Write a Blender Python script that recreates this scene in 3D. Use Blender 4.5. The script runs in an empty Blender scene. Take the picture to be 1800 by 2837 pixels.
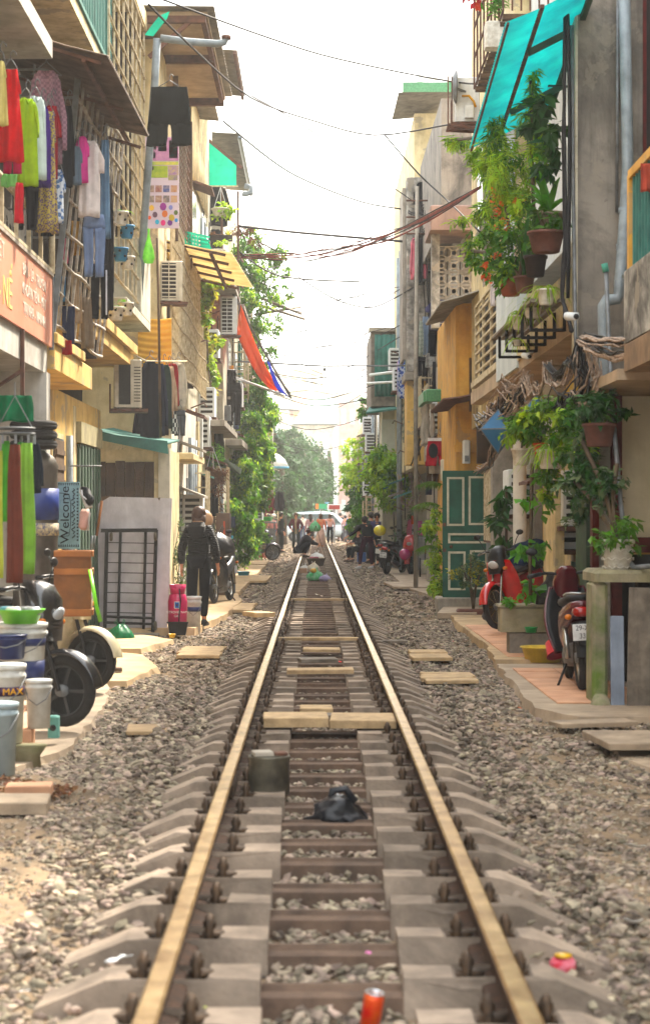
import bpy, math, random
import numpy as np
from mathutils import Vector, Matrix
sc = bpy.context.scene
COL = sc.collection
# ---------------- camera, sky, sun, exposure ----------------
F, U0, V0, CH = 4626.5, 740.7, 1212.2, 1.56
cam_d = bpy.data.cameras.new('camera'); cam = bpy.data.objects.new('camera', cam_d); COL.objects.link(cam)
cam.location = (0, 0, CH); cam.rotation_euler = (math.radians(90), 0, 0)
cam_d.sensor_fit = 'VERTICAL'; cam_d.sensor_height = 36; cam_d.lens = 69.16
cam_d.shift_x = 0.0097; cam_d.shift_y = 0.0033
cam_d.clip_start = 0.3; cam_d.clip_end = 3000
cam_d.dof.use_dof = True; cam_d.dof.focus_distance = 34; cam_d.dof.aperture_fstop = 4.2
sc.camera = cam
SUN_EL, SUN_AZ = 47, 27      # azimuth measured from the street axis (+Y) towards +X
world = bpy.data.worlds.new('World'); sc.world = world; world.use_nodes = True
wn, wl = world.node_tree.nodes, world.node_tree.links
bg = wn['Background']; sky = wn.new('ShaderNodeTexSky'); sky.sky_type = 'NISHITA'; sky.sun_disc = False
sky.sun_elevation = math.radians(SUN_EL); sky.sun_rotation = math.radians(SUN_AZ)
sky.dust_density = 6; sky.air_density = 1.6; sky.ozone_density = 1
mixw = wn.new('ShaderNodeMix'); mixw.data_type = 'RGBA'; mixw.inputs[0].default_value = 0.6
mixw.inputs[7].default_value = (12.9, 13.0, 13.0, 1)
wl.new(sky.outputs[0], mixw.inputs[6]); wl.new(mixw.outputs[2], bg.inputs[0]); bg.inputs[1].default_value = 0.064
sun_d = bpy.data.lights.new('sun', 'SUN'); sun_d.energy = 2.4; sun_d.angle = math.radians(4); sun_d.color = (1, .9, .76)
sun = bpy.data.objects.new('sun', sun_d); COL.objects.link(sun)
_s = Vector((math.sin(math.radians(SUN_AZ)) * math.cos(math.radians(SUN_EL)), math.cos(math.radians(SUN_AZ)) * math.cos(math.radians(SUN_EL)), math.sin(math.radians(SUN_EL))))
sun.rotation_euler = _s.to_track_quat('Z', 'Y').to_euler(); sun.location = (0, 0, 60)
sc.view_settings.view_transform = 'Standard'; sc.view_settings.look = 'None'
sc.view_settings.exposure = 2.8; sc.view_settings.gamma = 1; sc.view_settings.use_curve_mapping = False
try:
    sc.cycles.max_bounces = 6; sc.cycles.volume_bounces = 0; sc.cycles.transparent_max_bounces = 12
    sc.cycles.volume_step_rate = 4; sc.cycles.use_denoising = True
except Exception: pass
# ---------------- helpers ----------------
random.seed(7); R = random.Random(11); NR = np.random.RandomState(5)
def lin(h):
    h = h.lstrip('#'); o = []
    for i in (0, 2, 4):
        c = int(h[i:i+2], 16) / 255
        o.append(c / 12.92 if c <= .04045 else ((c + .055) / 1.055) ** 2.4)
    return tuple(o) + (1,)
def W(u, v, D): return Vector(((u - U0) * D / F, D, CH + (V0 - v) * D / F))
def DX(u, X): return X * F / (u - U0)
def DG(v, z=0.): return F * (CH - z) / (v - V0)
def ZV(v, D): return CH + (V0 - v) * D / F
def XU(u, D): return (u - U0) * D / F
def WX(u, v, X): return W(u, v, DX(u, X))
MATS = {}
def mat(key, c1='808080', c2=None, sc_=4, rough=.8, metal=0, bump=.15, bs=30, streak=0, trans=0, rnd=0, spec=.3, grime=0, coat=0, alpha=1, wave=None, orand=0, peel=0):
    """procedural surface: two colours mixed by noise, optional vertical streaks, grime, island variation, bump, translucency"""
    if key in MATS: return MATS[key]
    m = bpy.data.materials.new(key); m.use_nodes = True; MATS[key] = m
    n, l = m.node_tree.nodes, m.node_tree.links
    b = n['Principled BSDF']; out = n['Material Output']
    def mixc(f, a, bb):
        x = n.new('ShaderNodeMix'); x.data_type = 'RGBA'
        for s, val in ((0, f), (6, a), (7, bb)):
            if hasattr(val, 'links') or isinstance(val, bpy.types.NodeSocket): l.new(val, x.inputs[s])
            else: x.inputs[s].default_value = val
        return x.outputs[2]
    geo = n.new('ShaderNodeNewGeometry'); co = geo.outputs['Position']
    def noise(s, det=5, vec=co, dist=0, ro=.6):
        t = n.new('ShaderNodeTexNoise'); t.inputs['Scale'].default_value = s; t.inputs['Detail'].default_value = det
        t.inputs['Roughness'].default_value = ro; t.inputs['Distortion'].default_value = dist; l.new(vec, t.inputs['Vector']); return t.outputs[0]
    def ramp(x, a, bb):
        r = n.new('ShaderNodeMapRange'); r.inputs[1].default_value = a; r.inputs[2].default_value = bb; l.new(x, r.inputs[0]); return r.outputs[0]
    c = lin(c1); c2v = lin(c2) if c2 else tuple(x * .7 for x in c[:3]) + (1,)
    col = mixc(ramp(noise(sc_, 6), .35, .68), c, c2v)
    if streak:
        mp = n.new('ShaderNodeMapping'); mp.inputs['Scale'].default_value = (9, 9, .7); l.new(co, mp.inputs[0])
        s = ramp(noise(1, 5, mp.outputs[0]), .5, .74)
        mm = n.new('ShaderNodeMath'); mm.operation = 'MULTIPLY'; mm.inputs[1].default_value = streak; l.new(s, mm.inputs[0])
        col = mixc(mm.outputs[0], col, tuple(x * .28 for x in c[:3]) + (1,))
    if grime:
        s = ramp(noise(.9, 8, dist=.6, ro=.72), .48, .66)
        mm = n.new('ShaderNodeMath'); mm.operation = 'MULTIPLY'; mm.inputs[1].default_value = grime; l.new(s, mm.inputs[0])
        col = mixc(mm.outputs[0], col, lin('2f2c28'))
    if peel:
        s = ramp(noise(2.3, 9, dist=.3, ro=.62), .575, .59); mm = n.new('ShaderNodeMath'); mm.operation = 'MULTIPLY'; mm.inputs[1].default_value = peel; l.new(s, mm.inputs[0]); col = mixc(mm.outputs[0], col, lin('8d8475'))
        s = ramp(noise(5.5, 9, dist=1.2, ro=.7), .66, .67); mm = n.new('ShaderNodeMath'); mm.operation = 'MULTIPLY'; mm.inputs[1].default_value = peel; l.new(s, mm.inputs[0]); col = mixc(mm.outputs[0], col, lin('4d463d'))
    if wave:
        wv = n.new('ShaderNodeTexWave'); wv.inputs['Scale'].default_value = wave[0]; wv.bands_direction = wave[1]; wv.inputs['Distortion'].default_value = wave[2]
        l.new(co, wv.inputs['Vector']); col = mixc(ramp(wv.outputs[1], .4, .6), col, lin(wave[3]))
    if rnd:
        hv = n.new('ShaderNodeHueSaturation'); l.new(col, hv.inputs['Color'])
        l.new(ramp(geo.outputs['Random Per Island'], 0, 1), hv.inputs['Fac']); 
        r = n.new('ShaderNodeMapRange'); r.inputs[3].default_value = 1 - rnd; r.inputs[4].default_value = 1 + rnd
        l.new(geo.outputs['Random Per Island'], r.inputs[0]); l.new(r.outputs[0], hv.inputs['Value'])
        hv.inputs['Fac'].default_value = 1
        for lk in list(hv.inputs['Fac'].links): l.remove(lk)
        wn_ = n.new('ShaderNodeTexWhiteNoise'); wn_.noise_dimensions = '1D'; l.new(geo.outputs['Random Per Island'], wn_.inputs['W'])
        r2 = n.new('ShaderNodeMapRange'); r2.inputs[3].default_value = .5 - rnd * .05; r2.inputs[4].default_value = .5 + rnd * .05
        l.new(wn_.outputs[0], r2.inputs[0]); l.new(r2.outputs[0], hv.inputs['Hue'])
        col = hv.outputs[0]
    if orand:
        oi = n.new('ShaderNodeObjectInfo'); r = n.new('ShaderNodeMapRange'); r.inputs[3].default_value = 1 - orand; r.inputs[4].default_value = 1 + orand; l.new(oi.outputs['Random'], r.inputs[0])
        hv = n.new('ShaderNodeHueSaturation'); l.new(col, hv.inputs['Color']); l.new(r.outputs[0], hv.inputs['Value']); col = hv.outputs[0]
    l.new(col, b.inputs['Base Color'])
    b.inputs['Roughness'].default_value = rough; b.inputs['Metallic'].default_value = metal
    b.inputs['Specular IOR Level'].default_value = spec; b.inputs['Coat Weight'].default_value = coat
    if bump:
        bp = n.new('ShaderNodeBump'); bp.inputs['Strength'].default_value = bump; bp.inputs['Distance'].default_value = .01
        l.new(noise(bs, 4), bp.inputs['Height']); l.new(bp.outputs[0], b.inputs['Normal'])
    sh = b.outputs[0]
    if trans:
        t = n.new('ShaderNodeBsdfTranslucent'); l.new(col, t.inputs[0]); mx = n.new('ShaderNodeMixShader'); mx.inputs[0].default_value = trans
        l.new(sh, mx.inputs[1]); l.new(t.outputs[0], mx.inputs[2]); sh = mx.outputs[0]
    if alpha < 1:
        t = n.new('ShaderNodeBsdfTransparent'); mx = n.new('ShaderNodeMixShader'); mx.inputs[0].default_value = alpha
        l.new(t.outputs[0], mx.inputs[1]); l.new(sh, mx.inputs[2]); sh = mx.outputs[0]
    l.new(sh, out.inputs[0]); return m
def cl(h, **k):
    """plain coloured cloth / plastic / paint by hex"""
    kk = dict(sc_=8, rough=.75); kk.update(k)
    return mat('c' + h + ''.join(f'{a}{b}' for a, b in sorted(k.items())), h, **kk)
def fab(h, **k): return cl(h, rough=.95, spec=.1, bump=.3, bs=60, trans=.12, **k)
def paint(h, **k): return cl(h, rough=.25, spec=.5, coat=.5, bump=.02, **k)
def plas(h, **k): return cl(h, rough=.4, spec=.4, bump=.03, **k)
class MB:
    def __init__(s): s.v = []; s.f = []; s.sm = []
    def add(s, vs, fs, smooth=False):
        o = len(s.v); s.v.extend([tuple(p) for p in vs]); s.f.extend([tuple(i + o for i in f) for f in fs]); s.sm.extend([smooth] * len(fs)); return s
    def box(s, x0, x1, y0, y1, z0, z1):
        return s.add([(x0,y0,z0),(x1,y0,z0),(x1,y1,z0),(x0,y1,z0),(x0,y0,z1),(x1,y0,z1),(x1,y1,z1),(x0,y1,z1)],
            [(0,3,2,1),(4,5,6,7),(0,1,5,4),(1,2,6,5),(2,3,7,6),(3,0,4,7)])
    def bbox(s, x0, x1, y0, y1, z0, z1, b=.01):
        """box with chamfered top and vertical edges"""
        vs, fs = [], []
        for z, k in ((z0, 0), (z1 - b, 0), (z1, b)):
            xa, xb, ya, yb = x0 + k, x1 - k, y0 + k, y1 - k
            c = b
            vs += [(xa + c, ya, z), (xb - c, ya, z), (xb, ya + c, z), (xb, yb - c, z), (xb - c, yb, z), (xa + c, yb, z), (xa, yb - c, z), (xa, ya + c, z)]
        for k in (0, 8): fs += [(k + i, k + (i + 1) % 8, k + 8 + (i + 1) % 8, k + 8 + i) for i in range(8)]
        fs += [tuple(range(16, 24)), tuple(range(7, -1, -1))]
        return s.add(vs, fs)
    def obox(s, c, sx, sy, sz, rot=(0, 0, 0)):
        m = Matrix.Translation(Vector(c)) @ __import__('mathutils').Euler(rot).to_matrix().to_4x4()
        a = MB().box(-sx/2, sx/2, -sy/2, sy/2, -sz/2, sz/2)
        return s.add([m @ Vector(p) for p in a.v], a.f)
    def bar(s, a, b, w, h=None, up=(0, 0, 1)):
        """rectangular bar from a to b, w wide across, h along up"""
        a, b = Vector(a), Vector(b); h = h or w; d = (b - a).normalized(); up = Vector(up)
        if abs(d.dot(up)) > .95: up = Vector((0, 1, 0)) if abs(d.y) < .9 else Vector((1, 0, 0))
        x = d.cross(up).normalized() * w / 2; y = x.cross(d).normalized() * h / 2
        vs = [p + i * x + j * y for p in (a, b) for i, j in ((-1, -1), (1, -1), (1, 1), (-1, 1))]
        return s.add(vs, [(0,1,2,3),(7,6,5,4),(0,4,5,1),(1,5,6,2),(2,6,7,3),(3,7,4,0)])
    def tube(s, pts, r, n=6, caps=True, flat=1):
        pts = [Vector(p) for p in pts]; k = len(pts); rs = r if isinstance(r, (list, tuple)) else [r] * k
        d0 = (pts[1] - pts[0]).normalized(); up = Vector((0, 0, 1)) if abs(d0.z) < .9 else Vector((0, 1, 0))
        x = d0.cross(up).normalized(); vs = []
        for i, p in enumerate(pts):
            d = (pts[min(i+1, k-1)] - pts[max(i-1, 0)])
            d = d.normalized() if d.length > 1e-9 else d0
            x = (x - d * x.dot(d)); x = x.normalized() if x.length > 1e-6 else d.orthogonal().normalized()
            y = d.cross(x)
            for j in range(n):
                a = 2 * math.pi * j / n; vs.append(p + (x * math.cos(a) + y * math.sin(a) * flat) * rs[i])
        fs = [(i*n+j, i*n+(j+1) % n, (i+1)*n+(j+1) % n, (i+1)*n+j) for i in range(k-1) for j in range(n)]
        if caps: fs += [tuple(range(n-1, -1, -1)), tuple(range((k-1)*n, k*n))]
        return s.add(vs, fs, n > 4)
    def lathe(s, prof, c=(0, 0, 0), n=16, axis='Z', sx=1, sy=1):
        c = Vector(c); vs = []
        for r, z in prof:
            for j in range(n):
                a = 2 * math.pi * j / n; p = (r * math.cos(a) * sx, r * math.sin(a) * sy, z)
                if axis == 'X': p = (z, p[0], p[1])
                elif axis == 'Y': p = (p[0], z, p[1])
                vs.append(c + Vector(p))
        k = len(prof); fs = [(i*n+j, i*n+(j+1) % n, (i+1)*n+(j+1) % n, (i+1)*n+j) for i in range(k-1) for j in range(n)]
        if prof[0][0] > 1e-4: fs.append(tuple(range(n-1, -1, -1)))
        if prof[-1][0] > 1e-4: fs.append(tuple(range((k-1)*n, k*n)))
        return s.add(vs, fs, True)
    def ring(s, R_, r, c=(0, 0, 0), axis='X', n=24, m=8, w=1.):
        pr = [(R_ + r * math.cos(2*math.pi*j/m), w * r * math.sin(2*math.pi*j/m)) for j in range(m + 1)]
        return s.lathe(pr + pr[:1], c, n, axis)
    def poly(s, pts, th=(0, 0, 0)):
        """flat polygon given a thickness vector"""
        pts = [Vector(p) for p in pts]; t = Vector(th); k = len(pts)
        if t.length < 1e-6: return s.add(pts, [tuple(range(k))])
        vs = pts + [p + t for p in pts]
        return s.add(vs, [tuple(range(k)), tuple(range(2*k-1, k-1, -1))] + [(i, i + k, (i+1) % k + k, (i+1) % k) for i in range(k)])
    def grid(s, fn, nu, nv, smooth=True, th=None):
        """surface fn(a,b), a,b in 0..1; th a vector gives a second layer and a rim"""
        vs = [Vector(fn(i / nu, j / nv)) for j in range(nv + 1) for i in range(nu + 1)]; w = nu + 1
        fs = [(j*w+i, j*w+i+1, (j+1)*w+i+1, (j+1)*w+i) for j in range(nv) for i in range(nu)]
        if th is not None:
            t = Vector(th); k = len(vs); rim = [i for i in range(w)] + [j*w+nu for j in range(1, nv+1)] + [nv*w+i for i in range(nu-1, -1, -1)] + [j*w for j in range(nv-1, 0, -1)]
            fs = fs + [tuple(x + k for x in reversed(f)) for f in fs] + [(rim[(i+1) % len(rim)], rim[i], rim[i] + k, rim[(i+1) % len(rim)] + k) for i in range(len(rim))]
            vs = vs + [p + t for p in vs]
        return s.add(vs, fs, smooth)
    def loft(s, secs, n=12, e=2.4, caps=True):
        """closed body through sections (centre, half-x, half-z or tilt vectors)"""
        vs = []
        for c, ax, az in secs:
            c = Vector(c); ax = Vector(ax) if not isinstance(ax, (int, float)) else Vector((ax, 0, 0)); az = Vector(az) if not isinstance(az, (int, float)) else Vector((0, 0, az))
            for j in range(n):
                a = 2*math.pi*j/n; ca, sa = math.cos(a), math.sin(a)
                vs.append(c + ax * math.copysign(abs(ca) ** (2/e), ca) + az * math.copysign(abs(sa) ** (2/e), sa))
        k = len(secs); fs = [(i*n+j, i*n+(j+1) % n, (i+1)*n+(j+1) % n, (i+1)*n+j) for i in range(k-1) for j in range(n)]
        if caps: fs += [tuple(range(n-1, -1, -1)), tuple(range((k-1)*n, k*n))]
        return s.add(vs, fs, True)
    def ball(s, c, rx, ry=None, rz=None, n=12, m=8):
        ry = ry or rx; rz = rz or rx
        vs = [(c[0], c[1], c[2] - rz)]
        for i in range(1, m):
            t = math.pi * i / m
            for j in range(n): a = 2*math.pi*j/n; vs.append((c[0] + rx*math.sin(t)*math.cos(a), c[1] + ry*math.sin(t)*math.sin(a), c[2] - rz*math.cos(t)))
        vs.append((c[0], c[1], c[2] + rz)); e = len(vs) - 1
        fs = [(0, 1 + (j+1) % n, 1 + j) for j in range(n)] + [(1+(i*n)+j, 1+i*n+(j+1) % n, 1+(i+1)*n+(j+1) % n, 1+(i+1)*n+j) for i in range(m-2) for j in range(n)]
        fs += [(e, 1+(m-2)*n+j, 1+(m-2)*n+(j+1) % n) for j in range(n)]
        return s.add(vs, fs, True)
    def xf(s, m):
        s.v = [tuple(m @ Vector(p)) for p in s.v]; return s
    def mesh(s, name, mt=None):
        me = bpy.data.meshes.new(name); me.from_pydata(s.v, [], s.f); me.polygons.foreach_set('use_smooth', s.sm)
        if mt: me.materials.append(mt)
        me.update(); return me
    def build(s, name, mt=None, parent=None, label=None, cat=None, group=None, kind=None):
        o = bpy.data.objects.new(name, s.mesh(name, mt)); COL.objects.link(o)
        if parent is not None: o.parent = parent
        return tag(o, label, cat, group, kind)
def tag(o, label=None, cat=None, group=None, kind=None):
    if label: o['label'] = label
    if cat: o['category'] = cat
    if group: o['group'] = group
    if kind: o['kind'] = kind
    return o
def thing(name, loc=(0, 0, 0), rz=0, label=None, cat=None, group=None):
    o = bpy.data.objects.new(name, None); COL.objects.link(o); o.location = loc; o.rotation_euler = (0, 0, rz); o.empty_display_size = .1
    return tag(o, label, cat, group)
def link(name, me, parent=None, loc=(0, 0, 0), rot=(0, 0, 0), scale=None):
    o = bpy.data.objects.new(name, me); COL.objects.link(o); o.location = loc; o.rotation_euler = rot
    if scale is not None: o.scale = scale if hasattr(scale, '__len__') else (scale,) * 3
    if parent is not None: o.parent = parent
    return o
def kids(o): return [c for c in bpy.data.objects if c.parent == o]
def dup(root, loc, rz=None, label=None, parent=None):
    cm = {}
    for c in bpy.data.objects: cm.setdefault(c.parent, []).append(c)
    def cp(o, par):
        n = o.copy(); COL.objects.link(n); n.parent = par
        for c in cm.get(o, []): cp(c, n)
        return n
    r = cp(root, parent); r.location = loc
    if rz is not None: r.rotation_euler = (0, 0, rz)
    if label: r['label'] = label
    return r
def text(name, s, size, loc, rot, mt, parent, ext=.004, xs=1, label=None):
    cu = bpy.data.curves.new(name, 'FONT'); cu.body = s; cu.size = size; cu.extrude = ext; cu.align_x = 'CENTER'; cu.align_y = 'CENTER'
    t = bpy.data.objects.new(name, cu); COL.objects.link(t)
    me = bpy.data.meshes.new_from_object(t); bpy.data.objects.remove(t)
    me.materials.clear(); me.materials.append(mt)
    return tag(link(name, me, parent, loc, rot, (xs, 1, 1)), label)
def catenary(a, b, sag, n=14):
    a, b = Vector(a), Vector(b)
    return [a.lerp(b, t / n) - Vector((0, 0, sag * 4 * (t/n) * (1 - t/n))) for t in range(n + 1)]
from mathutils import noise as _nz
def crumple(q, amp, fr, seed=0):
    for i, v_ in enumerate(q.v):
        n_ = _nz.noise_vector(Vector(v_) * fr + Vector((seed, 0, 0))) + .5 * _nz.noise_vector(Vector(v_) * fr * 2.3); q.v[i] = tuple(Vector(v_) + n_ * amp)
    return q
def H90(): return math.radians(90)
# ---------------- haze, ground, track ----------------
XC = 0.064
hz = MB().box(-155, 155, -25, 425, -1.4, 48).build('haze', None, kind='stuff')
hm = bpy.data.materials.new('haze_air'); hm.use_nodes = True; hn = hm.node_tree.nodes; hn.remove(hn['Principled BSDF'])
hv = hn.new('ShaderNodeVolumePrincipled'); hv.inputs['Density'].default_value = .0012; hv.inputs['Color'].default_value = (1, .975, .93, 1); hv.inputs['Anisotropy'].default_value = .05
hm.node_tree.links.new(hv.outputs[0], hn['Material Output'].inputs['Volume']); hz.data.materials.append(hm)
M_grav = mat('dirt_ground', '8c7860', '635748', sc_=4, rough=1, bump=1, bs=26, grime=.35, spec=.1)
def gnoise(x, y): return .018 * math.sin(x * 5.1 + 1.3 * math.sin(y * 2.2)) * math.sin(y * 3.7 + x) + .012 * math.sin(x * 13 + y * 7.7) 
def gz(x, y):
    a = abs(x - XC)
    z = -.09 if a < .93 else (-.09 + (a - .93) / .25 * .04 if a < 1.18 else -.05)
    return z + gnoise(x, y) * (1 if a > .9 else .3)
xs = [-150, -40, -10] + [(-3.6 + i * .1) for i in range(73)] + [10, 40, 150]
ys = [-20, 0, 3] + [4 + i * .16 for i in range(180)] + [33 + i * .8 for i in range(100)] + [115, 130, 160, 200, 260, 330, 420]
nx = len(xs); g = MB()
g.add([(x, y, gz(x, y)) for y in ys for x in xs], [(j*nx+i, j*nx+i+1, (j+1)*nx+i+1, (j+1)*nx+i) for j in range(len(ys)-1) for i in range(nx-1)], True)
g.build('ground', M_grav, kind='structure')
# track: two rails, sleepers with clips
track = thing('railway_track', (XC, 0, 0), 0, 'narrow gauge railway track running straight down the middle of the lane', 'railway track')
M_rtop = mat('rail_polished', 'e0c08c', 'a07c4c', sc_=7, rough=.24, metal=.9, bump=.05, bs=40)
M_rside = mat('rail_rust', '4a3223', '2b2019', sc_=20, rough=.9, bump=.5, bs=60)
M_slp = mat('sleeper_concrete', '9c8c7b', '75685c', sc_=6, rough=.95, bump=.4, bs=50, grime=.55, orand=.16)
M_clip = mat('clip_steel', '54412f', '2b221a', sc_=30, rough=.7, metal=.4, bump=.4)
def railprof(x, y0, y1, m, top):
    P = ([(-.036, .155), (.036, .155), (.034, .1495), (-.034, .1495)] if top else
         [(-.0345, .149), (.0345, .149), (.031, .12), (.008, .108), (.008, .03), (.05, .018), (.055, .005), (-.055, .005), (-.05, .018), (-.008, .03), (-.008, .108), (-.031, .12)])
    if top: P = [(-.036, .1495), (.036, .1495), (.035, .156), (.027, .1605), (-.027, .1605), (-.035, .156)]
    k = len(P); vs = [(x + a, y, b) for y in (y0, y1) for a, b in P]
    m.add(vs, [(i, (i+1) % k, (i+1) % k + k, i + k) for i in range(k)] + [tuple(range(k-1, -1, -1)), tuple(range(k, 2*k))])
for s in (-1, 1):
    r = MB(); t = MB(); y = 3.
    # rail lengths meet at visible joints
    for y1 in ([10.9, 23.2, 36, 48.6, 61, 74, 92, 120] if s < 0 else [12.6, 17.2, 29.8, 42.5, 55, 68, 90, 120]):
        railprof(s * .5355, y, y1 - .005, r, False); railprof(s * .5355, y, y1 - .005, t, True); y = y1
    ro = r.build('rail', M_rside, track); t.build('running_surface', M_rtop, ro)
    for yj in ((10.9, 23.2, 36) if s < 0 else (12.6, 17.2, 29.8)):
        for q in (-1, 1): MB().bar((s*.5355 + q*.022, yj - .3, .07), (s*.5355 + q*.022, yj + .3, .07), .022, .07).build('joint_plate', M_clip, ro)
def sleeper_mesh():
    m = MB()
    for s in (1,):
        # section along the sleeper: inner block, recessed rail seat, outer sloping block
        pr = [(.235, -.16, -.16, 1), (.236, .045, 0, 1), (.40, .045, 0, 1), (.425, .01, 0, 1), (.645, .01, 0, 1), (.67, .045, 0, 1), (.74, .04, 0, 1), (.97, -.055, 0, 1), (.985, -.16, 0, 1)]
        top = [(a, b) for a, b, _, _ in pr]; vs = []
        for yy, w in ((-1, 1), (1, 1)):
            for a, b in top: vs.append((s * a, yy * (.125 if b < -.1 else .098), b))
        k = len(top); fs = [(i, i+1, i+1+k, i+k) for i in range(k-1)] + [(k-1, 0, k, 2*k-1)]
        for o in (0, k): fs += [(o, o+8, o+7, o+1), (o+1, o+7, o+6, o+5), (o+1, o+5, o+4, o+3), (o+1, o+3, o+2)]
        m.add(vs, fs)
    out = []
    for k in range(5):
        q = MB(); q.v = [tuple(Vector(v_) + Vector((R.uniform(-.007, .007), R.uniform(-.008, .008), R.uniform(-.006, .005)))) for v_ in m.v]; q.f = m.f; q.sm = m.sm; out.append(q.mesh('end_block', M_slp))
    return out
def beam_mesh():
    m = MB()   # low centre beam with two ridges
    pr = [(-.12, -.16), (-.105, -.018), (-.05, -.01), (-.028, -.04), (.028, -.04), (.05, -.01), (.105, -.018), (.12, -.16)]
    k = len(pr); m.add([(x, a, b) for x in (-.237, .237) for a, b in pr], [(i, i+1, i+1+k, i+k) for i in range(k-1)])
    return m.mesh('sleeper', mat('beam_brown', '6a5647', '4a3b31', sc_=9, rough=.9, bump=.3, grime=.4))
def clip_mesh():
    m = MB()
    m.tube([(.0, -.045, .0), (.0, -.045, .045), (0, -.03, .075), (0, 0, .088), (0, .03, .075), (0, .045, .045), (0, .045, 0)], .016, 6)
    m.box(-.035, .03, -.03, .03, 0, .03); m.tube([(.0, 0, .02), (.0, 0, .095)], .012, 6); m.tube([(.0, 0, .05), (.0, 0, .075)], .024, 6); m.tube([(.015, 0, .02), (.015, 0, .035)], .045, 8)
    return m.mesh('rail_clip', M_clip)
SM, CM, BMm = sleeper_mesh(), clip_mesh(), beam_mesh()
for i in range(170):
    y = 4.75 + .6 * i; o = link('sleeper', BMm, track, (R.uniform(-.012, .012), y, R.uniform(-.008, .004)), (0, 0, R.uniform(-.012, .012)))
    link('end_block', R.choice(SM), o); link('end_block', R.choice(SM), o, (0, 0, 0), (0, 0, math.pi))
    if i < 70:
        for s in (-1, 1):
            for q in (-1, 1): link('rail_clip', CM, o, (s * (.5355 + q * .088), 0, .012), (0, 0, math.pi if q > 0 else 0))
# ballast stones: nobody could count them
def stones(n, ysamp, xsamp, smin, smax, zoff=0.):
    ico = [(0,0,-1),(.72,-.53,-.45),(-.28,-.85,-.45),(-.89,0,-.45),(-.28,.85,-.45),(.72,.53,-.45),(.28,-.85,.45),(-.72,-.53,.45),(-.72,.53,.45),(.28,.85,.45),(.89,0,.45),(0,0,1)]
    fi = [(0,1,2),(1,0,5),(0,2,3),(0,3,4),(0,4,5),(1,5,10),(2,1,6),(3,2,7),(4,3,8),(5,4,9),(1,10,6),(2,6,7),(3,7,8),(4,8,9),(5,9,10),(6,10,11),(7,6,11),(8,7,11),(9,8,11),(10,9,11)]
    fi = [f for f in fi if 0 not in f]
    base = np.array(ico); k = 12
    x = xsamp(n); y = ysamp(n)
    s = np.exp(NR.uniform(math.log(smin), math.log(smax), n)) / 2
    P = base[None] * (1 + NR.uniform(-.38, .38, (n, k, 1))) * np.stack([s * NR.uniform(.75, 1.5, n), s * NR.uniform(.75, 1.3, n), s * NR.uniform(.4, .85, n)], 1)[:, None, :]
    ax = np.abs(x - XC)
    # trodden, dusty patches where few stones lie
    pt = np.sin(x * 2.3 + 1.7 * np.sin(y * .9)) * np.cos(y * 1.3 + x * 1.1) + .35 * np.sin(x * 7 + y * 5); keep = (pt < np.where((ax > 1.5) & (y < 17), 0.0, .3)) | (ax < 1.25) | (NR.uniform(0, 1, n) < .22)
    P *= np.where(keep, 1, .42)[:, None, None]
    a = NR.uniform(0, 6.28, n); ca, sa = np.cos(a)[:, None], np.sin(a)[:, None]
    tl = NR.uniform(-.5, .5, (n, 1)); P[:, :, 2] += P[:, :, 0] * tl
    X = P[:, :, 0] * ca - P[:, :, 1] * sa; Y = P[:, :, 0] * sa + P[:, :, 1] * ca
    ax = np.abs(x - XC); z = np.where(ax < .93, -.09, np.where(ax < 1.18, -.09 + (ax - .93) / .25 * .04, -.05)) + .018 * np.sin(x * 5.1 + 1.3 * np.sin(y * 2.2)) * np.sin(y * 3.7 + x) * (ax > .9)
    V = np.stack([X + x[:, None], Y + y[:, None], P[:, :, 2] + (z + s * .25 + zoff)[:, None]], 2)
    Fc = (np.array(fi)[None] + (np.arange(n) * k)[:, None, None]).reshape(-1, 3)
    return V.reshape(-1, 3), Fc
def npmesh(name, V, Fc, m, smooth=False):
    me = bpy.data.meshes.new(name); nv, nf, q = len(V), len(Fc), Fc.shape[1]
    me.vertices.add(nv); me.vertices.foreach_set('co', V.astype(np.float32).ravel())
    me.loops.add(nf * q); me.loops.foreach_set('vertex_index', Fc.astype(np.int32).ravel())
    me.polygons.add(nf); me.polygons.foreach_set('loop_start', np.arange(0, nf * q, q, dtype=np.int32)); 
    try: me.polygons.foreach_set('loop_total', np.full(nf, q, dtype=np.int32))
    except Exception: pass
    me.update(calc_edges=True); me.polygons.foreach_set('use_smooth', np.full(nf, smooth)); me.materials.append(m); return me
def side_x(n):
    s = NR.choice([-1, 1], n); return XC + s * NR.uniform(.93, 2.9, n)
def clumpy(n, y0, y1, pw=.5): return y0 + (y1 - y0) * NR.uniform(0, 1, n) ** (1 / pw if pw < 1 else 1)
def gap_y(lo, hi):
    def f(n): return 4.75 + .6 * NR.randint(lo, hi, n) + NR.uniform(.13, .47, n)
    return f
M_stone = mat('ballast_stone', '9a8c7a', '5f564d', sc_=9, rough=.95, bump=.35, bs=70, rnd=.6, spec=.2)
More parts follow.
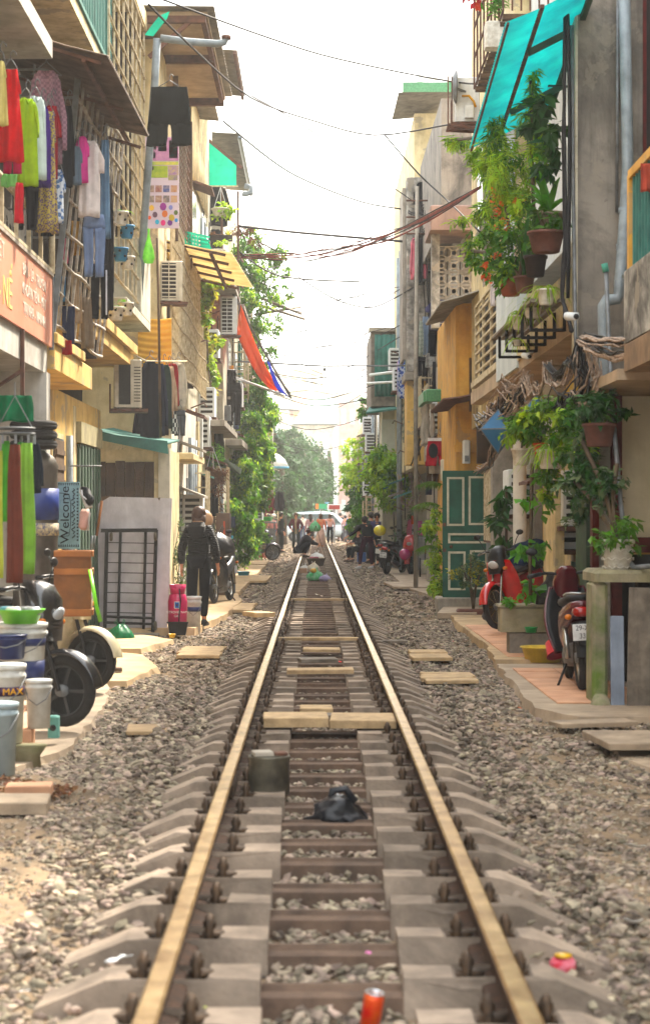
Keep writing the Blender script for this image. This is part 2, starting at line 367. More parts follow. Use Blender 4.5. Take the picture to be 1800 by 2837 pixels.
parts = [stones(46000, lambda n: NR.uniform(4.6, 13, n), side_x, .011, .043),
         stones(52000, lambda n: NR.uniform(12, 30, n), side_x, .02, .066),
         stones(9000, lambda n: NR.uniform(30, 62, n), side_x, .05, .11),
         stones(3500, lambda n: NR.uniform(60, 110, n), side_x, .07, .14),
         stones(6000, lambda n: NR.uniform(5, 50, n), lambda n: XC + NR.choice([-1, 1], n) * NR.uniform(.84, 1.15, n), .02, .055, .035),
         stones(2600, lambda n: np.array([12.5, 14.6, 8.2, 25, 33])[NR.randint(0, 5, n)] + NR.normal(0, .8, n), lambda n: XC + NR.choice([-1, -1, 1], n) * NR.uniform(.72, 1.2, n), .02, .06, .06),
         stones(6500, gap_y(0, 45), lambda n: XC + NR.uniform(-.95, .95, n), .03, .075, -.01),
         stones(5000, lambda n: 4.75 + .6 * NR.randint(0, 40, n) + NR.uniform(.11, .49, n), lambda n: XC + NR.uniform(-.22, .22, n), .02, .05, .03),
         stones(2000, gap_y(45, 120), lambda n: XC + NR.uniform(-.95, .95, n), .04, .08, -.01)]
off = 0; VV = []; FF = []
for V, Fc in parts: VV.append(V); FF.append(Fc + off); off += len(V)
tag(link('ballast_stones', npmesh('ballast_stones', np.concatenate(VV), np.concatenate(FF), M_stone)), 'grey brown ballast stones and pebbles beside and between the rails', 'gravel', kind='stuff')
# ---------------- surfaces for buildings ----------------
M_white = mat('plaster_white', 'c9c5bc', 'a9a397', peel=.35, sc_=3, streak=.35, grime=.25, bump=.2)
M_yel = mat('plaster_yellow', 'dbb869', 'c19a4d', peel=.55, sc_=3, streak=.4, grime=.25, bump=.2)
M_cream = mat('plaster_cream', 'd8c79a', 'b9a678', peel=.6, sc_=3, streak=.45, grime=.35, bump=.25)
M_pale = mat('plaster_pale', 'cfc9b4', 'aaa38f', peel=.6, sc_=2.5, streak=.5, grime=.35, bump=.25)
M_orange = mat('plaster_orange', 'd9a84e', 'bd8a3a', peel=.4, sc_=3, streak=.35, grime=.25, bump=.2)
M_conc = mat('stained_concrete', '8f877c', '6b655d', peel=.4, sc_=1.6, streak=.75, grime=.7, bump=.4)
M_conc2 = mat('old_concrete', 'a59d90', '7f786c', sc_=3, streak=.5, grime=.55, bump=.4)
M_weath = mat('flaking_wall', 'b9b4aa', '4c4943', peel=.9, sc_=5, streak=.6, grime=.8, bump=.5)
M_blue = mat('plaster_blue_grey', 'd3dadb', 'b4bfc3', sc_=2, streak=.2, bump=.15)
M_soff = mat('soffit_beige', 'b9a184', '93806a', sc_=2, grime=.3, bump=.15)
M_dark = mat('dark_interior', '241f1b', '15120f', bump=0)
M_glass = mat('window_glass', '4a5a5c', '2a3436', rough=.12, spec=.6, bump=.02)
M_wood = mat('old_wood', '6b5238', '3f3022', sc_=5, streak=.5, bump=.5, bs=40)
M_wood2 = mat('dark_boards', '4a3827', '2e2319', sc_=5, streak=.5, bump=.5, bs=40)
M_wgrey = mat('grey_wood', '8a7f72', '5d554b', sc_=6, streak=.6, grime=.4, bump=.6, bs=40)
M_plank = mat('pale_plank', 'c2a67d', '97805f', sc_=7, streak=0, grime=.2, bump=.4, bs=60)
M_teal = mat('teal_sheet', '3f7a70', '2f5f58', sc_=4, streak=.3, grime=.25, bump=.1)
M_green = mat('green_metal', '3c5a44', '2b4334', sc_=5, streak=.4, grime=.3, bump=.15)
M_rust = mat('rusty_steel', '6a4636', '3d2c24', sc_=9, rough=.85, bump=.3, streak=.3)
M_galv = mat('grey_steel', '7d8184', '5c5d5c', sc_=8, rough=.55, metal=.3, bump=.1)
M_bar = mat('bar_paint', 'b3aca0', '7a6a5a', sc_=11, rough=.7, bump=.2)
M_barc = mat('bar_cream', 'cdbf9f', '94815f', sc_=11, rough=.7, bump=.2)
M_tin = mat('brown_tin', '6b5746', '3b2e25', sc_=5, rough=.8, grime=.4, bump=.2)
M_creamtin = mat('cream_tin', 'e6d7b0', 'c9b487', sc_=3, rough=.7, trans=.6, bump=.1)
M_roofg = mat('grey_roof', '8f8879', '6c665b', sc_=4, streak=.3, grime=.4)
M_pipe = mat('grey_pipe', '8b969c', '6a7276', sc_=6, rough=.45, spec=.4, streak=.3, bump=.05)
M_shade = mat('teal_plastic', '2ecdb4', '1fae9c', sc_=3, rough=.5, trans=.8, grime=.15, bump=.05)
M_shade2 = mat('turquoise_plastic', '2adcd6', '18bcc0', sc_=3, rough=.45, trans=.85, grime=.18, bump=.05)
M_white2 = mat('white_panel', 'd9dcdc', 'bfc4c4', sc_=2, streak=.2, grime=.15)
M_redd = mat('dark_red_wood', '5c1a14', '3c100c', sc_=5, bump=.2)
def wall(p, x0, x1, y0, y1, z0, z1, m, name='wall', b=0):
    q = MB(); (q.bbox(x0, x1, y0, y1, z0, z1, b) if b else q.box(x0, x1, y0, y1, z0, z1)); return q.build(name, m, p)
def house(label, y, x, grp=None, name='house'): return thing(name, (0, 0, 0), 0, label, 'house', grp)
def win(p, X, y0, y1, z0, z1, s, m=None, fr=None, bars=3):
    """window on a facade that faces the street; s is +1 on the left side (faces +x), -1 on the right"""
    w = MB().box(min(X, X + s*.03), max(X, X + s*.03), y0, y1, z0, z1).build('window', fr or M_white2, p)
    X2 = X + s*.035; mm = MB()
    for k in range(bars):
        a = y0 + .05 + (y1 - y0 - .05) * k / bars; b = y0 + (y1 - y0 - .05) * (k + 1) / bars
        MB().box(min(X, X2), max(X, X2), a, b, z0 + .06, z1 - .06).build('pane', m or M_glass, w)
    MB().box(min(X, X + s*.09), max(X, X + s*.09), y0 - .05, y1 + .05, z0 - .07, z0 - .002).build('sill', M_conc2, w)
    return w
def winf(p, y, x0, x1, z0, z1, m=None, fr=None, n=2):
    w = MB().box(x0, x1, y - .03, y, z0, z1).build('window', fr or M_wood, p)
    for k in range(n):
        a = x0 + .03 + (x1 - x0 - .03) * k / n; b = x0 + (x1 - x0 - .03) * (k + 1) / n
        MB().box(a, b, y - .036, y - .001, z0 + .04, z1 - .04).build('pane', m or M_glass, w)
    return w
BARS = {}
def bar(p, a, b, w, m, name='bar', round_=False):
    """one bar of a cage or railing, its own object sharing a unit mesh"""
    a, b = Vector(a), Vector(b); k = (m.name, round_)
    if k not in BARS:
        BARS[k] = (MB().tube([(0, 0, 0), (0, 0, 1)], .5, 7) if round_ else MB().box(-.5, .5, -.5, .5, 0, 1)).mesh('bar', m)
    d = b - a; o = link(name, BARS[k], p, a, (0, 0, 0), (w, w, d.length)); o.rotation_mode = 'QUATERNION'; o.rotation_quaternion = d.to_track_quat('Z', 'Y'); return o
def cage(name, label, cat, A, B, Cc, nh, nv, w, m, sag=0, w2=None, grp=None, frame=True):
    """grid of bars: A bottom near, B bottom far, Cc top near (vectors). nh horizontals, nv verticals"""
    A, B, Cc = Vector(A), Vector(B), Vector(Cc); U_ = B - A; V_ = Cc - A; t = thing(name, (0, 0, 0), 0, label, cat, grp)
    for i in range(nv):
        k = i / (nv - 1) if nv > 1 else .5; j = R.uniform(-.1, .1) / max(nv, 2); bar(t, A + U_ * (k + j*.3), A + U_ * (k + j*.3) + V_, w, m)
    for i in range(nh):
        k = i / max(nh - 1, 1)
        if sag:
            m_ = MB().tube([A + V_*k + U_*q/8 + Vector((0, 0, sag * math.sin(q * 1.7 + i))) + Vector((.01, 0, 0)) for q in range(9)], (w2 or w) * .6, 5); m_.build('rail', m, t)
        else: bar(t, A + V_ * k, B + V_ * k, w2 or w, m, 'rail')
    return t
def corr(p, name, A, B, D_, pitch, amp, m, th=.006):
    """corrugated sheet: A corner, B end of the ribs' direction of repetition, D_ end along the ribs"""
    A, B, D_ = Vector(A), Vector(B), Vector(D_); U_ = B - A; V_ = D_ - A; N_ = U_.cross(V_).normalized(); n = max(4, int(U_.length / pitch * 4))
    q = MB().grid(lambda a, b: A + U_ * a + V_ * b + N_ * amp * math.sin(a * n / 4 * 2 * math.pi) + Vector((0, 0, -.03 * math.sin(b * 3.1) * (1 if amp else 0))), n, 3, True, N_ * th)
    return q.build(name, m, p)
# ================= left row =================
h = house('near white house with an orange signboard along its balcony', 0, 0)
wall(h, -8, -3.15, 3, 18.3, -.2, 2.9, M_white); wall(h, -8, -3.7, 3, 18.45, 2.9, 9, M_dark, 'upper_wall'); wall(h, -4.2, -2.5, 18.35, 18.6, -.1, 2.898, M_white, 'partition_wall')  # upper_wall is coloured dark to stand for shade in the balcony recess
wall(h, -8, -2.53, 4, 18.6, 2.9, 3.17, M_white, 'balcony_slab', .01)
wall(h, -8, -2.29, 4, 17.2, 5.55, 5.72, M_white, 'upper_slab', .015)
wall(h, -8, -2.5, 4, 17.1, 5.721, 9, M_cream, 'top_wall')
t = thing('awning_bracket', (0, 0, 0), 0, 'rusty steel bracket bolted to the balcony front under the orange signboard', 'bracket')
bar(t, (-2.51, 16.9, 3.16), (-2.51, 16.9, 2.5), .035, M_rust, 'post'); bar(t, (-2.51, 16.9, 2.52), (-3.0, 16.9, 2.5), .03, M_rust, 'arm'); bar(t, (-2.52, 16.9, 2.8), (-2.95, 16.9, 2.52), .03, M_rust, 'brace')
# orange signboard
sg = thing('shop_signboard', (0, 0, 0), 0, 'faded orange signboard with white and yellow letters on the white balcony', 'signboard')
M_sign = mat('sign_orange', 'd9967a', 'cf8064', sc_=1.3, rough=.5, grime=.05, bump=.02)
MB().box(-2.525, -2.50, 13.5, 18.75, 3.16, 3.83).build('board', M_sign, sg)
MB().box(-2.53, -2.49, 18.75, 18.8, 3.14, 3.85).build('edge_frame', M_galv, sg)
fr = MB(); fr.box(-2.51, -2.485, 13.5, 18.75, 3.83, 3.86).build('top_rail', M_bar, sg)
M_lw = mat('letter_white', 'e6d6c4', bump=0); M_ly = mat('letter_yellow', 'e6cf78', bump=0)
RS = (math.radians(90), 0, math.radians(90))
for k, s in enumerate(('BÁN - LÀ - TRUYỀN', 'KHOẢN TIỀN - MẶT', 'TẠI NHÀ - NHANH')): text('lettering', s, .145, (-2.497, 17.55, 3.67 - .165 * k), RS, M_lw, sg, .002, 1.12)
text('lettering', 'M - NẾ', .34, (-2.497, 15.7, 3.36), RS, M_ly, sg, .002, 1.1); text('lettering', 'VIỆT', .2, (-2.497, 15.6, 3.68), RS, M_lw, sg, .002, 1.1)
# railing over the sign
rl = cage('balcony_railing', 'white balcony railing above the orange signboard', 'railing', (-2.5, 12, 3.88), (-2.5, 18.7, 3.88), (-2.5, 12, 4.24), 2, 10, .035, M_barc, w2=.03)
bar(rl, (-2.5, 12, 4.26), (-2.5, 18.75, 4.26), .06, M_barc, 'handrail', True); bar(rl, (-2.5, 18.72, 3.86), (-2.5, 18.72, 4.26), .06, M_barc, 'post', True)
bd = thing('lettered_board', (0, 0, 0), 0, 'white board with black and red letters behind the balcony railing', 'board')
MB().box(-2.72, -2.70, 14.5, 18.3, 3.5, 4.25).build('panel', M_white, bd)
text('lettering', 'HÀNG', .24, (-2.697, 17.4, 4.05), RS, mat('letter_black', '15161a', bump=0), bd, .002, 1.5); text('lettering', 'A TR NS', .2, (-2.697, 17.2, 3.76), RS, mat('letter_red', 'a8201c', bump=0), bd, .002, 1.2)
# --- yellow house with cages
h = house('yellow house with a steel cage balcony and green folding gate', 0, 0)
wall(h, -8, -2.95, 18.61, 27.1, -.2, 3.0, M_yel); wall(h, -8, -3.2, 18.62, 27.1, 3.0, 7.0, mat('painted_shade', '2e251d', '1c1712', bump=.1), 'upper_wall'); wall(h, -8, -2.95, 18.76, 28.2, 7.0, 11, M_cream, 'top_wall')  # upper_wall carries the shade behind the cages in its dark colour
wall(h, -3.2, -2.5, 18.9, 22.1, 2.97, 3.22, M_yel, 'balcony_slab', .015); wall(h, -3.2, -2.47, 18.9, 21.2, 3.221, 3.32, M_yel, 'slab_ledge', .01)
wall(h, -3.25, -2.52, 22.2, 27.4, 3.62, 3.8, M_yel, 'balcony_slab', .015); wall(h, -3.25, -2.47, 22.2, 27.45, 3.801, 3.93, M_yel, 'slab_ledge', .01)
wall(h, -3.2, -2.5, 19.8, 24.0, 6.82, 6.98, M_cream, 'balcony_slab', .02); wall(h, -3.3, -2.42, 24.05, 28.4, 8.55, 8.8, M_cream, 'balcony_slab', .02)
wall(h, -3.2, -2.40, 25.2, 28.75, 4.24, 4.36, M_pale, 'bay_floor', .01); wall(h, -3.2, -2.40, 27.2, 28.75, 4.361, 5.4, M_pale, 'bay_wall', .01)
wall(h, -3.1, -2.94, 24.0, 24.25, 0, 2.9, M_cream, 'pilaster')
win(h, -2.95, 21.9, 22.9, 1.5, 2.5, 1, M_glass, M_cream)
for y0, z0 in ((24.3, 7.15), (26.2, 7.15), (24.2, 9.0), (19.4, 7.4), (21.6, 7.4)): win(h, -2.95, y0, y0 + 1.5, z0, z0 + 1.25, 1, M_dark, M_wood)  # added windows, dark panes standing in for shade behind the open grid
wall(h, -3.2, -2.56, 23.06, 23.14, 3.4, 6.6, MATS['painted_shade'], 'shade_backing'); wall(h, -3.2, -2.5, 27.11, 27.19, 5.41, 8.5, MATS['painted_shade'], 'shade_backing')  # added dark sheets that imitate interior shade seen through the cage bars
gt = thing('folding_gate', (0, 0, 0), 0, 'green folding shutter gate in the yellow house front', 'gate')
for k in range(14): MB().box(-2.945, -2.915 + .02 * (k % 2), 24.4 + k*.16, 24.53 + k*.16, .02, 2.45).build('slat', M_green, gt)
MB().box(-2.947, -2.88, 24.3, 26.7, 2.46, 2.72).build('header', mat('gate_header', 'a59b72', '7d765a'), gt)
for q in (0, 1): MB().tube([(-2.87, 25.2 + q*.3, 1.1), (-2.85, 25.2 + q*.3, 1.3)], .015).build('handle', M_galv, gt)
cage('balcony_cage', 'grey steel cage leaning out over the yellow slab and full of laundry', 'cage', (-2.53, 19.0, 3.4), (-2.5, 23.0, 3.4), (-2.27, 19.0, 5.9), 9, 11, .026, M_bar, .02, .03)
ce = thing('cage_side_grille', (0, 0, 0), 0, 'grey side grille of the leaning cage below the brown awning', 'grille')
bar(ce, (-2.53, 18.98, 3.3), (-2.27, 18.98, 5.93), .055, M_galv, 'post'); bar(ce, (-2.75, 18.98, 3.3), (-2.70, 18.98, 5.93), .02, M_galv)
for k in range(9): bar(ce, (-3.2, 18.97, 3.7 + k*.27), (-2.49 + k*.027, 18.97, 3.7 + k*.27), .02, M_galv, 'rail')
cage('window_cage', 'cream steel cage with hanging orchid pots beside the grey drainpipe', 'cage', (-2.45, 23.4, 4.5), (-2.45, 28.2, 4.5), (-2.45, 23.4, 8.5), 13, 9, .026, M_barc, .01, .03)
cage('balcony_railing', 'green slatted railing high on the yellow house', 'railing', (-2.5, 19.9, 7.0), (-2.5, 24, 7.0), (-2.5, 19.9, 8.2), 2, 26, .05, M_teal)
aw = thing('tin_awning', (0, 0, 0), 0, 'brown rusty corrugated awning over the leaning laundry cage', 'awning')
corr(aw, 'sheet', (-2.95, 17.4, 5.98), (-2.95, 21.7, 6.1), (-1.83, 17.4, 5.63), .09, .014, M_tin)
for y in (17.5, 19.5, 21.5): bar(aw, (-2.95, y, 5.9), (-1.9, y, 5.58), .03, M_rust, 'rafter')
bar(aw, (-2.05, 17.45, 5.6), (-2.05, 21.7, 5.66), .035, M_rust, 'purlin')
dp = thing('drainpipe', (0, 0, 0), 0, 'tall grey drainpipe running down past the poster panel', 'pipe')
MB().tube([W(370, 90, 26.5), W(364, 200, 26.6), W(344, 460, 27), W(327, 700, 27.4), W(322, 728, 27.5), W(308, 735, 27.6)], .052, 10).build('pipe', M_pipe, dp)
MB().tube([W(378, 90, 26.5), W(440, 98, 26.5), W(512, 103, 26.5), W(526, 100, 26.5), W(532, 88, 26.5)], .05, 10).build('outlet', M_pipe, dp); MB().tube([W(532, 93, 26.5), W(532, 84, 26.5)], .065, 10).build('collar', M_rust, dp)
# --- lean-to shack and cream house behind it
h = house('cream house with a boarded lean-to and teal tin roof', 0, 0)
wall(h, -8, -2.04, 27.5, 29.6, -.1, 2.48, M_cream, 'lean_to_wall'); wall(h, -2.18, -2.02, 27.4, 27.62, -.1, 2.5, M_pale, 'corner_post')
for k in range(6):
    x = -3.05 + k * .135; MB().box(x, x + .128, 27.455, 27.498, .0, 2.31 + R.uniform(-.02, .01)).build('plank', M_wood2, h)
rf = corr(h, 'tin_roof', W(229, 1012, 27.2), W(229, 1012, 27.2) + Vector((0, 2.2, .12)), W(396, 1042, 27.2), .12, .015, M_teal)
MB().poly([W(229, 1018, 27.15), W(394, 1037, 27.15), W(396, 1068, 27.15), W(240, 1036, 27.15)], (0, .02, 0)).build('roof_edge', M_teal, h)
wall(h, -8, -2.35, 29.5, 31.2, 2.5, 8.7, M_cream); wall(h, -8, -2.6, 31.21, 36, 3.4, 3.9, M_cream); wall(h, -8, -2.6, 31.21, 36, 3.901, 6.1, M_wood2, 'shaded_wall'); wall(h, -8, -2.6, 31.21, 36, 6.101, 8.7, M_cream); wall(h, -8, -2.2, 30.2, 36.4, -.1, 3.4, M_white, 'ground_floor_wall')  # shaded_wall has shade put into its colour so the grille bars stand out
wall(h, -2.6, -1.85, 30.0, 33.0, 2.42, 2.52, M_cream, 'porch_slab', .015)
MB().box(-2.2, -2.17, 33.6, 34.8, .05, 2.2).build('door', M_galv, h); win(h, -2.2, 31.2, 32.2, 1.1, 2.1, 1)
wall(h, -3.6, -1.56, 28.5, 34.3, 8.80, 8.86, M_soff, 'roof_soffit'); 
for y, w_ in ((28.5, .1), (31.0, .12), (34.2, .12)): bar(h, (-3.4, y, 8.74), (-1.58, y, 8.74), w_, M_rust, 'roof_beam')
bar(h, (-1.62, 28.5, 8.75), (-1.62, 34.3, 8.75), .07, M_rust, 'roof_beam'); bar(h, (-2.4, 28.5, 8.2), (-1.8, 28.5, 8.72), .06, M_rust, 'brace')
corr(h, 'roof_sheet', (-3.6, 28.3, 8.98), (-3.6, 34.5, 9.0), (-1.45, 28.3, 8.89), .2, .02, M_roofg)
ys_ = thing('yellow_sheet', (0, 0, 0), 0, 'sunlit yellow corrugated sheet hung below the air conditioner', 'sheet')
corr(ys_, 'sheet', W(325, 745, 29.4), W(325, 872, 29.4), W(404, 748, 29.4), .09, .015, mat('yellow_sheet', 'e9b944', 'd59c2c', sc_=2, trans=.3))
wall(h, -2.6, -2.24, 36.3, 36.36, 3.9, 6.1, MATS['painted_shade'], 'shade_backing')  # added dark sheet closing the grille's end, painted as shade
cage('window_grille', 'long weathered cream window grille with a creeper on it', 'grille', (-2.2, 30.1, 3.9), (-2.2, 40.7, 3.9), (-2.2, 30.1, 6.1), 7, 32, .028, M_barc, .03, .026)
cage('mesh_screen', 'rusty wire mesh screen in a timber frame beside the posters', 'screen', (-2.2, 31.2, 6.3), (-2.2, 34.6, 6.3), (-2.2, 31.2, 8.4), 14, 12, .014, M_rust, 0)
for y in (31.1, 34.7): bar(bpy.data.objects['mesh_screen'], (-2.2, y, 5.9), (-2.2, y, 8.5), .08, M_wood, 'frame_post')
aw = thing('tin_awning', (0, 0, 0), 0, 'cream corrugated awning on brown rafters above the long window grille', 'awning')
corr(aw, 'sheet', (-2.7, 33, 6.24), (-2.5, 38, 6.24), (-1.40, 33, 5.97), .1, .012, M_creamtin)
for k in range(5): y = 33.05 + k * 1.2; bar(aw, (-2.68, y, 6.2), (-1.5, y, 5.93), .045, M_rust, 'rafter')
bar(aw, (-1.75, 33, 5.96), (-1.72, 38, 5.96), .05, M_rust, 'purlin')
# --- house with teal cladding
h = house('tall house with teal corrugated cladding under a grey roof', 0, 0)
wall(h, -8, -2.35, 36.5, 45, 3.3, 10.5, M_pale); wall(h, -8, -2.15, 36.41, 45, -.1, 3.3, M_cream, 'ground_floor_wall')
corr(h, 'cladding', (-3.4, 36.4, 8.4), (-2.42, 36.4, 8.4), (-3.4, 36.4, 10.4), .12, .015, M_teal); corr(h, 'cladding', (-2.3, 36.6, 7.9), (-2.3, 42, 7.9), (-2.3, 36.6, 10.3), .2, .02, M_cream)
corr(h, 'roof_sheet', (-3.2, 38, 10.75), (-3.2, 42.2, 10.75), (-1.5, 38, 10.55), .15, .02, M_roofg); bar(h, (-1.55, 38, 10.5), (-1.55, 42.2, 10.5), .06, M_rust, 'roof_beam')
corr(h, 'roof_sheet', (-3.0, 34.6, 9.6), (-3.0, 39, 9.6), (-1.9, 34.6, 9.4), .15, .02, M_roofg)
for y0 in (37.2, 40.5): win(h, -2.35, y0, y0 + 1.3, 6.6, 7.8, 1); win(h, -2.15, y0, y0 + 1.2, 1, 2.3, 1, None, M_wood)
wall(h, -3, -1.75, 38.2, 44.5, 3.3, 3.42, M_conc2, 'balcony_slab', .01); wall(h, -3, -1.7, 41, 45, 6.4, 6.5, M_conc2, 'balcony_slab', .01)
gw = thing('gutter_screen', (0, 0, 0), 0, 'teal plastic screen hanging from a sloping rafter over the balcony', 'screen')
MB().poly([W(476, 320, 43.8), W(556, 384, 43.8), W(556, 437, 43.8), W(474, 437, 43.8)], (0, .01, 0)).build('sheet', M_shade, gw)
bar(gw, W(474, 316, 43.7), W(570, 396, 43.7), .06, M_rust, 'rafter'); bar(gw, W(474, 438, 43.7), W(560, 438, 43.7), .03, M_barc, 'rail')
# --- vine covered houses
h = house('vine covered house with a grey overhanging roof and gutter', 0, 0)
wall(h, -8, -2.1, 45.01, 60, -.1, 9.3, M_pale); corr(h, 'roof_sheet', (-3.2, 45, 10.45), (-3.2, 53, 10.45), (-1.72, 45, 10.3), .2, .02, M_roofg)
bar(h, (-1.72, 45, 10.2), (-1.72, 53, 10.2), .1, M_pipe, 'gutter', True); MB().tube([W(575, 437, 50), W(590, 440, 50), W(591, 453, 50), W(577, 457, 50), W(570, 455, 50)], .07, 8).build('gutter_outlet', M_pipe, h)
for y0 in (47, 51, 55): win(h, -2.1, y0, y0 + 1.4, 4.4, 5.8, 1); win(h, -2.1, y0, y0 + 1.2, 1, 2.3, 1)
wall(h, -2.6, -1.7, 46, 50, 3.2, 3.35, M_conc2, 'balcony_slab', .01); wall(h, -2.6, -1.65, 46, 50.5, 6.4, 6.5, M_conc2, 'balcony_slab', .01)
post = thing('shelf_stand', (0, 0, 0), 0, 'rusty balcony frame holding shelves of potted plants', 'frame')
for u, v0, v1 in ((560, 450, 710), (483, 437, 620), (522, 437, 600)): bar(post, W(u, v0, 44), W(u, v1, 44), .05, M_rust, 'post')
for v in (600, 627, 662): bar(post, W(480, v, 44), W(562, v + 2, 44), .035, M_rust, 'rail'); bar(post, W(562, v + 2, 44), W(572, v + 16, 47.5), .035, M_rust, 'rail')
h = house('faded pink brown house beyond the vine covered wall', 0, 0)
wall(h, -8, -2.1, 60.01, 80, -.1, 7.2, mat('plaster_pink', 'b9a08e', '8f7b6c', streak=.4, grime=.3)); corr(h, 'roof_sheet', (-3.4, 60, 7.6), (-3.4, 70, 7.6), (-1.8, 60, 7.35), .2, .02, M_rust)
for y0 in (62, 66, 70, 75): win(h, -2.1, y0, y0 + 1.4, 3.9, 5.2, 1); win(h, -2.1, y0, y0 + 1.4, .9, 2.2, 1)
h = house('low cream house at the far end of the left row', 0, 0)
wall(h, -9, -2.2, 80.01, 104, -.1, 5.6, M_cream); corr(h, 'roof_sheet', (-4, 80, 5.9), (-4, 104, 5.9), (-1.9, 80, 5.65), .3, .02, M_teal)
for y0 in (83, 88, 94, 99): win(h, -2.2, y0, y0 + 1.6, 3.2, 4.4, 1)
# ================= right row =================
h = house('near house with a stained concrete wall and mossy parapet', 0, 0)
wall(h, 3.3, 9, 3, 18.3, -.2, 2.75, M_cream); wall(h, 2.45, 9, 18.4, 18.62, 2.66, 10, M_conc, 'concrete_wall'); wall(h, 2.425, 2.449, 18.36, 18.62, 2.9, 10, M_pale, 'edge_trim')
wall(h, 3.6, 9, 3, 18.399, 2.76, 10, M_conc2, 'upper_wall')
wall(h, 2.5, 6, 5, 15.95, 2.72, 2.95, mat('slab_brown', '96795a', '6f5a45', streak=.4, grime=.4), 'balcony_slab', .015); wall(h, 2.5, 2.62, 5, 15.95, 2.951, 3.54, M_weath, 'parapet', .01); wall(h, 2.45, 6, 15.96, 18.399, 2.66, 2.75, M_soff, 'soffit')
winf(h, 18.4, 3.06, 3.5, 4.85, 6.6, M_dark, M_redd, 1)
rl = thing('balcony_railing', (0, 0, 0), 0, 'dark teal balcony bars under a yellow handrail above the stained parapet', 'railing')
for k in range(12): bar(rl, (2.55, 15.7 - k*.14, 3.54), (2.55, 15.7 - k*.14, 4.28), .035, M_teal)
bar(rl, (2.55, 15.85, 4.3), (2.55, 12, 4.3), .07, M_orange, 'handrail'); bar(rl, (2.56, 15.84, 3.54), (2.56, 15.84, 4.3), .09, M_orange, 'post')
# ground floor front that faces the camera
wall(h, 2.75, 4.2, 18.0, 18.1, 1.28, 2.65, mat('cream_panel', 'd6cdb0', 'c2b898', streak=.1), 'door_panel'); wall(h, 2.70, 2.79, 17.9, 18.05, .0, 2.65, M_redd, 'door_post'); wall(h, 2.52, 2.58, 17.9, 18.05, .0, 2.65, M_redd, 'door_post')
wall(h, 2.79, 4.2, 17.92, 17.999, 1.22, 1.36, M_redd, 'door_rail'); wall(h, 2.58, 2.7, 18.02, 18.1, 0, 2.65, M_pale, 'door_jamb'); wall(h, 2.6, 4.2, 18.05, 18.15, 0, 1.2, M_dark, 'door_opening')
# R1
h = house('house with a pale blue balcony wall above two round columns', 0, 0)
wall(h, 3.0, 9, 18.63, 26, -.1, 3.3, M_yel); wall(h, 2.85, 9, 18.64, 26, 4.6, 11, M_white2, 'upper_wall'); wall(h, 2.42, 9, 18.63, 26, 3.28, 3.4, M_soff, 'balcony_slab')
wall(h, 2.4, 2.5, 18.63, 26, 3.401, 3.9, M_cream, 'parapet', .01); wall(h, 2.39, 2.52, 23.4, 26.02, 3.32, 4.55, M_blue, 'parapet', .01)
for k, (u, y, r) in enumerate(((1221, 25.85, .088), (1300, 22.6, .1))):
    o = MB().lathe([(r * 1.25, .0), (r * 1.25, .12), (r, .16), (r, 2.9), (r * 1.15, 2.95), (r * 1.3, 3.05), (r * 1.3, 3.27)], (XU(u, y), y, 0), 20).build('column', mat('column_white', 'dedad0', 'c2bdb2', sc_=3, streak=.2), h)
for k, (y0, y1, m) in enumerate(((19.0, 20.6, M_wood), (21, 21.9, M_green), (22.3, 23.2, M_cream), (23.5, 24.4, M_cream))): MB().box(2.94, 2.998, y0, y1, .05, 2.5).build('door', m, h)
MB().box(2.62, 2.72, 21.5, 22.6, .05, 2.35).build('shutter', M_cream, h); MB().box(2.74, 2.8, 19.9, 20.7, .1, 2.35).build('shutter', M_green, h)
for k in range(5):
    y = 18.8 + .8 * k; bb = thing('shelf_bracket', (0, 0, 0), 0, None, None); bb['label'] = ('nearest', 'second', 'middle', 'fourth', 'farthest')[k] + ' black steel bracket under the planter shelf'; bb['category'] = 'bracket'; bb['group'] = 'brackets under the planter shelf'
    bar(bb, (2.38, y, 3.58), (2.38, y, 3.32), .03, mat('black_steel', '1c1b1b'), 'upright'); bar(bb, (2.38, y, 3.33), (2.05, y, 3.33), .03, MATS['black_steel'], 'arm'); bar(bb, (2.06, y, 3.33), (2.06, y, 3.56), .03, MATS['black_steel'], 'tip')
sh = thing('planter_shelf', (0, 0, 0), 0, 'narrow slatted planter shelf along the balcony wall', 'shelf')
for k in range(4): MB().box(2.02 + .09*k, 2.08 + .09*k, 18.5, 22.6, 3.57, 3.60).build('slat', M_wgrey, sh)
# turquoise awning
aw = thing('plastic_awning', (0, 0, 0), 0, 'bright turquoise translucent plastic awning on steel rafters', 'awning')
corr(aw, 'sheet', (1.70, 17.6, 5.97), (1.66, 21.2, 5.52), (2.56, 17.6, 6.40), .075, .006, M_shade2)
for y in (18.5, 20.2): bar(aw, (2.0, y, 6.02 - (y-17.6)*.125), (2.55, y, 6.3 - (y-17.6)*.125), .06, M_green, 'bracket')
bar(aw, (2.02, 17.5, 6.09), (1.98, 21.3, 5.62), .035, M_rust, 'rafter'); bar(aw, (1.72, 17.55, 5.95), (1.68, 21.2, 5.49), .02, M_rust, 'edge_rail'); bar(aw, (2.5, 17.55, 6.32), (2.5, 21.2, 5.86), .05, M_green, 'rafter')
cb = thing('cage_balcony', (0, 0, 0), 0, 'high rusty plant cage with slatted floor and red flowers', 'cage')
for k in range(9): bar(cb, (2.1, 22 + k*.5, 7.2), (2.1, 22 + k*.5, 9), .022, M_rust)
for k in range(4): bar(cb, (2.1, 22, 7.2 + k*.4), (2.1, 26, 7.2 + k*.4), .022, M_rust, 'rail')
for k in range(11): MB().box(2.1, 2.62, 22 + k*.37, 22.16 + k*.37, 7.12, 7.17).build('slat', M_wood, cb)
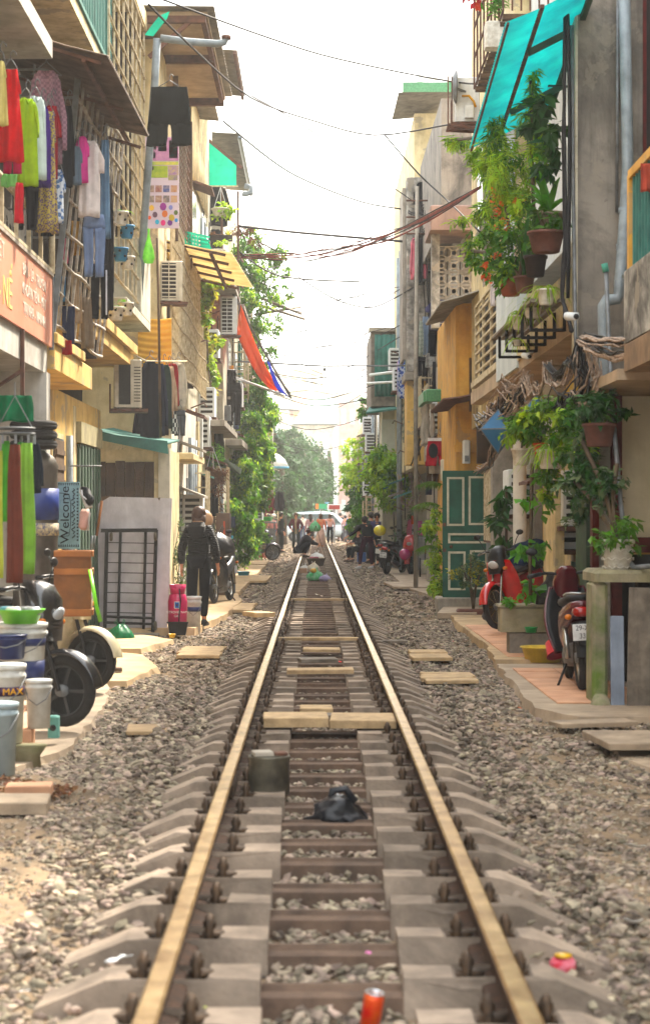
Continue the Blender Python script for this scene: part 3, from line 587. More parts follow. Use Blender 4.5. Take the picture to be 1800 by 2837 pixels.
for k in range(6): bar(cb, (2.1 + k*.1, 21.98, 7.2), (2.1 + k*.1, 21.98, 9), .02, M_rust)
# R2
h = house('cream house with pale corner posts above the green door', 0, 0)
wall(h, 2.62, 9, 26.01, 33, 3.0, 10, M_cream); wall(h, 2.5, 2.62, 25.9, 26.15, 3.3, 7.1, M_white2, 'corner_post'); wall(h, 2.55, 2.7, 28.8, 29.0, 4.6, 8, M_cream, 'corner_post')
wall(h, 2.9, 9, 26.01, 32.9, -.1, 3.0, M_conc2, 'ground_floor_wall'); wall(h, 2.52, 2.85, 28, 28.3, 0, 3.05, M_conc2, 'pillar'); wall(h, 2.62, 2.88, 31.8, 32, 2.4, 3.3, M_wood2, 'pillar')
wall(h, 2.45, 3.2, 26.4, 31.0, 3.3, 3.5, M_soff, 'window_ledge', .01)
cg = cage('window_cage', 'beige box window grille standing out beside the orange wall', 'cage', (2.5, 26.6, 3.62), (2.5, 30.6, 3.62), (2.5, 26.6, 4.8), 9, 4, .045, M_barc, 0, .035)
MB().box(2.56, 2.6, 26.6, 30.6, 3.62, 4.8).build('window_pane', M_dark, cg); bar(cg, (2.47, 26.5, 3.58), (2.47, 30.7, 3.58), .09, M_barc, 'sill')
for y0 in (27, 30.2): win(h, 2.62, y0, y0 + 1.2, 6, 7.4, -1)
cage('window_grille', 'tall grey bars over the upper window of the cream house', 'grille', (2.45, 26.3, 4.9), (2.45, 28.7, 4.9), (2.45, 26.3, 7.0), 5, 14, .018, M_bar)
# R3 orange
h = house('orange house with a corrugated porch roof', 0, 0)
wall(h, 2.36, 9, 33.01, 38, -.1, 5.12, M_orange); winf(h, 33.0, 2.58, 2.68, 3.3, 4.2, M_dark, M_wood, 1)
wall(h, 2.33, 3, 32.9, 33.009, 2.62, 2.74, M_orange, 'ledge'); corr(h, 'porch_roof', (2.02, 31.5, 4.98), (2.02, 36, 5.05), (2.95, 31.5, 5.3), .1, .02, M_roofg)
corr(h, 'lower_roof', (2.05, 31.5, 3.42), (2.05, 35, 3.4), (2.9, 31.5, 3.6), .1, .02, M_rust)
mt_ = thing('meter_box', (0, 0, 0), 0, 'white electricity meter box on the orange wall', 'meter box'); 
MB().bbox(XU(1086, 32.9), XU(1103, 32.9), 32.7, 32.88, ZV(1090, 32.8), ZV(1035, 32.8), .02).build('case', M_white2, mt_); MB().bbox(XU(1090, 32.9), XU(1099, 32.9), 32.67, 32.70, ZV(1086, 32.8), ZV(1072, 32.8), .005).build('cover', M_galv, mt_)
dpp = thing('drainpipe', (0, 0, 0), 0, 'cream drainpipe beside the orange house and red shorts', 'pipe'); MB().tube([W(1055, 960, 36.5), W(1056, 985, 36.5), W(1050, 1000, 36.5), W(1050, 1160, 36.5)], .07, 10).build('pipe', M_pale, dpp)
dr = thing('panelled_door', (0, 0, 0), 0, 'old dark green panelled door with cream mouldings standing open by the lane', 'door'); D = 32.5; Mg = mat('door_green', '1f5a48', '174636', sc_=5, rough=.6, streak=.3, grime=.2, bump=.2); Mcm = mat('door_cream', 'c9c6b0', 'a9a58e', sc_=8, streak=.2)
x0, x1, z0, z1 = XU(1040, D), XU(1154, D), ZV(1405, D), ZV(1107, D); MB().bbox(x0, x1, D, D + .04, z0, z1, .005).build('leaf', Mg, dr)
def dpanel(u0, v0, u1, v1):
    a, b, c, d = XU(u0, D), XU(u1, D), ZV(v1, D), ZV(v0, D); w_ = .035
    for q in ((a, b, c, c + w_), (a, b, d - w_, d), (a, a + w_, c + w_, d - w_), (b - w_, b, c + w_, d - w_)): MB().box(q[0], q[1], D - .014, D - .001, q[2], q[3]).build('moulding', Mcm, dr)
    MB().bbox(a + w_ + .02, b - w_ - .02, D - .010, D - .001, c + w_ + .02, d - w_ - .02, .004).build('panel', Mg, dr)
for q in ((1050, 1122, 1091, 1237), (1101, 1120, 1143, 1235), (1053, 1254, 1143, 1278), (1053, 1297, 1094, 1388), (1104, 1294, 1145, 1386)): dpanel(*q)
for v in (1230, 1290): MB().box(XU(1041, D), XU(1048, D), D - .012, D - .001, ZV(v + 8, D), ZV(v, D)).build('bolt_plate', M_rust, dr)
MB().lathe([(.02, 0), (.028, -.03), (.001, -.04)], (XU(1060, D), D, ZV(1286, D)), 10, 'Y').build('knob', M_rust, dr)
tag(MB().bbox(2.0, 3.3, 32.3, 33.0, -.05, z0, .02).build('doorstep', M_conc2), 'low cement step under the green panelled door', 'step')
# R4
h = house('grey concrete house with patterned breeze block screen', 0, 0)
wall(h, 2.6, 9, 38.01, 46, -.1, 5.2, M_conc2); wall(h, 2.46, 9, 38.4, 46, 7.3, 9.7, M_conc, 'upper_wall'); wall(h, 2.9, 9, 38.8, 46, 5.2, 7.3, M_conc2, 'recess_wall')
wall(h, 2.2, 3.4, 37.6, 39.5, 7.02, 7.5, mat('soffit_mauve', '94796c', '77625a', sc_=2, grime=.4, streak=.3), 'balcony_soffit', .03)
wall(h, 2.26, 2.42, 38.2, 38.5, 5.2, 7.02, M_weath, 'pier')
scr = thing('breeze_block_screen', (0, 0, 0), 0, 'weathered breeze block screen with round cut pattern on the upper landing', 'screen')
BB = MB(); 
for a in range(4):
    s0, s1 = a * math.pi / 2, a * math.pi / 2 + math.pi / 2
    BB.tube([(.07 + .0*math.cos(0), 0, .07)] + [], .01) if False else None
BB.ring(.055, .014, (0, 0, 0), 'Y', 12, 5)
for a, b in ((1, 1), (1, -1), (-1, 1), (-1, -1)): BB.bar((a*.045, 0, b*.045), (a*.125, 0, b*.125), .028, .03)
for a, b in ((1, 0), (-1, 0), (0, 1), (0, -1)): BB.bar((a*.12 - b*.13, 0, b*.12 - a*.13), (a*.12 + b*.13, 0, b*.12 + a*.13), .03, .02)
BBm = BB.mesh('block', M_conc2)
for i in range(4):
    for j in range(6): link('block', BBm, scr, (2.45 + i*.245, 38.3, 5.42 + j*.25))
wall(h, 2.1, 3.2, 36.9, 38, 2.6, 2.9, M_conc2, 'balcony_slab', .04); wall(h, 2.16, 3.2, 37.1, 38, 2.35, 2.599, M_conc2, 'balcony_base', .08)
bl = thing('balustrade', (0, 0, 0), 0, 'old concrete balustrade with a green tiled rail', 'balustrade')
BM = MB().lathe([(.05, 0), (.05, .06), (.03, .1), (.06, .22), (.055, .34), (.028, .5), (.03, .62), (.055, .68), (.055, .74)], (0, 0, 0), 10).mesh('baluster', M_conc2)
for k in range(4): link('baluster', BM, bl, (2.2 + k*.2, 37.0, 2.92))
for k in range(4): link('baluster', BM, bl, (2.12, 37.2 + k*.5, 2.92))
M_gt = mat('green_tile', '4f8a5c', '356b46', sc_=30, rough=.4); MB().bbox(2.08, 2.9, 36.9, 37.12, 3.7, 3.93, .02).build('rail', M_gt, bl); MB().bbox(2.04, 2.2, 37.13, 39, 3.7, 3.92, .02).build('rail', M_gt, bl)
# R5
h = house('yellow walled house behind a tall flaking pier', 0, 0)
wall(h, 2.33, 9, 46.2, 58, 2.7, 11, M_cream); wall(h, 2.95, 9, 46.2, 58, -.1, 2.699, M_conc2, 'ground_floor_wall'); wall(h, 2.12, 2.62, 45.6, 46.19, 4.91, 9.4, M_weath, 'flaking_pier', .02); wall(h, 2.14, 2.7, 45.9, 47.2, 2.75, 4.7, M_yel, 'bay_wall'); wall(h, 2.08, 2.7, 45.6, 47.4, 4.71, 4.9, M_conc2, 'ledge', .02); wall(h, 2.04, 2.11, 45.9, 47.5, 5.2, 9.2, M_conc2, 'fin')
corr(h, 'roof_sheet', (1.86, 43.9, 11.0), (1.86, 47.6, 11.15), (3.3, 43.9, 11.2), .2, .02, M_roofg); MB().box(1.95, 3.3, 43.85, 43.9, 11.0, 11.22).build('fascia', M_gt, h)
h2 = thing('roof_frame', (0, 0, 0), 0, 'white steel frame standing on the rooftop', 'frame')
for u in (987, 1058): bar(h2, W(u, 215, 52), W(u, 154, 52), .12, M_white2, 'post')
for v in (155, 184, 202): bar(h2, W(985, v, 52), W(1060, v, 52), .1, M_white2, 'rail')
h = house('tall pale tiled building rising behind the rooftops', 0, 0, name='building'); h['category'] = 'building'; wall(h, XU(1087, 70), 12, 70, 80, 0, ZV(97, 70), M_white2); 
for k in range(5): winf(h, 70, XU(1090, 70), XU(1108, 70), ZV(130 + k*32, 70), ZV(104 + k*32, 70), mat('pale_glass', 'c9d8d2', 'aebfb8', rough=.2), M_white2, 1)
# R6
h = house('house clad with teal tin above white panels', 0, 0)
wall(h, 1.98, 9, 58.01, 75, -.1, 6.2, M_pale); wall(h, 1.62, 3.2, 57.0, 62, 4.72, 6.9, M_wgrey, 'upper_box'); 
corr(h, 'cladding', (1.72, 56.95, 5.0), (2.9, 56.95, 5.0), (1.72, 56.95, 6.8), .13, .02, M_teal); MB().bbox(1.55, 3.0, 56.9, 57.3, 6.88, 7.0, .02).build('coping', M_conc2, h)
for z0, z1 in ((2.35, 3.4), (3.45, 4.35)): MB().box(1.93, 2.75, 57.2, 57.25, z0, z1).build('panel', M_white2, h)
MB().poly([(1.45, 56, 4.45), (2.6, 56, 4.6), (2.6, 58, 4.75), (1.6, 58, 4.7)], (0, 0, .05)).build('canopy', M_teal, h)
for y0 in (60, 65, 70): win(h, 1.98, y0, y0 + 1.6, 3.4, 4.8, -1)
h = house('row end house with a brown shop front beyond the white panels', 0, 0)
wall(h, 2.0, 9, 75.01, 104, -.1, 5.4, M_cream); MB().box(1.95, 2.0, 77, 82, .3, 2.6).build('shop_front', M_wood, h)
for y0 in (84, 90, 96): win(h, 2.0, y0, y0 + 1.6, 3, 4.4, -1)
# ================= far end =================
def block(label, u0, u1, v0, D, dep, m, nx, nz, roof=None, v1=1200):
    x0, x1 = XU(u0, D), XU(u1, D); z1 = ZV(v0, D); b = thing('apartment_building', (0, 0, 0), 0, label, 'building')
    wall(b, x0, x1, D, D + dep, -.2, z1, m)
    for i in range(nx):
        for j in range(nz):
            w = (x1 - x0) / nx; hh = (z1 - 1) / nz; xa = x0 + w * (i + .25); za = 1 + hh * (j + .3); q = winf(b, D, xa, xa + w * .5, za, za + hh * .5, MATS.get('pale_glass'), M_white2, 1)
    if roof:
        zc = z1 + .8; MB().poly([(x0 - .6, D - .6, z1), (x1 + .6, D - .6, z1), ((x1*.7 + x0*.3), D + dep*.4, z1 + roof[1]), ((x0*.7 + x1*.3), D + dep*.4, z1 + roof[1])], (0, 0, .15)).build('roof', roof[0], b)
        MB().box(x0 - .6, x1 + .6, D - .6, D + dep, z1 + .01, z1 + .2).build('eave', roof[0], b)
    return b
M_redroof = mat('red_tiles', 'c99078', 'b07c66', sc_=3)
block('hazy cream apartment block with pale windows, the tallest at the end of the lane', 645, 760, 868, 330, 20, M_cream, 5, 6)
block('hazy orange roofed house below the tall cream block', 690, 800, 968, 265, 15, M_yel, 4, 3, (M_redroof, 3.2))
block('hazy grey roofed building with a flat concrete penthouse', 756, 850, 925, 240, 18, M_pale, 4, 4)
block('hazy house with a pale green hipped roof', 700, 806, 1000, 215, 12, M_pale, 4, 2, (mat('pale_roof', '9fb5a8', '8aa296'), 3.4))
block('white narrow house beyond the right row', 787, 833, 1000, 138, 14, M_white2, 2, 4)
block('red and white house with dark windows at the lane end', 797, 860, 948, 128, 8, mat('plaster_salmon', 'cdb0a4', 'b39a90'), 3, 4)
block('hazy pale building closing the lane on the left', 560, 668, 985, 190, 12, M_pale, 4, 4)
block('low shop building behind the parked minivan', 600, 770, 1130, 150, 6, M_cream, 6, 1)
block('hazy low house right of the shop building', 815, 960, 1090, 160, 8, M_cream, 5, 2)
# ---------------- foliage ----------------
def leafmesh(name, P, size, m, asp=.45, droop=.3, up=None, seed=1, jit=.35):
    """many small folded leaf faces at the points P (N,3)"""
    r = np.random.RandomState(seed); n = len(P); a = r.uniform(0, 6.283, n); el = r.uniform(-1.0, .6, n) - droop
    d = np.stack([np.cos(a)*np.cos(el), np.sin(a)*np.cos(el), np.sin(el)], 1)
    if up is not None: d = d * .6 + up; d /= np.linalg.norm(d, axis=1)[:, None] + 1e-9
    h = np.stack([r.normal(0, .5, n), r.normal(0, .5, n), np.ones(n)], 1); s = np.cross(d, h); s /= np.linalg.norm(s, axis=1)[:, None] + 1e-9
    nn = np.cross(s, d); L = (size * (1 + r.uniform(-jit, jit, n)))[:, None]
    v = np.stack([P, P + d*L*.45 + s*L*asp/2 + nn*L*.08, P + d*L, P + d*L*.45 - s*L*asp/2 + nn*L*.08], 1).reshape(-1, 3)
    k = (np.arange(n) * 4)[:, None]; f = np.concatenate([k + np.array([[0, 1, 2]]), k + np.array([[0, 2, 3]])], 1).reshape(-1, 3)
    return npmesh(name, v, f, m)
def blobpts(blobs, seed=1):
    """blobs: (centre, rx, ry, rz, n); leaves gather in small clumps so gaps show"""
    r = np.random.RandomState(seed); out = []
    for c, rx, ry, rz, n in blobs:
        n = int(n*1.8); k = max(3, n // 30); q = r.normal(0, 1, (k, 3)); q /= np.linalg.norm(q, axis=1)[:, None]; q *= r.uniform(.35, 1, (k, 1)) ** .6
        cl_ = q[r.randint(0, k, n)] + r.normal(0, .17, (n, 3)); out.append(np.array(c)[None] + cl_ * np.array([[rx, ry, rz]]))
    return np.concatenate(out)
M_leafs = {'mid': mat('leaf_mid', '5f8f24', '36601a', sc_=1.5, rough=.55, trans=.5, rnd=.45, bump=0, spec=.35),
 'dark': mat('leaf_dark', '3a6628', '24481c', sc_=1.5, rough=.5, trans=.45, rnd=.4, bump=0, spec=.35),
 'lime': mat('leaf_lime', 'a8c42c', '6f9a20', sc_=1.5, rough=.55, trans=.5, rnd=.4, bump=0, spec=.3),
 'yellow': mat('leaf_yellow', 'b5a82a', '7f8a22', sc_=2, rough=.6, trans=.5, rnd=.45, bump=0),
 'grey': mat('leaf_grey', '6d7d50', '48603a', sc_=2, rough=.7, trans=.35, rnd=.35, bump=0),
 'dry': mat('leaf_dry', '7a5233', '553522', sc_=3, rough=.9, trans=.2, rnd=.3, bump=0),
 'bright': mat('leaf_bright', '6aa82a', '3f7f20', sc_=3, rough=.55, trans=.5, rnd=.3, bump=0),
 'far': mat('leaf_far', '46683a', '2f4d2a', sc_=.4, rough=.7, trans=.3, rnd=.35, bump=0),
 'flower': mat('flower_orange', 'e8862a', 'd0541c', rough=.6, trans=.3, rnd=.3, bump=0), 'red': mat('flower_red', 'c0202c', '8a1420', rough=.6, trans=.3, rnd=.3, bump=0)}
M_stem = mat('stem', '5a4a33', '3d3224', sc_=9, bump=.3)
SEED = [100]
def fol(p, blobs, size, k, asp=.45, droop=.3, name='foliage', up=None):
    SEED[0] += 1; o = link(name, leafmesh(name, blobpts(blobs, SEED[0]), size, M_leafs[k], asp, droop, up, SEED[0]), p); o['kind'] = 'stuff'; return o
def B(u, v, D, r, n, ry=None, rz=None): c = W(u, v, D); return (tuple(c), r, ry or r, rz or r, n)
def stems(p, base, tips, r=.012, m=None):
    base = Vector(base)
    for t in tips:
        t = Vector(t); mid = base.lerp(t, .5) + Vector((R.uniform(-.1, .1), R.uniform(-.1, .1), .05)) * (t - base).length
        MB().tube([base, mid, t], [r, r*.7, r*.35], 5).build('stem', m or M_stem, p)
def blades(p, c, n, L, w, k, spread=1., up=.8, droop=1., name='blade', curl=None):
    """strap leaves arching from one point; each blade an object would be too many, they form one rosette"""
    q = MB(); c = Vector(c)
    for i in range(n):
        a = R.uniform(0, 6.283); l_ = L * R.uniform(.6, 1.1); dx, dy = math.cos(a), math.sin(a); s = Vector((-dy, dx, 0)); vs = []
        u0 = up * R.uniform(.6, 1.2); sp = spread * R.uniform(.4, 1.1)
        for t in (0, .33, .66, 1):
            pt = c + Vector((dx * sp * t * l_, dy * sp * t * l_, l_ * (u0 * t - droop * t * t))); ww = w * (1 - .85 * abs(t - .35) ** 1.2 / .6) / 2
            vs += [pt - s * max(ww, .001), pt + s * max(ww, .001)]
        q.add(vs, [(j*2, j*2+1, j*2+3, j*2+2) for j in range(3)])
    o = q.build(name, M_leafs[k], p); o['kind'] = 'stuff'; return o
def pot(p, c, r, h, m, taper=.75, rim=True, n=16, name='pot'):
    pr = [(r*taper*.9, 0), (r*taper, .01), (r * .97, h*.86)] + ([(r*1.06, h*.87), (r*1.06, h)] if rim else [(r, h)]) + [(r*.92, h), (r*.9, h*.88), (.001, h*.86)]
    return MB().lathe(pr, c, n).build(name, m, p)
P_white = mat('pot_white', 'd9d5cb', 'b3aa9a', sc_=20, rough=.6, streak=.3); P_brown = mat('pot_brown', '6e4638', '4f3128', sc_=8, rough=.7, grime=.2); P_terra = mat('pot_terracotta', 'a35a3c', '7d4530', sc_=8); P_blue = mat('pot_blue', '2a7fb0', '1f6590', rough=.5)
P_stone = mat('pot_stone', 'a4937e', '6f6152', sc_=60, bump=.8); P_dark = mat('pot_dark', '352a27', '241d1b'); P_orange = mat('pot_orange', 'd65a2a')
def pplant(label, u, v, D, r, h, m, kind, **k):
    """pot whose rim sits at (u,v) at distance D"""
    c = W(u, v, D); t = thing('potted_plant', tuple(c), 0, label, 'potted plant', k.get('group')); pot(t, (0, 0, -h), r, h, m); loc0 = (0, 0, 0)
    if kind == 'spider': blades(t, loc0, k.get('n', 34), k.get('L', .32), .022, k.get('k', 'lime'), 1, .7, 1.1)
    elif kind == 'bush': fol(t, [((0, 0, k.get('z', .14)), k.get('R', .2), k.get('R', .2), k.get('R', .2) * .8, k.get('n', 120))], k.get('s', .07), k.get('k', 'mid')); stems(t, loc0, [(R.uniform(-.1, .1), R.uniform(-.1, .1), .2) for _ in range(3)], .008)
    elif kind == 'snake': blades(t, loc0, 7, k.get('L', .6), .06, 'dark', .25, 1.2, .1)
    elif kind == 'brom': blades(t, loc0, 22, k.get('L', .42), .075, k.get('k', 'bright'), .8, 1.0, .5)
    elif kind == 'orchid': blades(t, loc0, 9, k.get('L', .2), .05, 'mid', .9, .5, .7); 
    return t
# --- orchid pots on the left cage
for j, (lab, u, v, m, L) in enumerate((('topmost white spotted orchid pot on the cream cage', 284, 498, P_white, .22), ('upper blue orchid basket under the topmost white pot', 299, 530, P_blue, .16), ('lower blue orchid basket hooked on the cream cage', 284, 583, P_blue, .15),
      ('white spotted pot tucked behind the lower blue basket', 300, 603, P_white, .18), ('white orchid pot with one big drooping leaf by the drainpipe', 297, 712, P_white, .3), ('lowest white spotted pot above the yellow slab', 274, 722, P_white, .2))):
    t = pplant(lab, u, v, 1.0 * DX(u, -2.36), .095, .165, m, 'orchid', L=L)
    sp = MB()
    for q in range(8): 
        a = q * .785; z = -.045 - .06 * (q % 2); MB().ball((.088 * math.cos(a), .088 * math.sin(a), z), .016, .016, .016, 8, 5).build('hole', M_dark, t)
# --- left climbers and baskets
t = thing('hanging_plant', (0, 0, 0), 0, 'bright leafy plant in a white hanging basket under the teal screen', 'hanging plant'); c = W(519, 492, 43)
pot(t, (c.x, c.y, c.z - .15), .2, .16, P_white); fol(t, [(tuple(c), .26, .26, .17, 170)], .12, 'lime')
for q in (-1, 0, 1): bar(t, c + Vector((q*.15, 0, 0)), W(519, 440, 43), .012, M_white2, 'cord')
t = thing('shelf_plant', (0, 0, 0), 0, 'reddish brown bromeliad in a planter on the rusty balcony frame', 'potted plant'); c = W(515, 556, 43.5); MB().box(c.x - .35, c.x + .3, c.y - .1, c.y + .1, c.z - .1, c.z + .02).build('planter', P_dark, t); blades(t, c + Vector((-.1, 0, 0)), 26, .3, .05, 'dry', .9, .7, .5); blades(t, c + Vector((.2, 0, 0)), 16, .25, .04, 'yellow', .8, .9, .3)
t = thing('potted_plant', (0, 0, 0), 0, 'leafy plant in a white tapered pot on the lower shelf of the rusty frame', 'potted plant'); c = W(512, 585, 43); pot(t, c - Vector((0, 0, .22)), .17, .2, P_white); fol(t, [(tuple(c + Vector((.1, 0, .12))), .16, .12, .12, 50)], .09, 'lime')
def vine(name, label, blobs, size, k, asp=.5, droop=.5, cat='climbing plant', stem=None, k2=None):
    t = thing(name, (0, 0, 0), 0, label, cat); fol(t, blobs, size, k, asp, droop)
    if k2: fol(t, [(b[0], b[1]*1.02, b[2], b[3]*1.02, max(20, b[4]//4)) for b in blobs], size, k2, asp, droop)
    if stem: 
        for s in stem: MB().tube([W(*q) for q in s], .02, 5).build('stem', M_stem, t)
    return t
vine('creeper', 'yellow green creeper hanging over the end of the long window grille', [B(482, 680, 38, .2, 130), B(476, 720, 38, .17, 110, .2, .3), B(483, 770, 39, .17, 90, .2, .3), B(492, 830, 40, .14, 60, .2, .35), B(505, 800, 41, .14, 50), B(500, 900, 41, .12, 50, .2, .3), B(515, 660, 40, .16, 60), B(487, 960, 42, .12, 40)], .12, 'lime', .8, .6, stem=[[(470, 660, 38), (485, 760, 39), (490, 860, 40), (500, 960, 41)]], k2='yellow')
vine('rooftop_vine', 'mass of vines spilling off the roof over the lane', [B(590, 560, 50, .35, 160), B(622, 620, 52, .5, 300), B(650, 600, 52, .35, 160), B(610, 700, 52, .45, 260), B(655, 690, 54, .35, 170), B(600, 780, 54, .4, 200), B(640, 760, 55, .35, 150), B(675, 640, 54, .15, 40), B(625, 830, 56, .3, 120), B(585, 640, 50, .3, 260), B(580, 700, 49, .3, 260), B(590, 760, 51, .3, 240), B(575, 590, 48, .28, 240), B(600, 660, 51, .35, 260)], .115, 'mid', .45, .6, stem=[[(565, 540, 48), (600, 620, 50), (640, 700, 53)], [(590, 560, 50), (650, 590, 52), (690, 600, 53)]], k2='lime')
vine('dry_vine', 'brown dried vine tangle along the rooftop edge', [B(575, 550, 49, .3, 200, .3, .25), B(600, 580, 50, .25, 130)], .1, 'dry', .3, .6)
wb = [B(u, v, D, .38, 480) for u, v, D in ((605, 880, 56), (600, 930, 54), (615, 990, 57), (590, 1000, 52), (575, 1060, 50), (605, 1050, 56), (560, 1110, 48), (585, 1120, 52), (610, 1110, 58), (555, 1170, 48), (580, 1180, 52), (600, 1170, 58), (560, 1230, 50), (585, 1240, 55), (622, 1060, 62), (628, 970, 62), (545, 1210, 46), (570, 1290, 52), (615, 1150, 64))]
vine('wall_vine', 'thick glossy green vine covering the left house fronts down to the ground', wb, .125, 'mid', .5, .7, stem=[[(600, 1270, 56), (598, 1150, 56), (606, 1000, 56), (600, 900, 56)], [(560, 1280, 50), (565, 1150, 50), (580, 1050, 51)]], k2='lime')
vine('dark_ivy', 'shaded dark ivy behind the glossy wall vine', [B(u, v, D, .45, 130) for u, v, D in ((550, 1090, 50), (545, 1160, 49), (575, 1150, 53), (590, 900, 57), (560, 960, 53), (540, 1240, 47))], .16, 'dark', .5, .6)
t = thing('fern_basket', (0, 0, 0), 0, 'bright green fern hanging above a dried brown basket', 'hanging plant'); c = W(503, 1068, 39); fol(t, [(tuple(c), .22, .2, .26, 420)], .05, 'bright', .3); 
t2 = thing('dried_basket', (0, 0, 0), 0, 'dried brown hanging basket trailing dead stems', 'hanging basket'); c = W(503, 1115, 38.5); fol(t2, [(tuple(c), .24, .2, .16, 420), (tuple(c - Vector((0, 0, .4))), .18, .14, .42, 200)], .11, 'dry', .15, .9)
for q in (-1, 0, 1): bar(t2, c + Vector((q*.15, 0, .05)), W(500, 1050, 38.5), .012, M_white2, 'cord')
t = thing('shrub', (0, 0, 0), 0, 'wispy grey green shrub behind the gas cylinder and the standing woman', 'shrub'); fol(t, [B(418, 1330, 28.5, .2, 260, .2, .34), B(420, 1270, 28.6, .12, 70, .1, .25), B(412, 1385, 28.5, .16, 120)], .075, 'grey', .3, .1, up=np.array([0, 0, .6])); stems(t, (XU(415, 28.5), 28.5, 0), [W(410, 1300, 28.5), W(422, 1240, 28.5), W(425, 1300, 28.5)], .012)
for lab, u, v, D, r, h, m, kd, kw in (('spiky plant in a pink pot on the left side of the lane', 582, 1285, 60, .12, .3, mat('pot_pink', 'd8708a'), 'bush', dict(R=.35, n=240, s=.16, k='lime', z=.25)), ('leafy plant in a dark pot beside the pink pot', 602, 1285, 62, .14, .3, P_dark, 'bush', dict(R=.35, n=200, s=.16, k='mid', z=.25)),
    ('long planter trough of bright leaves by the blue basin', 552, 1262, 52, .2, .3, P_stone, 'bush', dict(R=.42, n=300, s=.15, k='lime', z=.3)), ('grassy plant on a low stool by the vine wall', 535, 1285, 47, .1, .2, P_white, 'spider', dict(L=.45)), ('low pot of broad leaves nearest the rails on the left', 615, 1282, 66, .16, .14, P_stone, 'bush', dict(R=.3, n=140, s=.17, k='mid', z=.15))): pplant(lab, u, v, D, r, h, m, kd, **kw)
# --- right side near plants
vine('bamboo_plant', 'feathery bamboo growing up against the turquoise awning', [B(1175, 350, 20.5, .2, 330, .25, .35), B(1210, 420, 20, .24, 420, .3, .3), B(1160, 420, 21, .16, 200, .2, .25), B(1245, 290, 19.5, .16, 220, .2, .34), B(1250, 210, 19.5, .07, 80, .1, .25), B(1130, 370, 22, .14, 130), B(1085, 335, 23, .14, 70, .1, .06), B(1060, 330, 23.5, .08, 40, .1, .05), B(1180, 480, 20.5, .2, 260, .2, .2), B(1150, 500, 21.5, .14, 130), B(1080, 515, 23, .12, 30, .1, .08), B(1110, 560, 22, .12, 50)], .12, 'lime', .13, .5, 'bamboo', [[(1255, 520, 19.5), (1250, 350, 19.5), (1248, 190, 19.5)], [(1200, 560, 20.2), (1180, 430, 20.5), (1150, 320, 21), (1060, 330, 23.5)]], 'mid')
vine('flowering_shrub', 'tangled flowering shrub with orange blossoms on the planter shelf', [B(1200, 590, 19.9, .24, 330, .3, .3), B(1160, 560, 21, .16, 160), B(1240, 520, 19.3, .2, 220, .3, .22), B(1150, 620, 21.2, .13, 90), B(1120, 600, 22, .13, 80), B(1195, 660, 20, .12, 70), B(1285, 350, 18.8, .14, 110, .2, .25)], .085, 'mid', .45, .4, 'shrub', [[(1230, 660, 19.4), (1180, 600, 20.5), (1110, 590, 22)], [(1220, 660, 19.5), (1240, 520, 19.4)]], 'lime')
fol(bpy.data.objects['flowering_shrub'], [B(1200, 470, 20, .25, 26), B(1180, 560, 20, .2, 18), B(1140, 640, 21, .12, 12)], .06, 'flower', .9, .1, 'blossom')
vine('philodendron', 'broad leaved climber at the black cables under the awning', [B(1290, 260, 18.6, .12, 26, .2, .2), B(1300, 330, 18.5, .1, 22, .2, .2), B(1270, 300, 18.8, .12, 22), B(1290, 400, 18.6, .12, 26)], .17, 'dark', .55, .5)
for lab, u, v, D, r, h, m, kd, kw in (('broad leafed bromeliad in a pale stone pot by the black cables', 1290, 500, 18.6, .14, .24, P_stone, 'brom', dict(k='bright', L=.55)), ('large brown pot with trailing leaves below the stone pot', 1283, 545, 18.4, .17, .2, P_brown, 'bush', dict(R=.18, n=60, s=.13, k='mid')),
    ('snake plant in a dark square pot on the planter shelf', 1232, 650, 19, .1, .16, P_brown, 'snake', dict(L=.62)), ('dark square pot with one creeping leaf', 1258, 602, 18.7, .11, .2, P_dark, 'bush', dict(R=.1, n=14, s=.1, k='mid')),
    ('spider plant in the white pot at the top of the shelf row', 1283, 680, 18.5, .085, .15, P_white, 'spider', dict(L=.36)), ('spider plant in the second white pot along the shelf', 1252, 712, 19.1, .09, .15, P_white, 'spider', dict(L=.34)),
    ('spider plant in the third hanging white pot', 1222, 742, 19.8, .09, .14, P_white, 'spider', dict(L=.32)), ('terracotta pot with a sprawling stem on the planter shelf', 1200, 655, 20, .12, .18, P_terra, 'bush', dict(R=.16, n=60, s=.08, k='mid')), ('small drooping spider plant hanging lowest under the shelf', 1215, 800, 20.4, .05, .06, P_white, 'spider', dict(L=.24, n=22)),
    ('white footed pot of pothos leaves above the first column', 1225, 1055, 19.8, .1, .17, P_white, 'bush', dict(R=.2, n=110, s=.1, k='lime')), ('scalloped white pot of spider plant between the columns', 1292, 1058, 18.6, .12, .18, P_white, 'spider', dict(L=.42, n=60)),
    ('orange pot hanging behind the scalloped white pot', 1270, 1042, 19.2, .07, .14, P_orange, 'bush', dict(R=.18, n=60, s=.09, k='yellow')), ('brown round pot with a dense shrub hanging near the red posts', 1408, 996, 16.8, .14, .2, P_brown, 'bush', dict(R=.22, n=170, s=.1, k='dark'))): pplant(lab, u, v, D, r, h, m, kd, **kw)
vine('hanging_shrub', 'dense sunlit shrub of pot plants hung between the columns and red posts', [B(1260, 985, 19, .18, 200, .2, .18), B(1310, 970, 18.3, .2, 260, .2, .16), B(1360, 985, 17.6, .2, 260, .2, .18), B(1340, 1040, 18, .18, 180, .2, .15), B(1225, 1000, 19.6, .14, 110), B(1380, 1060, 17.4, .13, 90), B(1285, 1120, 18.8, .12, 120, .15, .18), B(1275, 1160, 19, .1, 70, .1, .2)], .085, 'mid', .5, .4, 'shrub', None, 'lime')
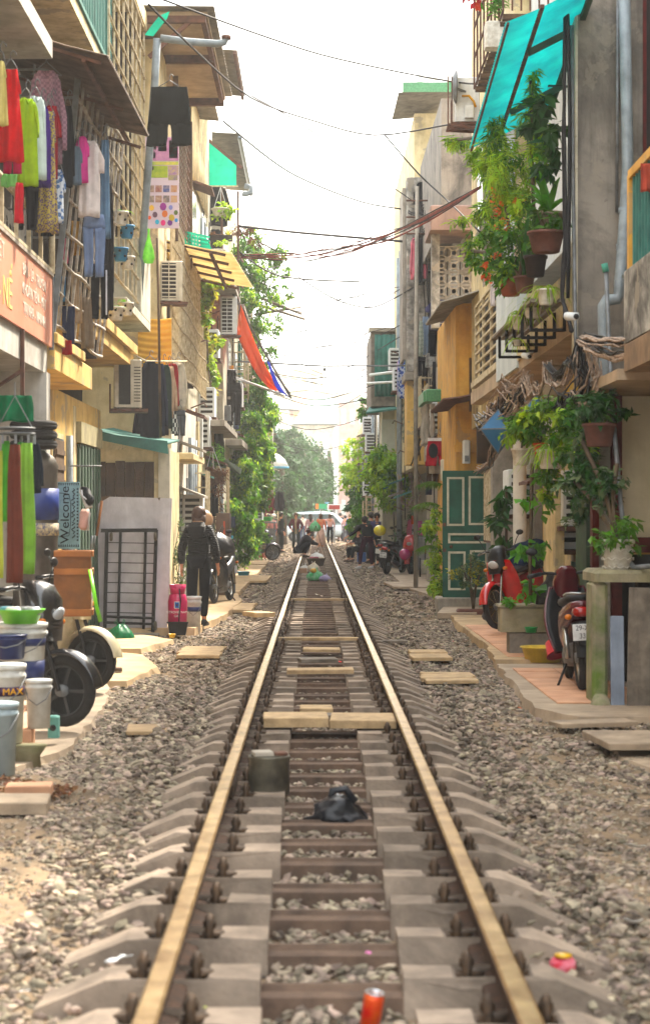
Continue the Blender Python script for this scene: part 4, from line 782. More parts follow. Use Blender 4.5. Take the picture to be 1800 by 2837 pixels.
vine('leggy_shrub', 'leggy dark leaved shrub with bare stems rising from the parapet pot', [B(1370, 1090, 17, .14, 90), B(1350, 1150, 17.2, .15, 100), B(1400, 1130, 16.8, .13, 80), B(1440, 1130, 16.4, .12, 60), B(1420, 1170, 16.6, .12, 50), B(1345, 1200, 17.4, .1, 50), B(1375, 1030, 17, .12, 60)], .085, 'dark', .5, .4, 'shrub', [[(1450, 1270, 16.1), (1420, 1150, 16.5), (1365, 1030, 17)], [(1445, 1270, 16.1), (1440, 1160, 16.4), (1450, 1090, 16.4)], [(1450, 1270, 16.1), (1395, 1180, 16.8), (1350, 1130, 17.2)]], 'grey')
vine('heart_leaf_vine', 'heart leaved vine dangling in front of the round columns', [B(1232, 1180, 19.6, .08, 7), B(1225, 1285, 19.6, .12, 14, .1, .08), B(1255, 1270, 19.5, .12, 12), B(1262, 1190, 19.4, .1, 5), B(1240, 1300, 19.6, .1, 5)], .115, 'bright', .75, .6, stem=[[(1250, 1090, 19.5), (1248, 1200, 19.5), (1245, 1300, 19.5), (1246, 1400, 19.5)]])
vine('rubber_plant', 'broad glossy rubber plant beside the concrete pillar', [B(1185, 1180, 26, .14, 22), B(1175, 1230, 26, .12, 20), B(1195, 1265, 26, .12, 20), B(1170, 1290, 26, .1, 14), B(1200, 1150, 26, .12, 12)], .22, 'dark', .4, .7, 'plant', [[(1200, 1400, 26), (1190, 1300, 26), (1190, 1150, 26)]])
vine('door_side_climber', 'yellow green climber and palm fronds left of the green door', [B(1020, 1290, 36, .2, 140, .2, .35), B(1025, 1220, 36, .2, 100), B(1030, 1350, 35.5, .17, 140, .2, .3), B(1028, 1390, 35, .16, 110, .2, .14), B(1010, 1250, 37, .16, 80)], .1, 'lime', .45, .5, k2='mid')
t = thing('palm_plant', (0, 0, 0), 0, 'small palm with arching fronds beside the green door', 'palm')
for u, v, D in ((1035, 1190, 35.6), (1030, 1290, 35.4), (1040, 1140, 35.8)):
    for k in range(6):
        a = math.pi + R.uniform(-.9, .9); L = R.uniform(.35, .6); q = MB(); c = W(u, v, D); ax = Vector((math.cos(a), -abs(math.sin(a))*.5, .5)); pts = [c + ax * L * t_ - Vector((0, 0, .55 * L * t_ * t_)) for t_ in (0, .2, .4, .6, .8, 1)]
        q.tube(pts, .006, 4)
        for i in range(1, 6):
            for z in (0, .5):
                b = pts[i].lerp(pts[i-1], z)
                for s_ in (-1, 1): e = b + Vector((-.05, s_ * .05, -.09 + .05*s_)); q.add([b, b + Vector((.004, 0, -.014)), e], [(0, 1, 2)])
        q.build('frond', M_leafs['mid'], t)
vine('small_tree', 'small bare stemmed potted tree in front of the green door', [B(1085, 1335, 30, .15, 90), B(1110, 1325, 30, .14, 90), B(1130, 1345, 30, .16, 100), B(1100, 1370, 30, .14, 70), B(1145, 1360, 30, .1, 40), B(1070, 1350, 30, .1, 40)], .055, 'grey', .5, .2, 'small tree', [[(1112, 1440, 30), (1110, 1390, 30), (1085, 1330, 30)], [(1112, 1440, 30), (1118, 1380, 30), (1135, 1330, 30)], [(1112, 1430, 30), (1104, 1370, 30), (1108, 1310, 30)]], 'yellow')
pl = bpy.data.objects['small_tree']; c = W(1110, 1432, 30); MB().bbox(c.x - .24, c.x + .22, c.y - .12, c.y + .12, c.z - .17, c.z, .02).build('pot', P_brown, pl)
t = vine('roadside_tree', 'bright leafy tree growing out of the right houses beyond the green door', [B(905, 1080, 56, .5, 520, .6, .35), B(935, 1110, 55, .45, 420), B(890, 1130, 57, .45, 420), B(925, 1160, 56, .5, 420), B(915, 1180, 61, .35, 200), B(880, 1100, 58, .3, 200)], .15, 'lime', .5, .4, 'tree', [[(930, 1310, 57), (925, 1200, 57), (910, 1090, 57)]], 'mid')
vine('dark_thicket', 'dark green thicket behind the parked motorbikes', [B(935, 1195, 63, .5, 420), B(965, 1180, 60, .4, 340), B(955, 1235, 61, .5, 420), B(985, 1220, 57, .35, 240), B(912, 1235, 67, .35, 220), B(965, 1275, 56, .45, 340), B(975, 1130, 54, .2, 80)], .16, 'dark', .35, .6, 'bush')
vine('ornamental_shrub', 'round green shrub past the seated people on the right', [B(848, 1225, 72, .5, 260), B(862, 1195, 70, .5, 260), B(840, 1245, 74, .4, 180)], .16, 'mid', .5, .4, 'shrub')
for lab, pts_, k in (('airy tree hung with planters far along the right row', ((832, 1060, 84), (842, 1090, 82), (825, 1100, 86), (850, 1120, 80), (830, 1140, 84), (860, 1060, 78)), 'lime'), ('reddish leafed tree lower down far on the right', ((838, 1175, 82), (850, 1160, 80), (856, 1190, 78)), 'far')):
    vine('far_tree', lab, [B(u, v, D, .5, 160, .8, .5) for u, v, D in pts_], .2, k, .5, .4, 'tree', [[(845, 1270, 82), (842, 1120, 82)]])
t = vine('balcony_plants_tree', 'small tree leaning out over the lane at the first right corner', [B(870, 960, 72, .35, 120), B(855, 985, 74, .3, 90), B(855, 940, 74, .2, 50)], .18, 'mid', .5, .4, 'tree')
# big hazy trees at the lane end
for lab, bl_, tr in (('large dark rounded tree filling the end of the lane', [(688, 1070, 122, 1.5), (715, 1085, 125, 1.5), (735, 1115, 125, 1.2), (690, 1110, 118, 1.6), (722, 1130, 122, 1.7), (690, 1145, 118, 1.7), (728, 1165, 122, 1.4), (700, 1185, 118, 1.6), (676, 1040, 118, 1.0), (752, 1110, 126, .8)], (715, 1215, 122)),
     ('paler feathery tree behind the left row at the lane end', [(652, 1080, 108, .9), (662, 1110, 108, 1.0), (650, 1140, 106, 1.1), (662, 1170, 108, 1.1), (655, 1195, 106, 1.1), (645, 1050, 104, .7)], (660, 1230, 106)),
     ('pale distant tree between the big tree and the white house', [(768, 1140, 150, 1.5), (778, 1165, 150, 1.3)], (775, 1215, 150))):
    t = thing('tree', (0, 0, 0), 0, lab, 'tree'); fol(t, [(tuple(W(u, v, D)), r, r, r*.85, 800) for u, v, D, r in bl_], .27, 'far', .6, .4, 'crown')
    u, v, D = tr; MB().tube([(XU(u, D), D, -.1), W(u + 4, 1150, D), W(u - 2, 1060, D)], [.35, .25, .12], 8).build('trunk', M_stem, t)
t = thing('potted_plant', (0, 0, 0), 0, 'flowering plant in a square white planter in the high rusty cage', 'potted plant'); c = W(1172, 95, 22.5)
MB().bbox(c.x - .16, c.x + .16, c.y - .12, c.y + .12, c.z - .1, c.z + .2, .02).build('pot', P_white, t); fol(t, [(tuple(c + Vector((0, 0, .45))), .2, .2, .28, 130)], .14, 'bright', .2, -.5); fol(t, [(tuple(c + Vector((-.2, .2, .55))), .25, .2, .2, 40)], .12, 'red', .6, .2, 'flowers')
# ---------------- wires across the lane ----------------
M_wire = mat('black_wire', '2a2624', '1b1918', bump=0); M_wirer = mat('red_wire', '8a3c30', '552821', bump=0); M_cab = mat('grey_cable', 'b09d88', '6c5f52', sc_=20, bump=.2, rnd=.35); M_cabb = mat('black_cable', '232224', '151516', rough=.45, bump=.1)
def wire(label, pts, r=.012, m=None, name='overhead_wire', cat='wire', grp='overhead wires crossing the lane'):
    P = [W(*p) for p in pts]; n = len(P); out = []
    for i in range(n - 1):      # smooth the line through its points
        p0, p1, p2, p3 = P[max(i-1, 0)], P[i], P[i+1], P[min(i+2, n-1)]
        for t in (0, .25, .5, .75): out.append(.5 * ((2*p1) + (p2-p0)*t + (2*p0-5*p1+4*p2-p3)*t*t + (3*p1-p0-3*p2+p3)*t**3))
    out.append(P[-1]); o = MB().tube(out, r*1.5, 5).build(name, m or M_wire); return tag(o, label, cat, grp)
for lab, pts, r in (('highest black wire, from the left rooftop down to the satellite dish', [(385, 0, 24), (640, 92, 27), (800, 140, 29), (1060, 192, 30), (1200, 198, 24), (1345, 204, 18.3)], .009),
  ('wire sagging under the highest one and rising to the air conditioner', [(350, 10, 24), (440, 100, 26), (590, 230, 32), (740, 285, 35), (880, 318, 36), (1060, 292, 32), (1128, 275, 30)], .010),
  ('thin branch wire dropping steeply to the upper right balcony', [(905, 318, 36), (985, 410, 38), (1060, 480, 36), (1130, 548, 30)], .010), ('thin wire slanting from the left eaves to the black shirt on the right', [(590, 225, 33), (720, 300, 38), (980, 480, 46)], .008),
  ('twisted dark wire starting at a knot below the left roof', [(525, 285, 36), (640, 378, 40), (720, 425, 43), (850, 475, 46), (945, 492, 47)], .012), ('thick straight black wire level with the breeze blocks', [(562, 532, 44), (700, 547, 46), (850, 560, 47), (945, 568, 46)], .02),
  ('faint wire drooping above the small hanging heart', [(640, 822, 62), (700, 850, 66), (780, 880, 70), (960, 780, 50)], .010), ('lowest long wire over the white panels', [(640, 925, 62), (740, 955, 66), (860, 940, 62)], .011),
  ('wire sagging deeply across the sky at mid height', [(700, 650, 52), (780, 700, 50), (850, 722, 50), (900, 715, 48), (1000, 660, 44)], .011), ('thin line rising from the left tarp to the flaking pier', [(670, 790, 54), (760, 765, 55), (850, 730, 52), (1010, 640, 46)], .008),
  ('thin wire fanning from the left vines to the pier top', [(560, 640, 50), (700, 620, 52), (800, 595, 54), (960, 540, 48)], .008), ('dark wire running level just under the red cables', [(560, 590, 44), (660, 650, 50), (845, 663, 52)], .014),
  ('faint wire low over the distant trees', [(640, 985, 90), (720, 1010, 90), (800, 1000, 88), (870, 975, 75)], .012), ('faint wire just above the parked minivan', [(650, 1040, 95), (740, 1060, 95), (860, 1035, 90)], .012),
  ('thin wire from the tarp corner to the white panels', [(683, 930, 54), (760, 940, 58), (880, 905, 56)], .010), ('thin wire crossing to the teal cladding', [(650, 880, 60), (740, 890, 62), (860, 868, 60)], .01), ('thin wire between the tarp pole and the grey box house', [(640, 845, 58), (720, 822, 62), (860, 800, 60), (950, 760, 50)], .009)): wire(lab, pts, r)
cbn = thing('cable_bundle', (0, 0, 0), 0, 'sagging bundle of red brown cables crossing the lane', 'cables')
for k in range(9):
    j = lambda s=1: R.uniform(-1, 1) * s; w_ = [(562, 597 + 2*k*.6, 45), (690, 606 + j(12), 44), (800, 590 + j(15), 40), (900, 560 + j(14), 37), (1010, 508 + j(14), 32), (1130, 440 + j(5), 28)]
    o = wire('x', w_, .0075, M_wirer if k % 3 else M_wire, 'cable', 'cable', 'g'); o.parent = cbn
    for q in ('label', 'category', 'group'): del o[q]
for k in range(13):
    v0 = 640 + 27*k + R.uniform(-8, 8); v1 = v0 + R.uniform(-70, 30); D0 = 50 + k*2.2
    wire(f"one of the thin sagging lines over the far lane, {('top', 'second', 'third', 'fourth', 'fifth', 'sixth', 'seventh', 'eighth', 'ninth', 'tenth', 'eleventh', 'twelfth', 'lowest')[k]} counted downwards", [(XU(0, 1)*0 + U0 - 1.9*F/D0, v0, D0), (720, (v0+v1)/2 + R.uniform(15, 45), D0), (800, (v0+v1)/2 + R.uniform(12, 40), D0 - 1), (U0 + 2.0*F/(D0-3), v1, D0 - 3)], R.uniform(.005, .009))
pole = thing('steel_pole', (0, 0, 0), 0, 'straight steel pole spanning the lane with a small hanging heart', 'pole'); MB().tube([W(560, 850, 48), W(760, 861, 50), W(965, 860, 48)], .022, 6).build('pole', M_galv, pole); MB().ball(W(763, 869, 50), .035, .03, .05, 8, 6).build('heart', M_wire, pole); bar(pole, W(763, 860, 50), W(763, 868, 50), .008, M_wire, 'hook')
for lab, a, b, r in (('upper white awning pole over the white panels', (870, 882, 55), (985, 868, 50), .04), ('lower white awning pole over the white panels', (862, 902, 55), (970, 896, 50), .035), ('patterned pole reaching out from the left laundry', (530, 880, 48), (668, 930, 51), .035), ('short horizontal pole by the far left trousers', (645, 962, 70), (700, 962, 72), .05)):
    tag(MB().tube([W(*a), W(*b)], r, 8).build('pole', M_white2), lab, 'pole')
for lab, pts in (('crossed bamboo poles sticking out of the left vines, upper', ((600, 715, 52), (715, 750, 56))), ('crossed bamboo poles sticking out of the left vines, lower', ((600, 740, 52), (705, 722, 56))), ('grey bamboo pole between the crossed poles of the vine roof', ((610, 700, 52), (708, 738, 56)))): tag(MB().tube([W(*p) for p in pts], .04, 6).build('bamboo_pole', M_wgrey), lab, 'pole')
# right side cable tangles
def bundle(label, paths, n, spread, r, m=None, sag=0, loops=0):
    t = thing('cable_bundle', (0, 0, 0), 0, label, 'cables')
    for k in range(n):
        P = [W(*p) for p in paths[k % len(paths)]]; s = spread * R.uniform(.3, 1.1); out = []
        off = Vector((R.uniform(-s, s), R.uniform(-s, s), R.uniform(-s, s)))
        for i in range(len(P) - 1):
            for q in range(5):
                f_ = q / 5; p = P[i].lerp(P[i+1], f_) + off * (.6 + .4 * math.sin(k + i)) + Vector((R.uniform(-1, 1), R.uniform(-1, 1), R.uniform(-1, 1))) * spread * .18
                p.z -= sag * R.uniform(.7, 1.3) * 4 * f_ * (1 - f_); out.append(p)
        out.append(P[-1] + off)
        MB().tube(out, r * R.uniform(.7, 1.4), 5).build('cable', (m or (M_cab if k % 3 else M_cabb)), t)
    return t
bundle('thick rope of grey cables sagging across the near right wall', [[(1368, 800, 17.3), (1400, 830, 16.8), (1450, 845, 16.2), (1528, 815, 15.4), (1560, 800, 15)], [(1368, 795, 17.3), (1420, 805, 16.5), (1480, 805, 15.9), (1560, 790, 15)]], 34, .075, .011)
bundle('swags of beige cable looped under the beige balcony slab', [[(1368, 800, 17.4), (1335, 850, 18), (1290, 860, 18.8)], [(1350, 840, 17.8), (1310, 900, 18.4), (1288, 855, 18.9)], [(1290, 860, 18.8), (1258, 905, 19.6), (1235, 890, 20)]], 34, .06, .0075, None, .12)
bundle('matted tangle of old cables above the blue lanterns', [[(1238, 900, 20.2), (1210, 930, 20.8), (1170, 960, 21.6), (1130, 985, 22.6)], [(1260, 900, 20), (1225, 950, 20.6), (1165, 975, 21.6)], [(1240, 880, 20.2), (1190, 900, 21), (1160, 950, 21.8), (1150, 1000, 22)]], 64, .13, .0065, None, .1)
bundle('dark knot of cables and loops behind the hanging shrubs', [[(1368, 815, 17.4), (1380, 900, 17.4), (1330, 940, 18), (1300, 960, 18.4)], [(1400, 840, 17.2), (1420, 900, 17), (1370, 950, 17.6)], [(1370, 830, 17.4), (1350, 930, 17.8), (1400, 960, 17.2)]], 40, .12, .008, None, .1)
bundle('frayed cable trunk trailing down to the green door', [[(1180, 980, 22), (1160, 1040, 23), (1150, 1090, 24), (1120, 1108, 25)], [(1160, 960, 22), (1175, 1050, 23), (1140, 1108, 25)]], 26, .07, .007)
bundle('vertical run of black cables on the concrete corner', [[(1328, 0, 18.2), (1326, 300, 18.2), (1330, 560, 18.2), (1322, 700, 18.2), (1345, 780, 18)], [(1334, 0, 18.2), (1340, 300, 18.2), (1336, 700, 18.2)]], 9, .022, .012, M_cabb)
bundle('loose vertical wires in front of the yellow bay wall', [[(985, 480, 45), (975, 700, 45), (990, 900, 45), (980, 1080, 45)], [(1000, 500, 44), (1010, 760, 44), (1000, 960, 44), (1010, 1090, 44)], [(975, 900, 45), (1000, 1000, 44), (970, 1090, 45)], [(1020, 880, 43), (1000, 980, 43), (1025, 1100, 43)]], 22, .12, .009, M_wire)
bundle('tangle of wires on the flaking pier by the black shirt', [[(960, 500, 45.5), (1000, 490, 44.5), (1035, 470, 44)], [(980, 470, 45), (1010, 520, 44), (975, 560, 45)]], 16, .1, .008, M_wire, .1)
bundle('drooping cable loops left of the green door', [[(960, 1090, 52), (975, 1170, 51), (1010, 1190, 50), (1030, 1150, 49)], [(940, 1120, 52), (950, 1190, 52), (985, 1160, 51)], [(975, 1080, 50), (1000, 1150, 49), (1035, 1110, 46)]], 16, .13, .011, M_cab, .15)
dp = thing('drainpipe', (0, 0, 0), 0, 'blue grey drainpipe down the stained concrete wall', 'pipe')
MB().tube([W(1466, -60, 18.2), W(1475, 400, 18.2), W(1465, 560, 18.1), W(1455, 690, 18), W(1450, 703, 18), W(1425, 706, 18), W(1418, 718, 18), W(1420, 840, 18), W(1428, 960, 17.9)], .055, 12).build('pipe', M_pipe, dp)
for v in (490, 575, 660): MB().tube([W(1469 - (v-490)*.06, v, 18.15), W(1468 - (v-490)*.06, v + 14, 18.15)], .064, 12).build('collar', M_pipe, dp)
MB().tube([W(1468, 650, 17.9), W(1495, 635, 16.8), W(1528, 610, 16)], .03, 8).build('branch', M_pipe, dp)
dp = thing('water_pipe', (0, 0, 0), 0, 'thin galvanised pipe bending down to the potted parapet', 'pipe'); MB().tube([W(1424, 640, 17.6), W(1430, 780, 17.6), W(1438, 950, 17), W(1460, 1200, 16.4), W(1478, 1320, 16.1), W(1490, 1335, 16), W(1540, 1330, 15.6)], .02, 8).build('pipe', M_galv, dp); MB().tube([W(1420, 620, 17.6), W(1424, 640, 17.6)], .03, 8).build('cap', cl('4f9a86'), dp)
dp = thing('conduit', (0, 0, 0), 0, 'grey conduit running down the corner beside the black cables', 'pipe'); MB().tube([W(1344, 60, 18.3), W(1346, 400, 18.3), W(1352, 780, 18.2), W(1356, 880, 18)], .018, 8).build('pipe', M_galv, dp); MB().tube([W(1452, 0, 18.3), W(1449, 500, 18.3)], .015, 8).build('pipe', M_galv, dp)
for lab, u, v, D, s in (('white security camera under the balcony corner', 1340, 745, 17.6, 1), ('smaller white security camera under the planter shelf', 1235, 838, 20, .8)):
    t = thing('security_camera', tuple(W(u, v, D)), .3, lab, 'camera'); MB().loft([((0, -.12*s, -.01), .035*s, .035*s), ((0, .06*s, .01), .04*s, .04*s), ((0, .09*s, .01), .02*s, .02*s)], 12, 2).build('body', M_white2, t); MB().tube([(0, -.13*s, -.01), (0, -.118*s, -.01)], .025*s, 10).build('lens', M_dark, t); MB().tube([(0, .03, 0), (.05, .06, .03), (.12, .1, .04)], .015, 6).build('arm', M_white2, t)
# lanterns
def lantern(label, u, v, D, r, m):
    t = thing('lantern', tuple(W(u, v, D)), .35, label, 'lantern'); q = [(r, 0, 0), (0, r, 0), (-r, 0, 0), (0, -r, 0)]
    for i in range(4):
        a, b = q[i], q[(i+1) % 4]
        for z, nm in ((r*1.02, 'upper_panel'), (-r*1.25, 'lower_panel')): MB().poly([a, b, (0, 0, z)]).build(nm, m, t)
    fr_ = MB()
    for i in range(4):
        bar(t, q[i], q[(i+1) % 4], .012, M_galv, 'rib')
        for z in (r*1.02, -r*1.25): bar(t, q[i], (0, 0, z), .010, M_galv, 'rib')
    bar(t, (0, 0, r), (0, 0, r + .14), .008, M_wire, 'cord')
ML = mat('lantern_blue', '3d7fae', '2c6590', sc_=2, rough=.5, trans=.35)
lantern('blue diamond shaped cloth lantern under the cable tangle', 1171, 1010, 21, .21, ML); lantern('second blue lantern partly hidden behind the hanging shrub', 1262, 965, 19.4, .15, ML); lantern('yellow lantern glimpsed high behind the cables', 1352, 925, 18.2, .13, mat('lantern_yellow', 'e0b040', trans=.3))
# ---------------- hanging clothes ----------------
def panel(q, L, Rr, z0, z1, w, amp, ph, th=.02, nu=8, nv=8, fr=None, flare=1):
    fr = fr or 9 / max(w, .1)
    def fn(a, b):
        l, r = L(b), Rr(b); x = l + (r - l) * a; z = z0 + (z1 - z0) * b
        return (x + .01*w*math.sin(b*7 + ph), amp * (.35 + .65*b) * math.sin(x*fr + ph + b*1.3) + .4*amp*math.sin(x*fr*2.3 + ph*2) - th/2, z + .012*w*math.sin(a*9 + ph) * b)
    q.grid(fn, nu, nv, True, (0, th, 0))
def garment(kind, u, v, wpx, hpx, D, col, label, rz=0, hang=True, cat=None, m=None, grp=None, side=None):
    w, h_ = wpx * D / F / max(.45, abs(math.cos(rz))), hpx * D / F; c = W(u, v, D); ph = R.uniform(0, 6); a = .055 * w / .5
    t = thing({'tee': 'shirt', 'long': 'jacket', 'trousers': 'trousers', 'shorts': 'shorts', 'dress': 'dress', 'towel': 'towel', 'cloth': 'cloth'}[kind], tuple(c), rz, label, cat or {'tee': 'shirt', 'long': 'jacket', 'cloth': 'cloth'}.get(kind, kind), grp or 'laundry hung out along the lane')
    m = m or fab(col); q = MB()
    if kind in ('tee', 'long'):
        bw = .33 * w if kind == 'tee' else .36 * w; th = .05
        def Lb(b): return -(bw * (.52 + .48 * min(1, b*9)) + .03*w*b)
        panel(q, Lb, lambda b: -Lb(b), 0, -h_, w, a, ph, th, 10, 10)
        q.build('body', m, t); e = .42 if kind == 'tee' else .86
        for s in (-1, 1):
            k = MB(); x0, x1 = s * bw * .75, s * (w*.5); zt = -.03*h_
            sw = .17 * w if kind == 'tee' else .12 * w
            def Ls(b, s=s): return s * (bw*.55 + (w*.5 - sw - bw*.55) * min(1, b*1.3)) 
            def Rs(b, s=s): return s * (bw*.72 + (w*.5 - bw*.72) * min(1, b*1.5 + .1))
            panel(k, Ls, Rs, zt, -h_*e, w, a*.7, ph + s, th*.9, 4, 7); k.build('sleeve', m, t)
        MB().tube([(-bw*.25, -th*.6, -.005), (0, -th*.6, -.04*h_ - .02), (bw*.25, -th*.6, -.005)], .008, 5).build('collar', m, t)
    elif kind in ('trousers', 'shorts'):
        k0 = .22 if kind == 'trousers' else .64; panel(q, lambda b: -w*(.42 + .08*b), lambda b: w*(.42 + .08*b), 0, -h_*k0, w, a*.5, ph, .05, 8, 3); q.build('waist', m, t)
        for s in (-1, 1):
            k = MB(); panel(k, lambda b, s=s: s*w*(.02 + .05*b), lambda b, s=s: s*w*(.5 - (.08*b if kind == 'trousers' else -.04*b)), -h_*k0*.97, -h_, w, a*.8, ph + s, .05, 5, 8); k.build('leg', m, t)
    elif kind == 'dress':
        panel(q, lambda b: -w*(.22 + .28*b**.8), lambda b: w*(.22 + .28*b**.8), 0, -h_, w, a*1.5, ph, .05, 14, 10); q.build('body', m, t)
        for s in (-1, 1): k = MB(); panel(k, lambda b, s=s: s*w*(.14 + .1*b), lambda b, s=s: s*w*(.24 + .16*b), -.01, -h_*.25, w, a*.4, ph, .04, 3, 3); k.build('sleeve', m, t)
    else:
        j = R.uniform(-.08, .08); g0 = .3 if kind == 'towel' else .46; panel(q, lambda b: -w*(g0 + (.47 - g0)*b**.4 + j*b), lambda b: w*(g0 + (.47 - g0)*b**.4 - j*b + .05*math.sin(b*6 + ph)*(kind == 'towel')), 0, -h_, w, a*(1.6 if kind == 'cloth' else 1), ph, .012, 12, 9); q.build('sheet', m, t)
    if hang:
        hw = min(.2, w*.36); z = .02; MB().tube([(-hw, 0, -.03), (-.02, 0, z + .05), (0, 0, z + .07), (.02, 0, z + .05), (hw, 0, -.03), (-hw, 0, -.03)], .005, 5).build('hanger', M_galv, t)
        MB().tube([(0, 0, z + .07), (0, 0, z + .11), (.02, 0, z + .14), (.045, 0, z + .12), (.045, 0, z + .10)], .005, 5).build('hook', M_galv, t)
    return t
def pat(key, a, b, s, th=.5, kind='v', c=None):
    """woven / printed pattern on cloth"""
    if key in MATS: return MATS[key]
    m = mat(key, a, b, sc_=s, rough=.95, bump=.2, trans=.1); n, l = m.node_tree.nodes, m.node_tree.links; bs_ = n['Principled BSDF']
    tc = n.new('ShaderNodeTexCoord'); mx = n.new('ShaderNodeMix'); mx.data_type = 'RGBA'; mx.inputs[6].default_value = lin(a); mx.inputs[7].default_value = lin(b)
    if kind == 'v': t = n.new('ShaderNodeTexVoronoi'); t.inputs['Scale'].default_value = s; o = t.outputs['Distance']
    elif kind == 'stripe': t = n.new('ShaderNodeTexWave'); t.inputs['Scale'].default_value = s; t.bands_direction = 'Z'; o = t.outputs['Fac']
    else: t = n.new('ShaderNodeTexChecker'); t.inputs['Scale'].default_value = s; o = t.outputs['Fac']
    l.new(tc.outputs['Object'], t.inputs['Vector']); r = n.new('ShaderNodeMath'); r.operation = 'GREATER_THAN'; r.inputs[1].default_value = th; l.new(o, r.inputs[0]); l.new(r.outputs[0], mx.inputs[0]); l.new(mx.outputs[2], bs_.inputs['Base Color']); return m
G = garment
# near left balcony
G('dress', 2, 145, 34, 150, 15.6, 'e8d988', 'pale yellow garment cut off by the left edge, above the orange signboard', .3); G('dress', 26, 165, 62, 215, 15.9, 'd4151c', 'bright red frilled dress on the near left balcony', .25); G('shorts', 30, 330, 40, 78, 16.2, 'b80c50', 'magenta shorts below the red dress', .2, False)
G('tee', 62, 232, 56, 205, 16.4, '98bf12', 'lime green shirt beside the red dress', .7); G('long', 84, 228, 46, 195, 16.8, 'cbdad6', 'pale mint sweatshirt between the lime shirt and the purple top', .7); G('long', 99, 250, 34, 190, 17.1, '45287c', 'dark purple cardigan next to the pale mint sweatshirt', .8)
G('dress', 113, 262, 46, 285, 17.4, '', 'long grey dress speckled with yellow and purple flowers', .5, m=pat('floral', '5a4a6e', 'b8a44a', 60)); G('tee', 122, 250, 34, 170, 17.7, '9c1626', 'dark red shirt behind the flowered dress', .8); G('long', 110, 168, 96, 215, 17.8, '', 'large mauve checked shirt hanging at the back of the balcony', .15, m=pat('check', '9a7482', '7c5c6a', 40, .5, 'c'))
G('tee', 137, 400, 34, 125, 18.1, '', 'blue and white patterned cloth low behind the cage post', .3, m=pat('bluewhite', '4f74a8', 'd5dde6', 26)); G('trousers', 60, 415, 60, 125, 16.6, '16161c', 'black trousers low behind the balcony railing', .3, False); G('towel', 46, 430, 22, 95, 15.5, 'c02030', 'short red towel hung over the balcony rail', .5, False); G('long', 160, 250, 26, 190, 18.6, '20242c', 'dark jacket inside the leaning cage', .6)
G('trousers', 112, 500, 30, 55, 17.8, '1c2430', 'dark navy trousers below the flowered dress', .4, False); G('cloth', 22, 410, 40, 30, 15.6, '6fae5a', 'green lace edged cloth under the magenta shorts', .2, False)
# outside the leaning cage
G('tee', 194, 322, 24, 108, 18.9, 'e63fa0', 'hot pink top squeezed next to the long white tee', .75); G('tee', 211, 332, 70, 178, 19.0, 'e6dcd8', 'long off white tee shirt outside the leaning cage', .15); G('trousers', 222, 505, 52, 146, 19.1, '7388ac', 'light blue jeans under the long white tee', .2, False); G('dress', 247, 330, 26, 230, 19.6, '5f7f9c', 'faded denim dress beside the white tee', .5)
G('tee', 180, 345, 22, 90, 18.8, '66788a', 'grey blue vest edge left of the hot pink top', .7); G('long', 254, 430, 24, 300, 20.2, '17181d', 'long black coat behind the light blue jeans', .6); tr = G('trousers', 236, 622, 44, 128, 19.4, '15161a', 'black track trousers with a white side stripe', .1, False)
MB().box(.055, .07, -.045, -.03, -.5, -.06).build('stripe', fab('d8d8dc'), tr)
for k, (u, v, w_, hh, D, c, l) in enumerate(((150, 560, 22, 60, 19.6, 'c23a66', 'pink cloth stuffed inside the leaning cage'), (178, 520, 20, 80, 20.2, 'c9962f', 'mustard cloth inside the leaning cage'), (140, 650, 26, 60, 19.4, '2f6f96', 'blue bag shaped cloth inside the leaning cage'), (180, 640, 26, 120, 20.6, 'b9a184', 'beige towel inside the leaning cage'), (160, 720, 30, 90, 19.8, '2a3350', 'navy cloth low inside the leaning cage'), (205, 700, 26, 120, 21, '8a7a66', 'brown towel low inside the leaning cage'), (150, 800, 40, 34, 19.5, 'a82020', 'red basin cloth on the yellow slab inside the cage'))): G('cloth', u, v, w_, hh, D, c, l, .5, False)
G('shorts', 399, 205, 100, 138, 24, '1a1c1b', 'big black shorts on a hanger under the brown roof', 0)
# bag
t = thing('plastic_bag', tuple(W(350, 600, 27)), 0, 'translucent lime green plastic bag tied to the drainpipe', 'bag'); MB().lathe([(.002, -.12), (.06, -.11), (.085, -.04), (.07, .06), (.03, .2), (.012, .3), (.02, .36)], (0, 0, 0), 14).build('bag', mat('bag_lime', '8fe04a', '5cb52a', sc_=12, rough=.3, trans=.5, alpha=.85, bump=.5), t)
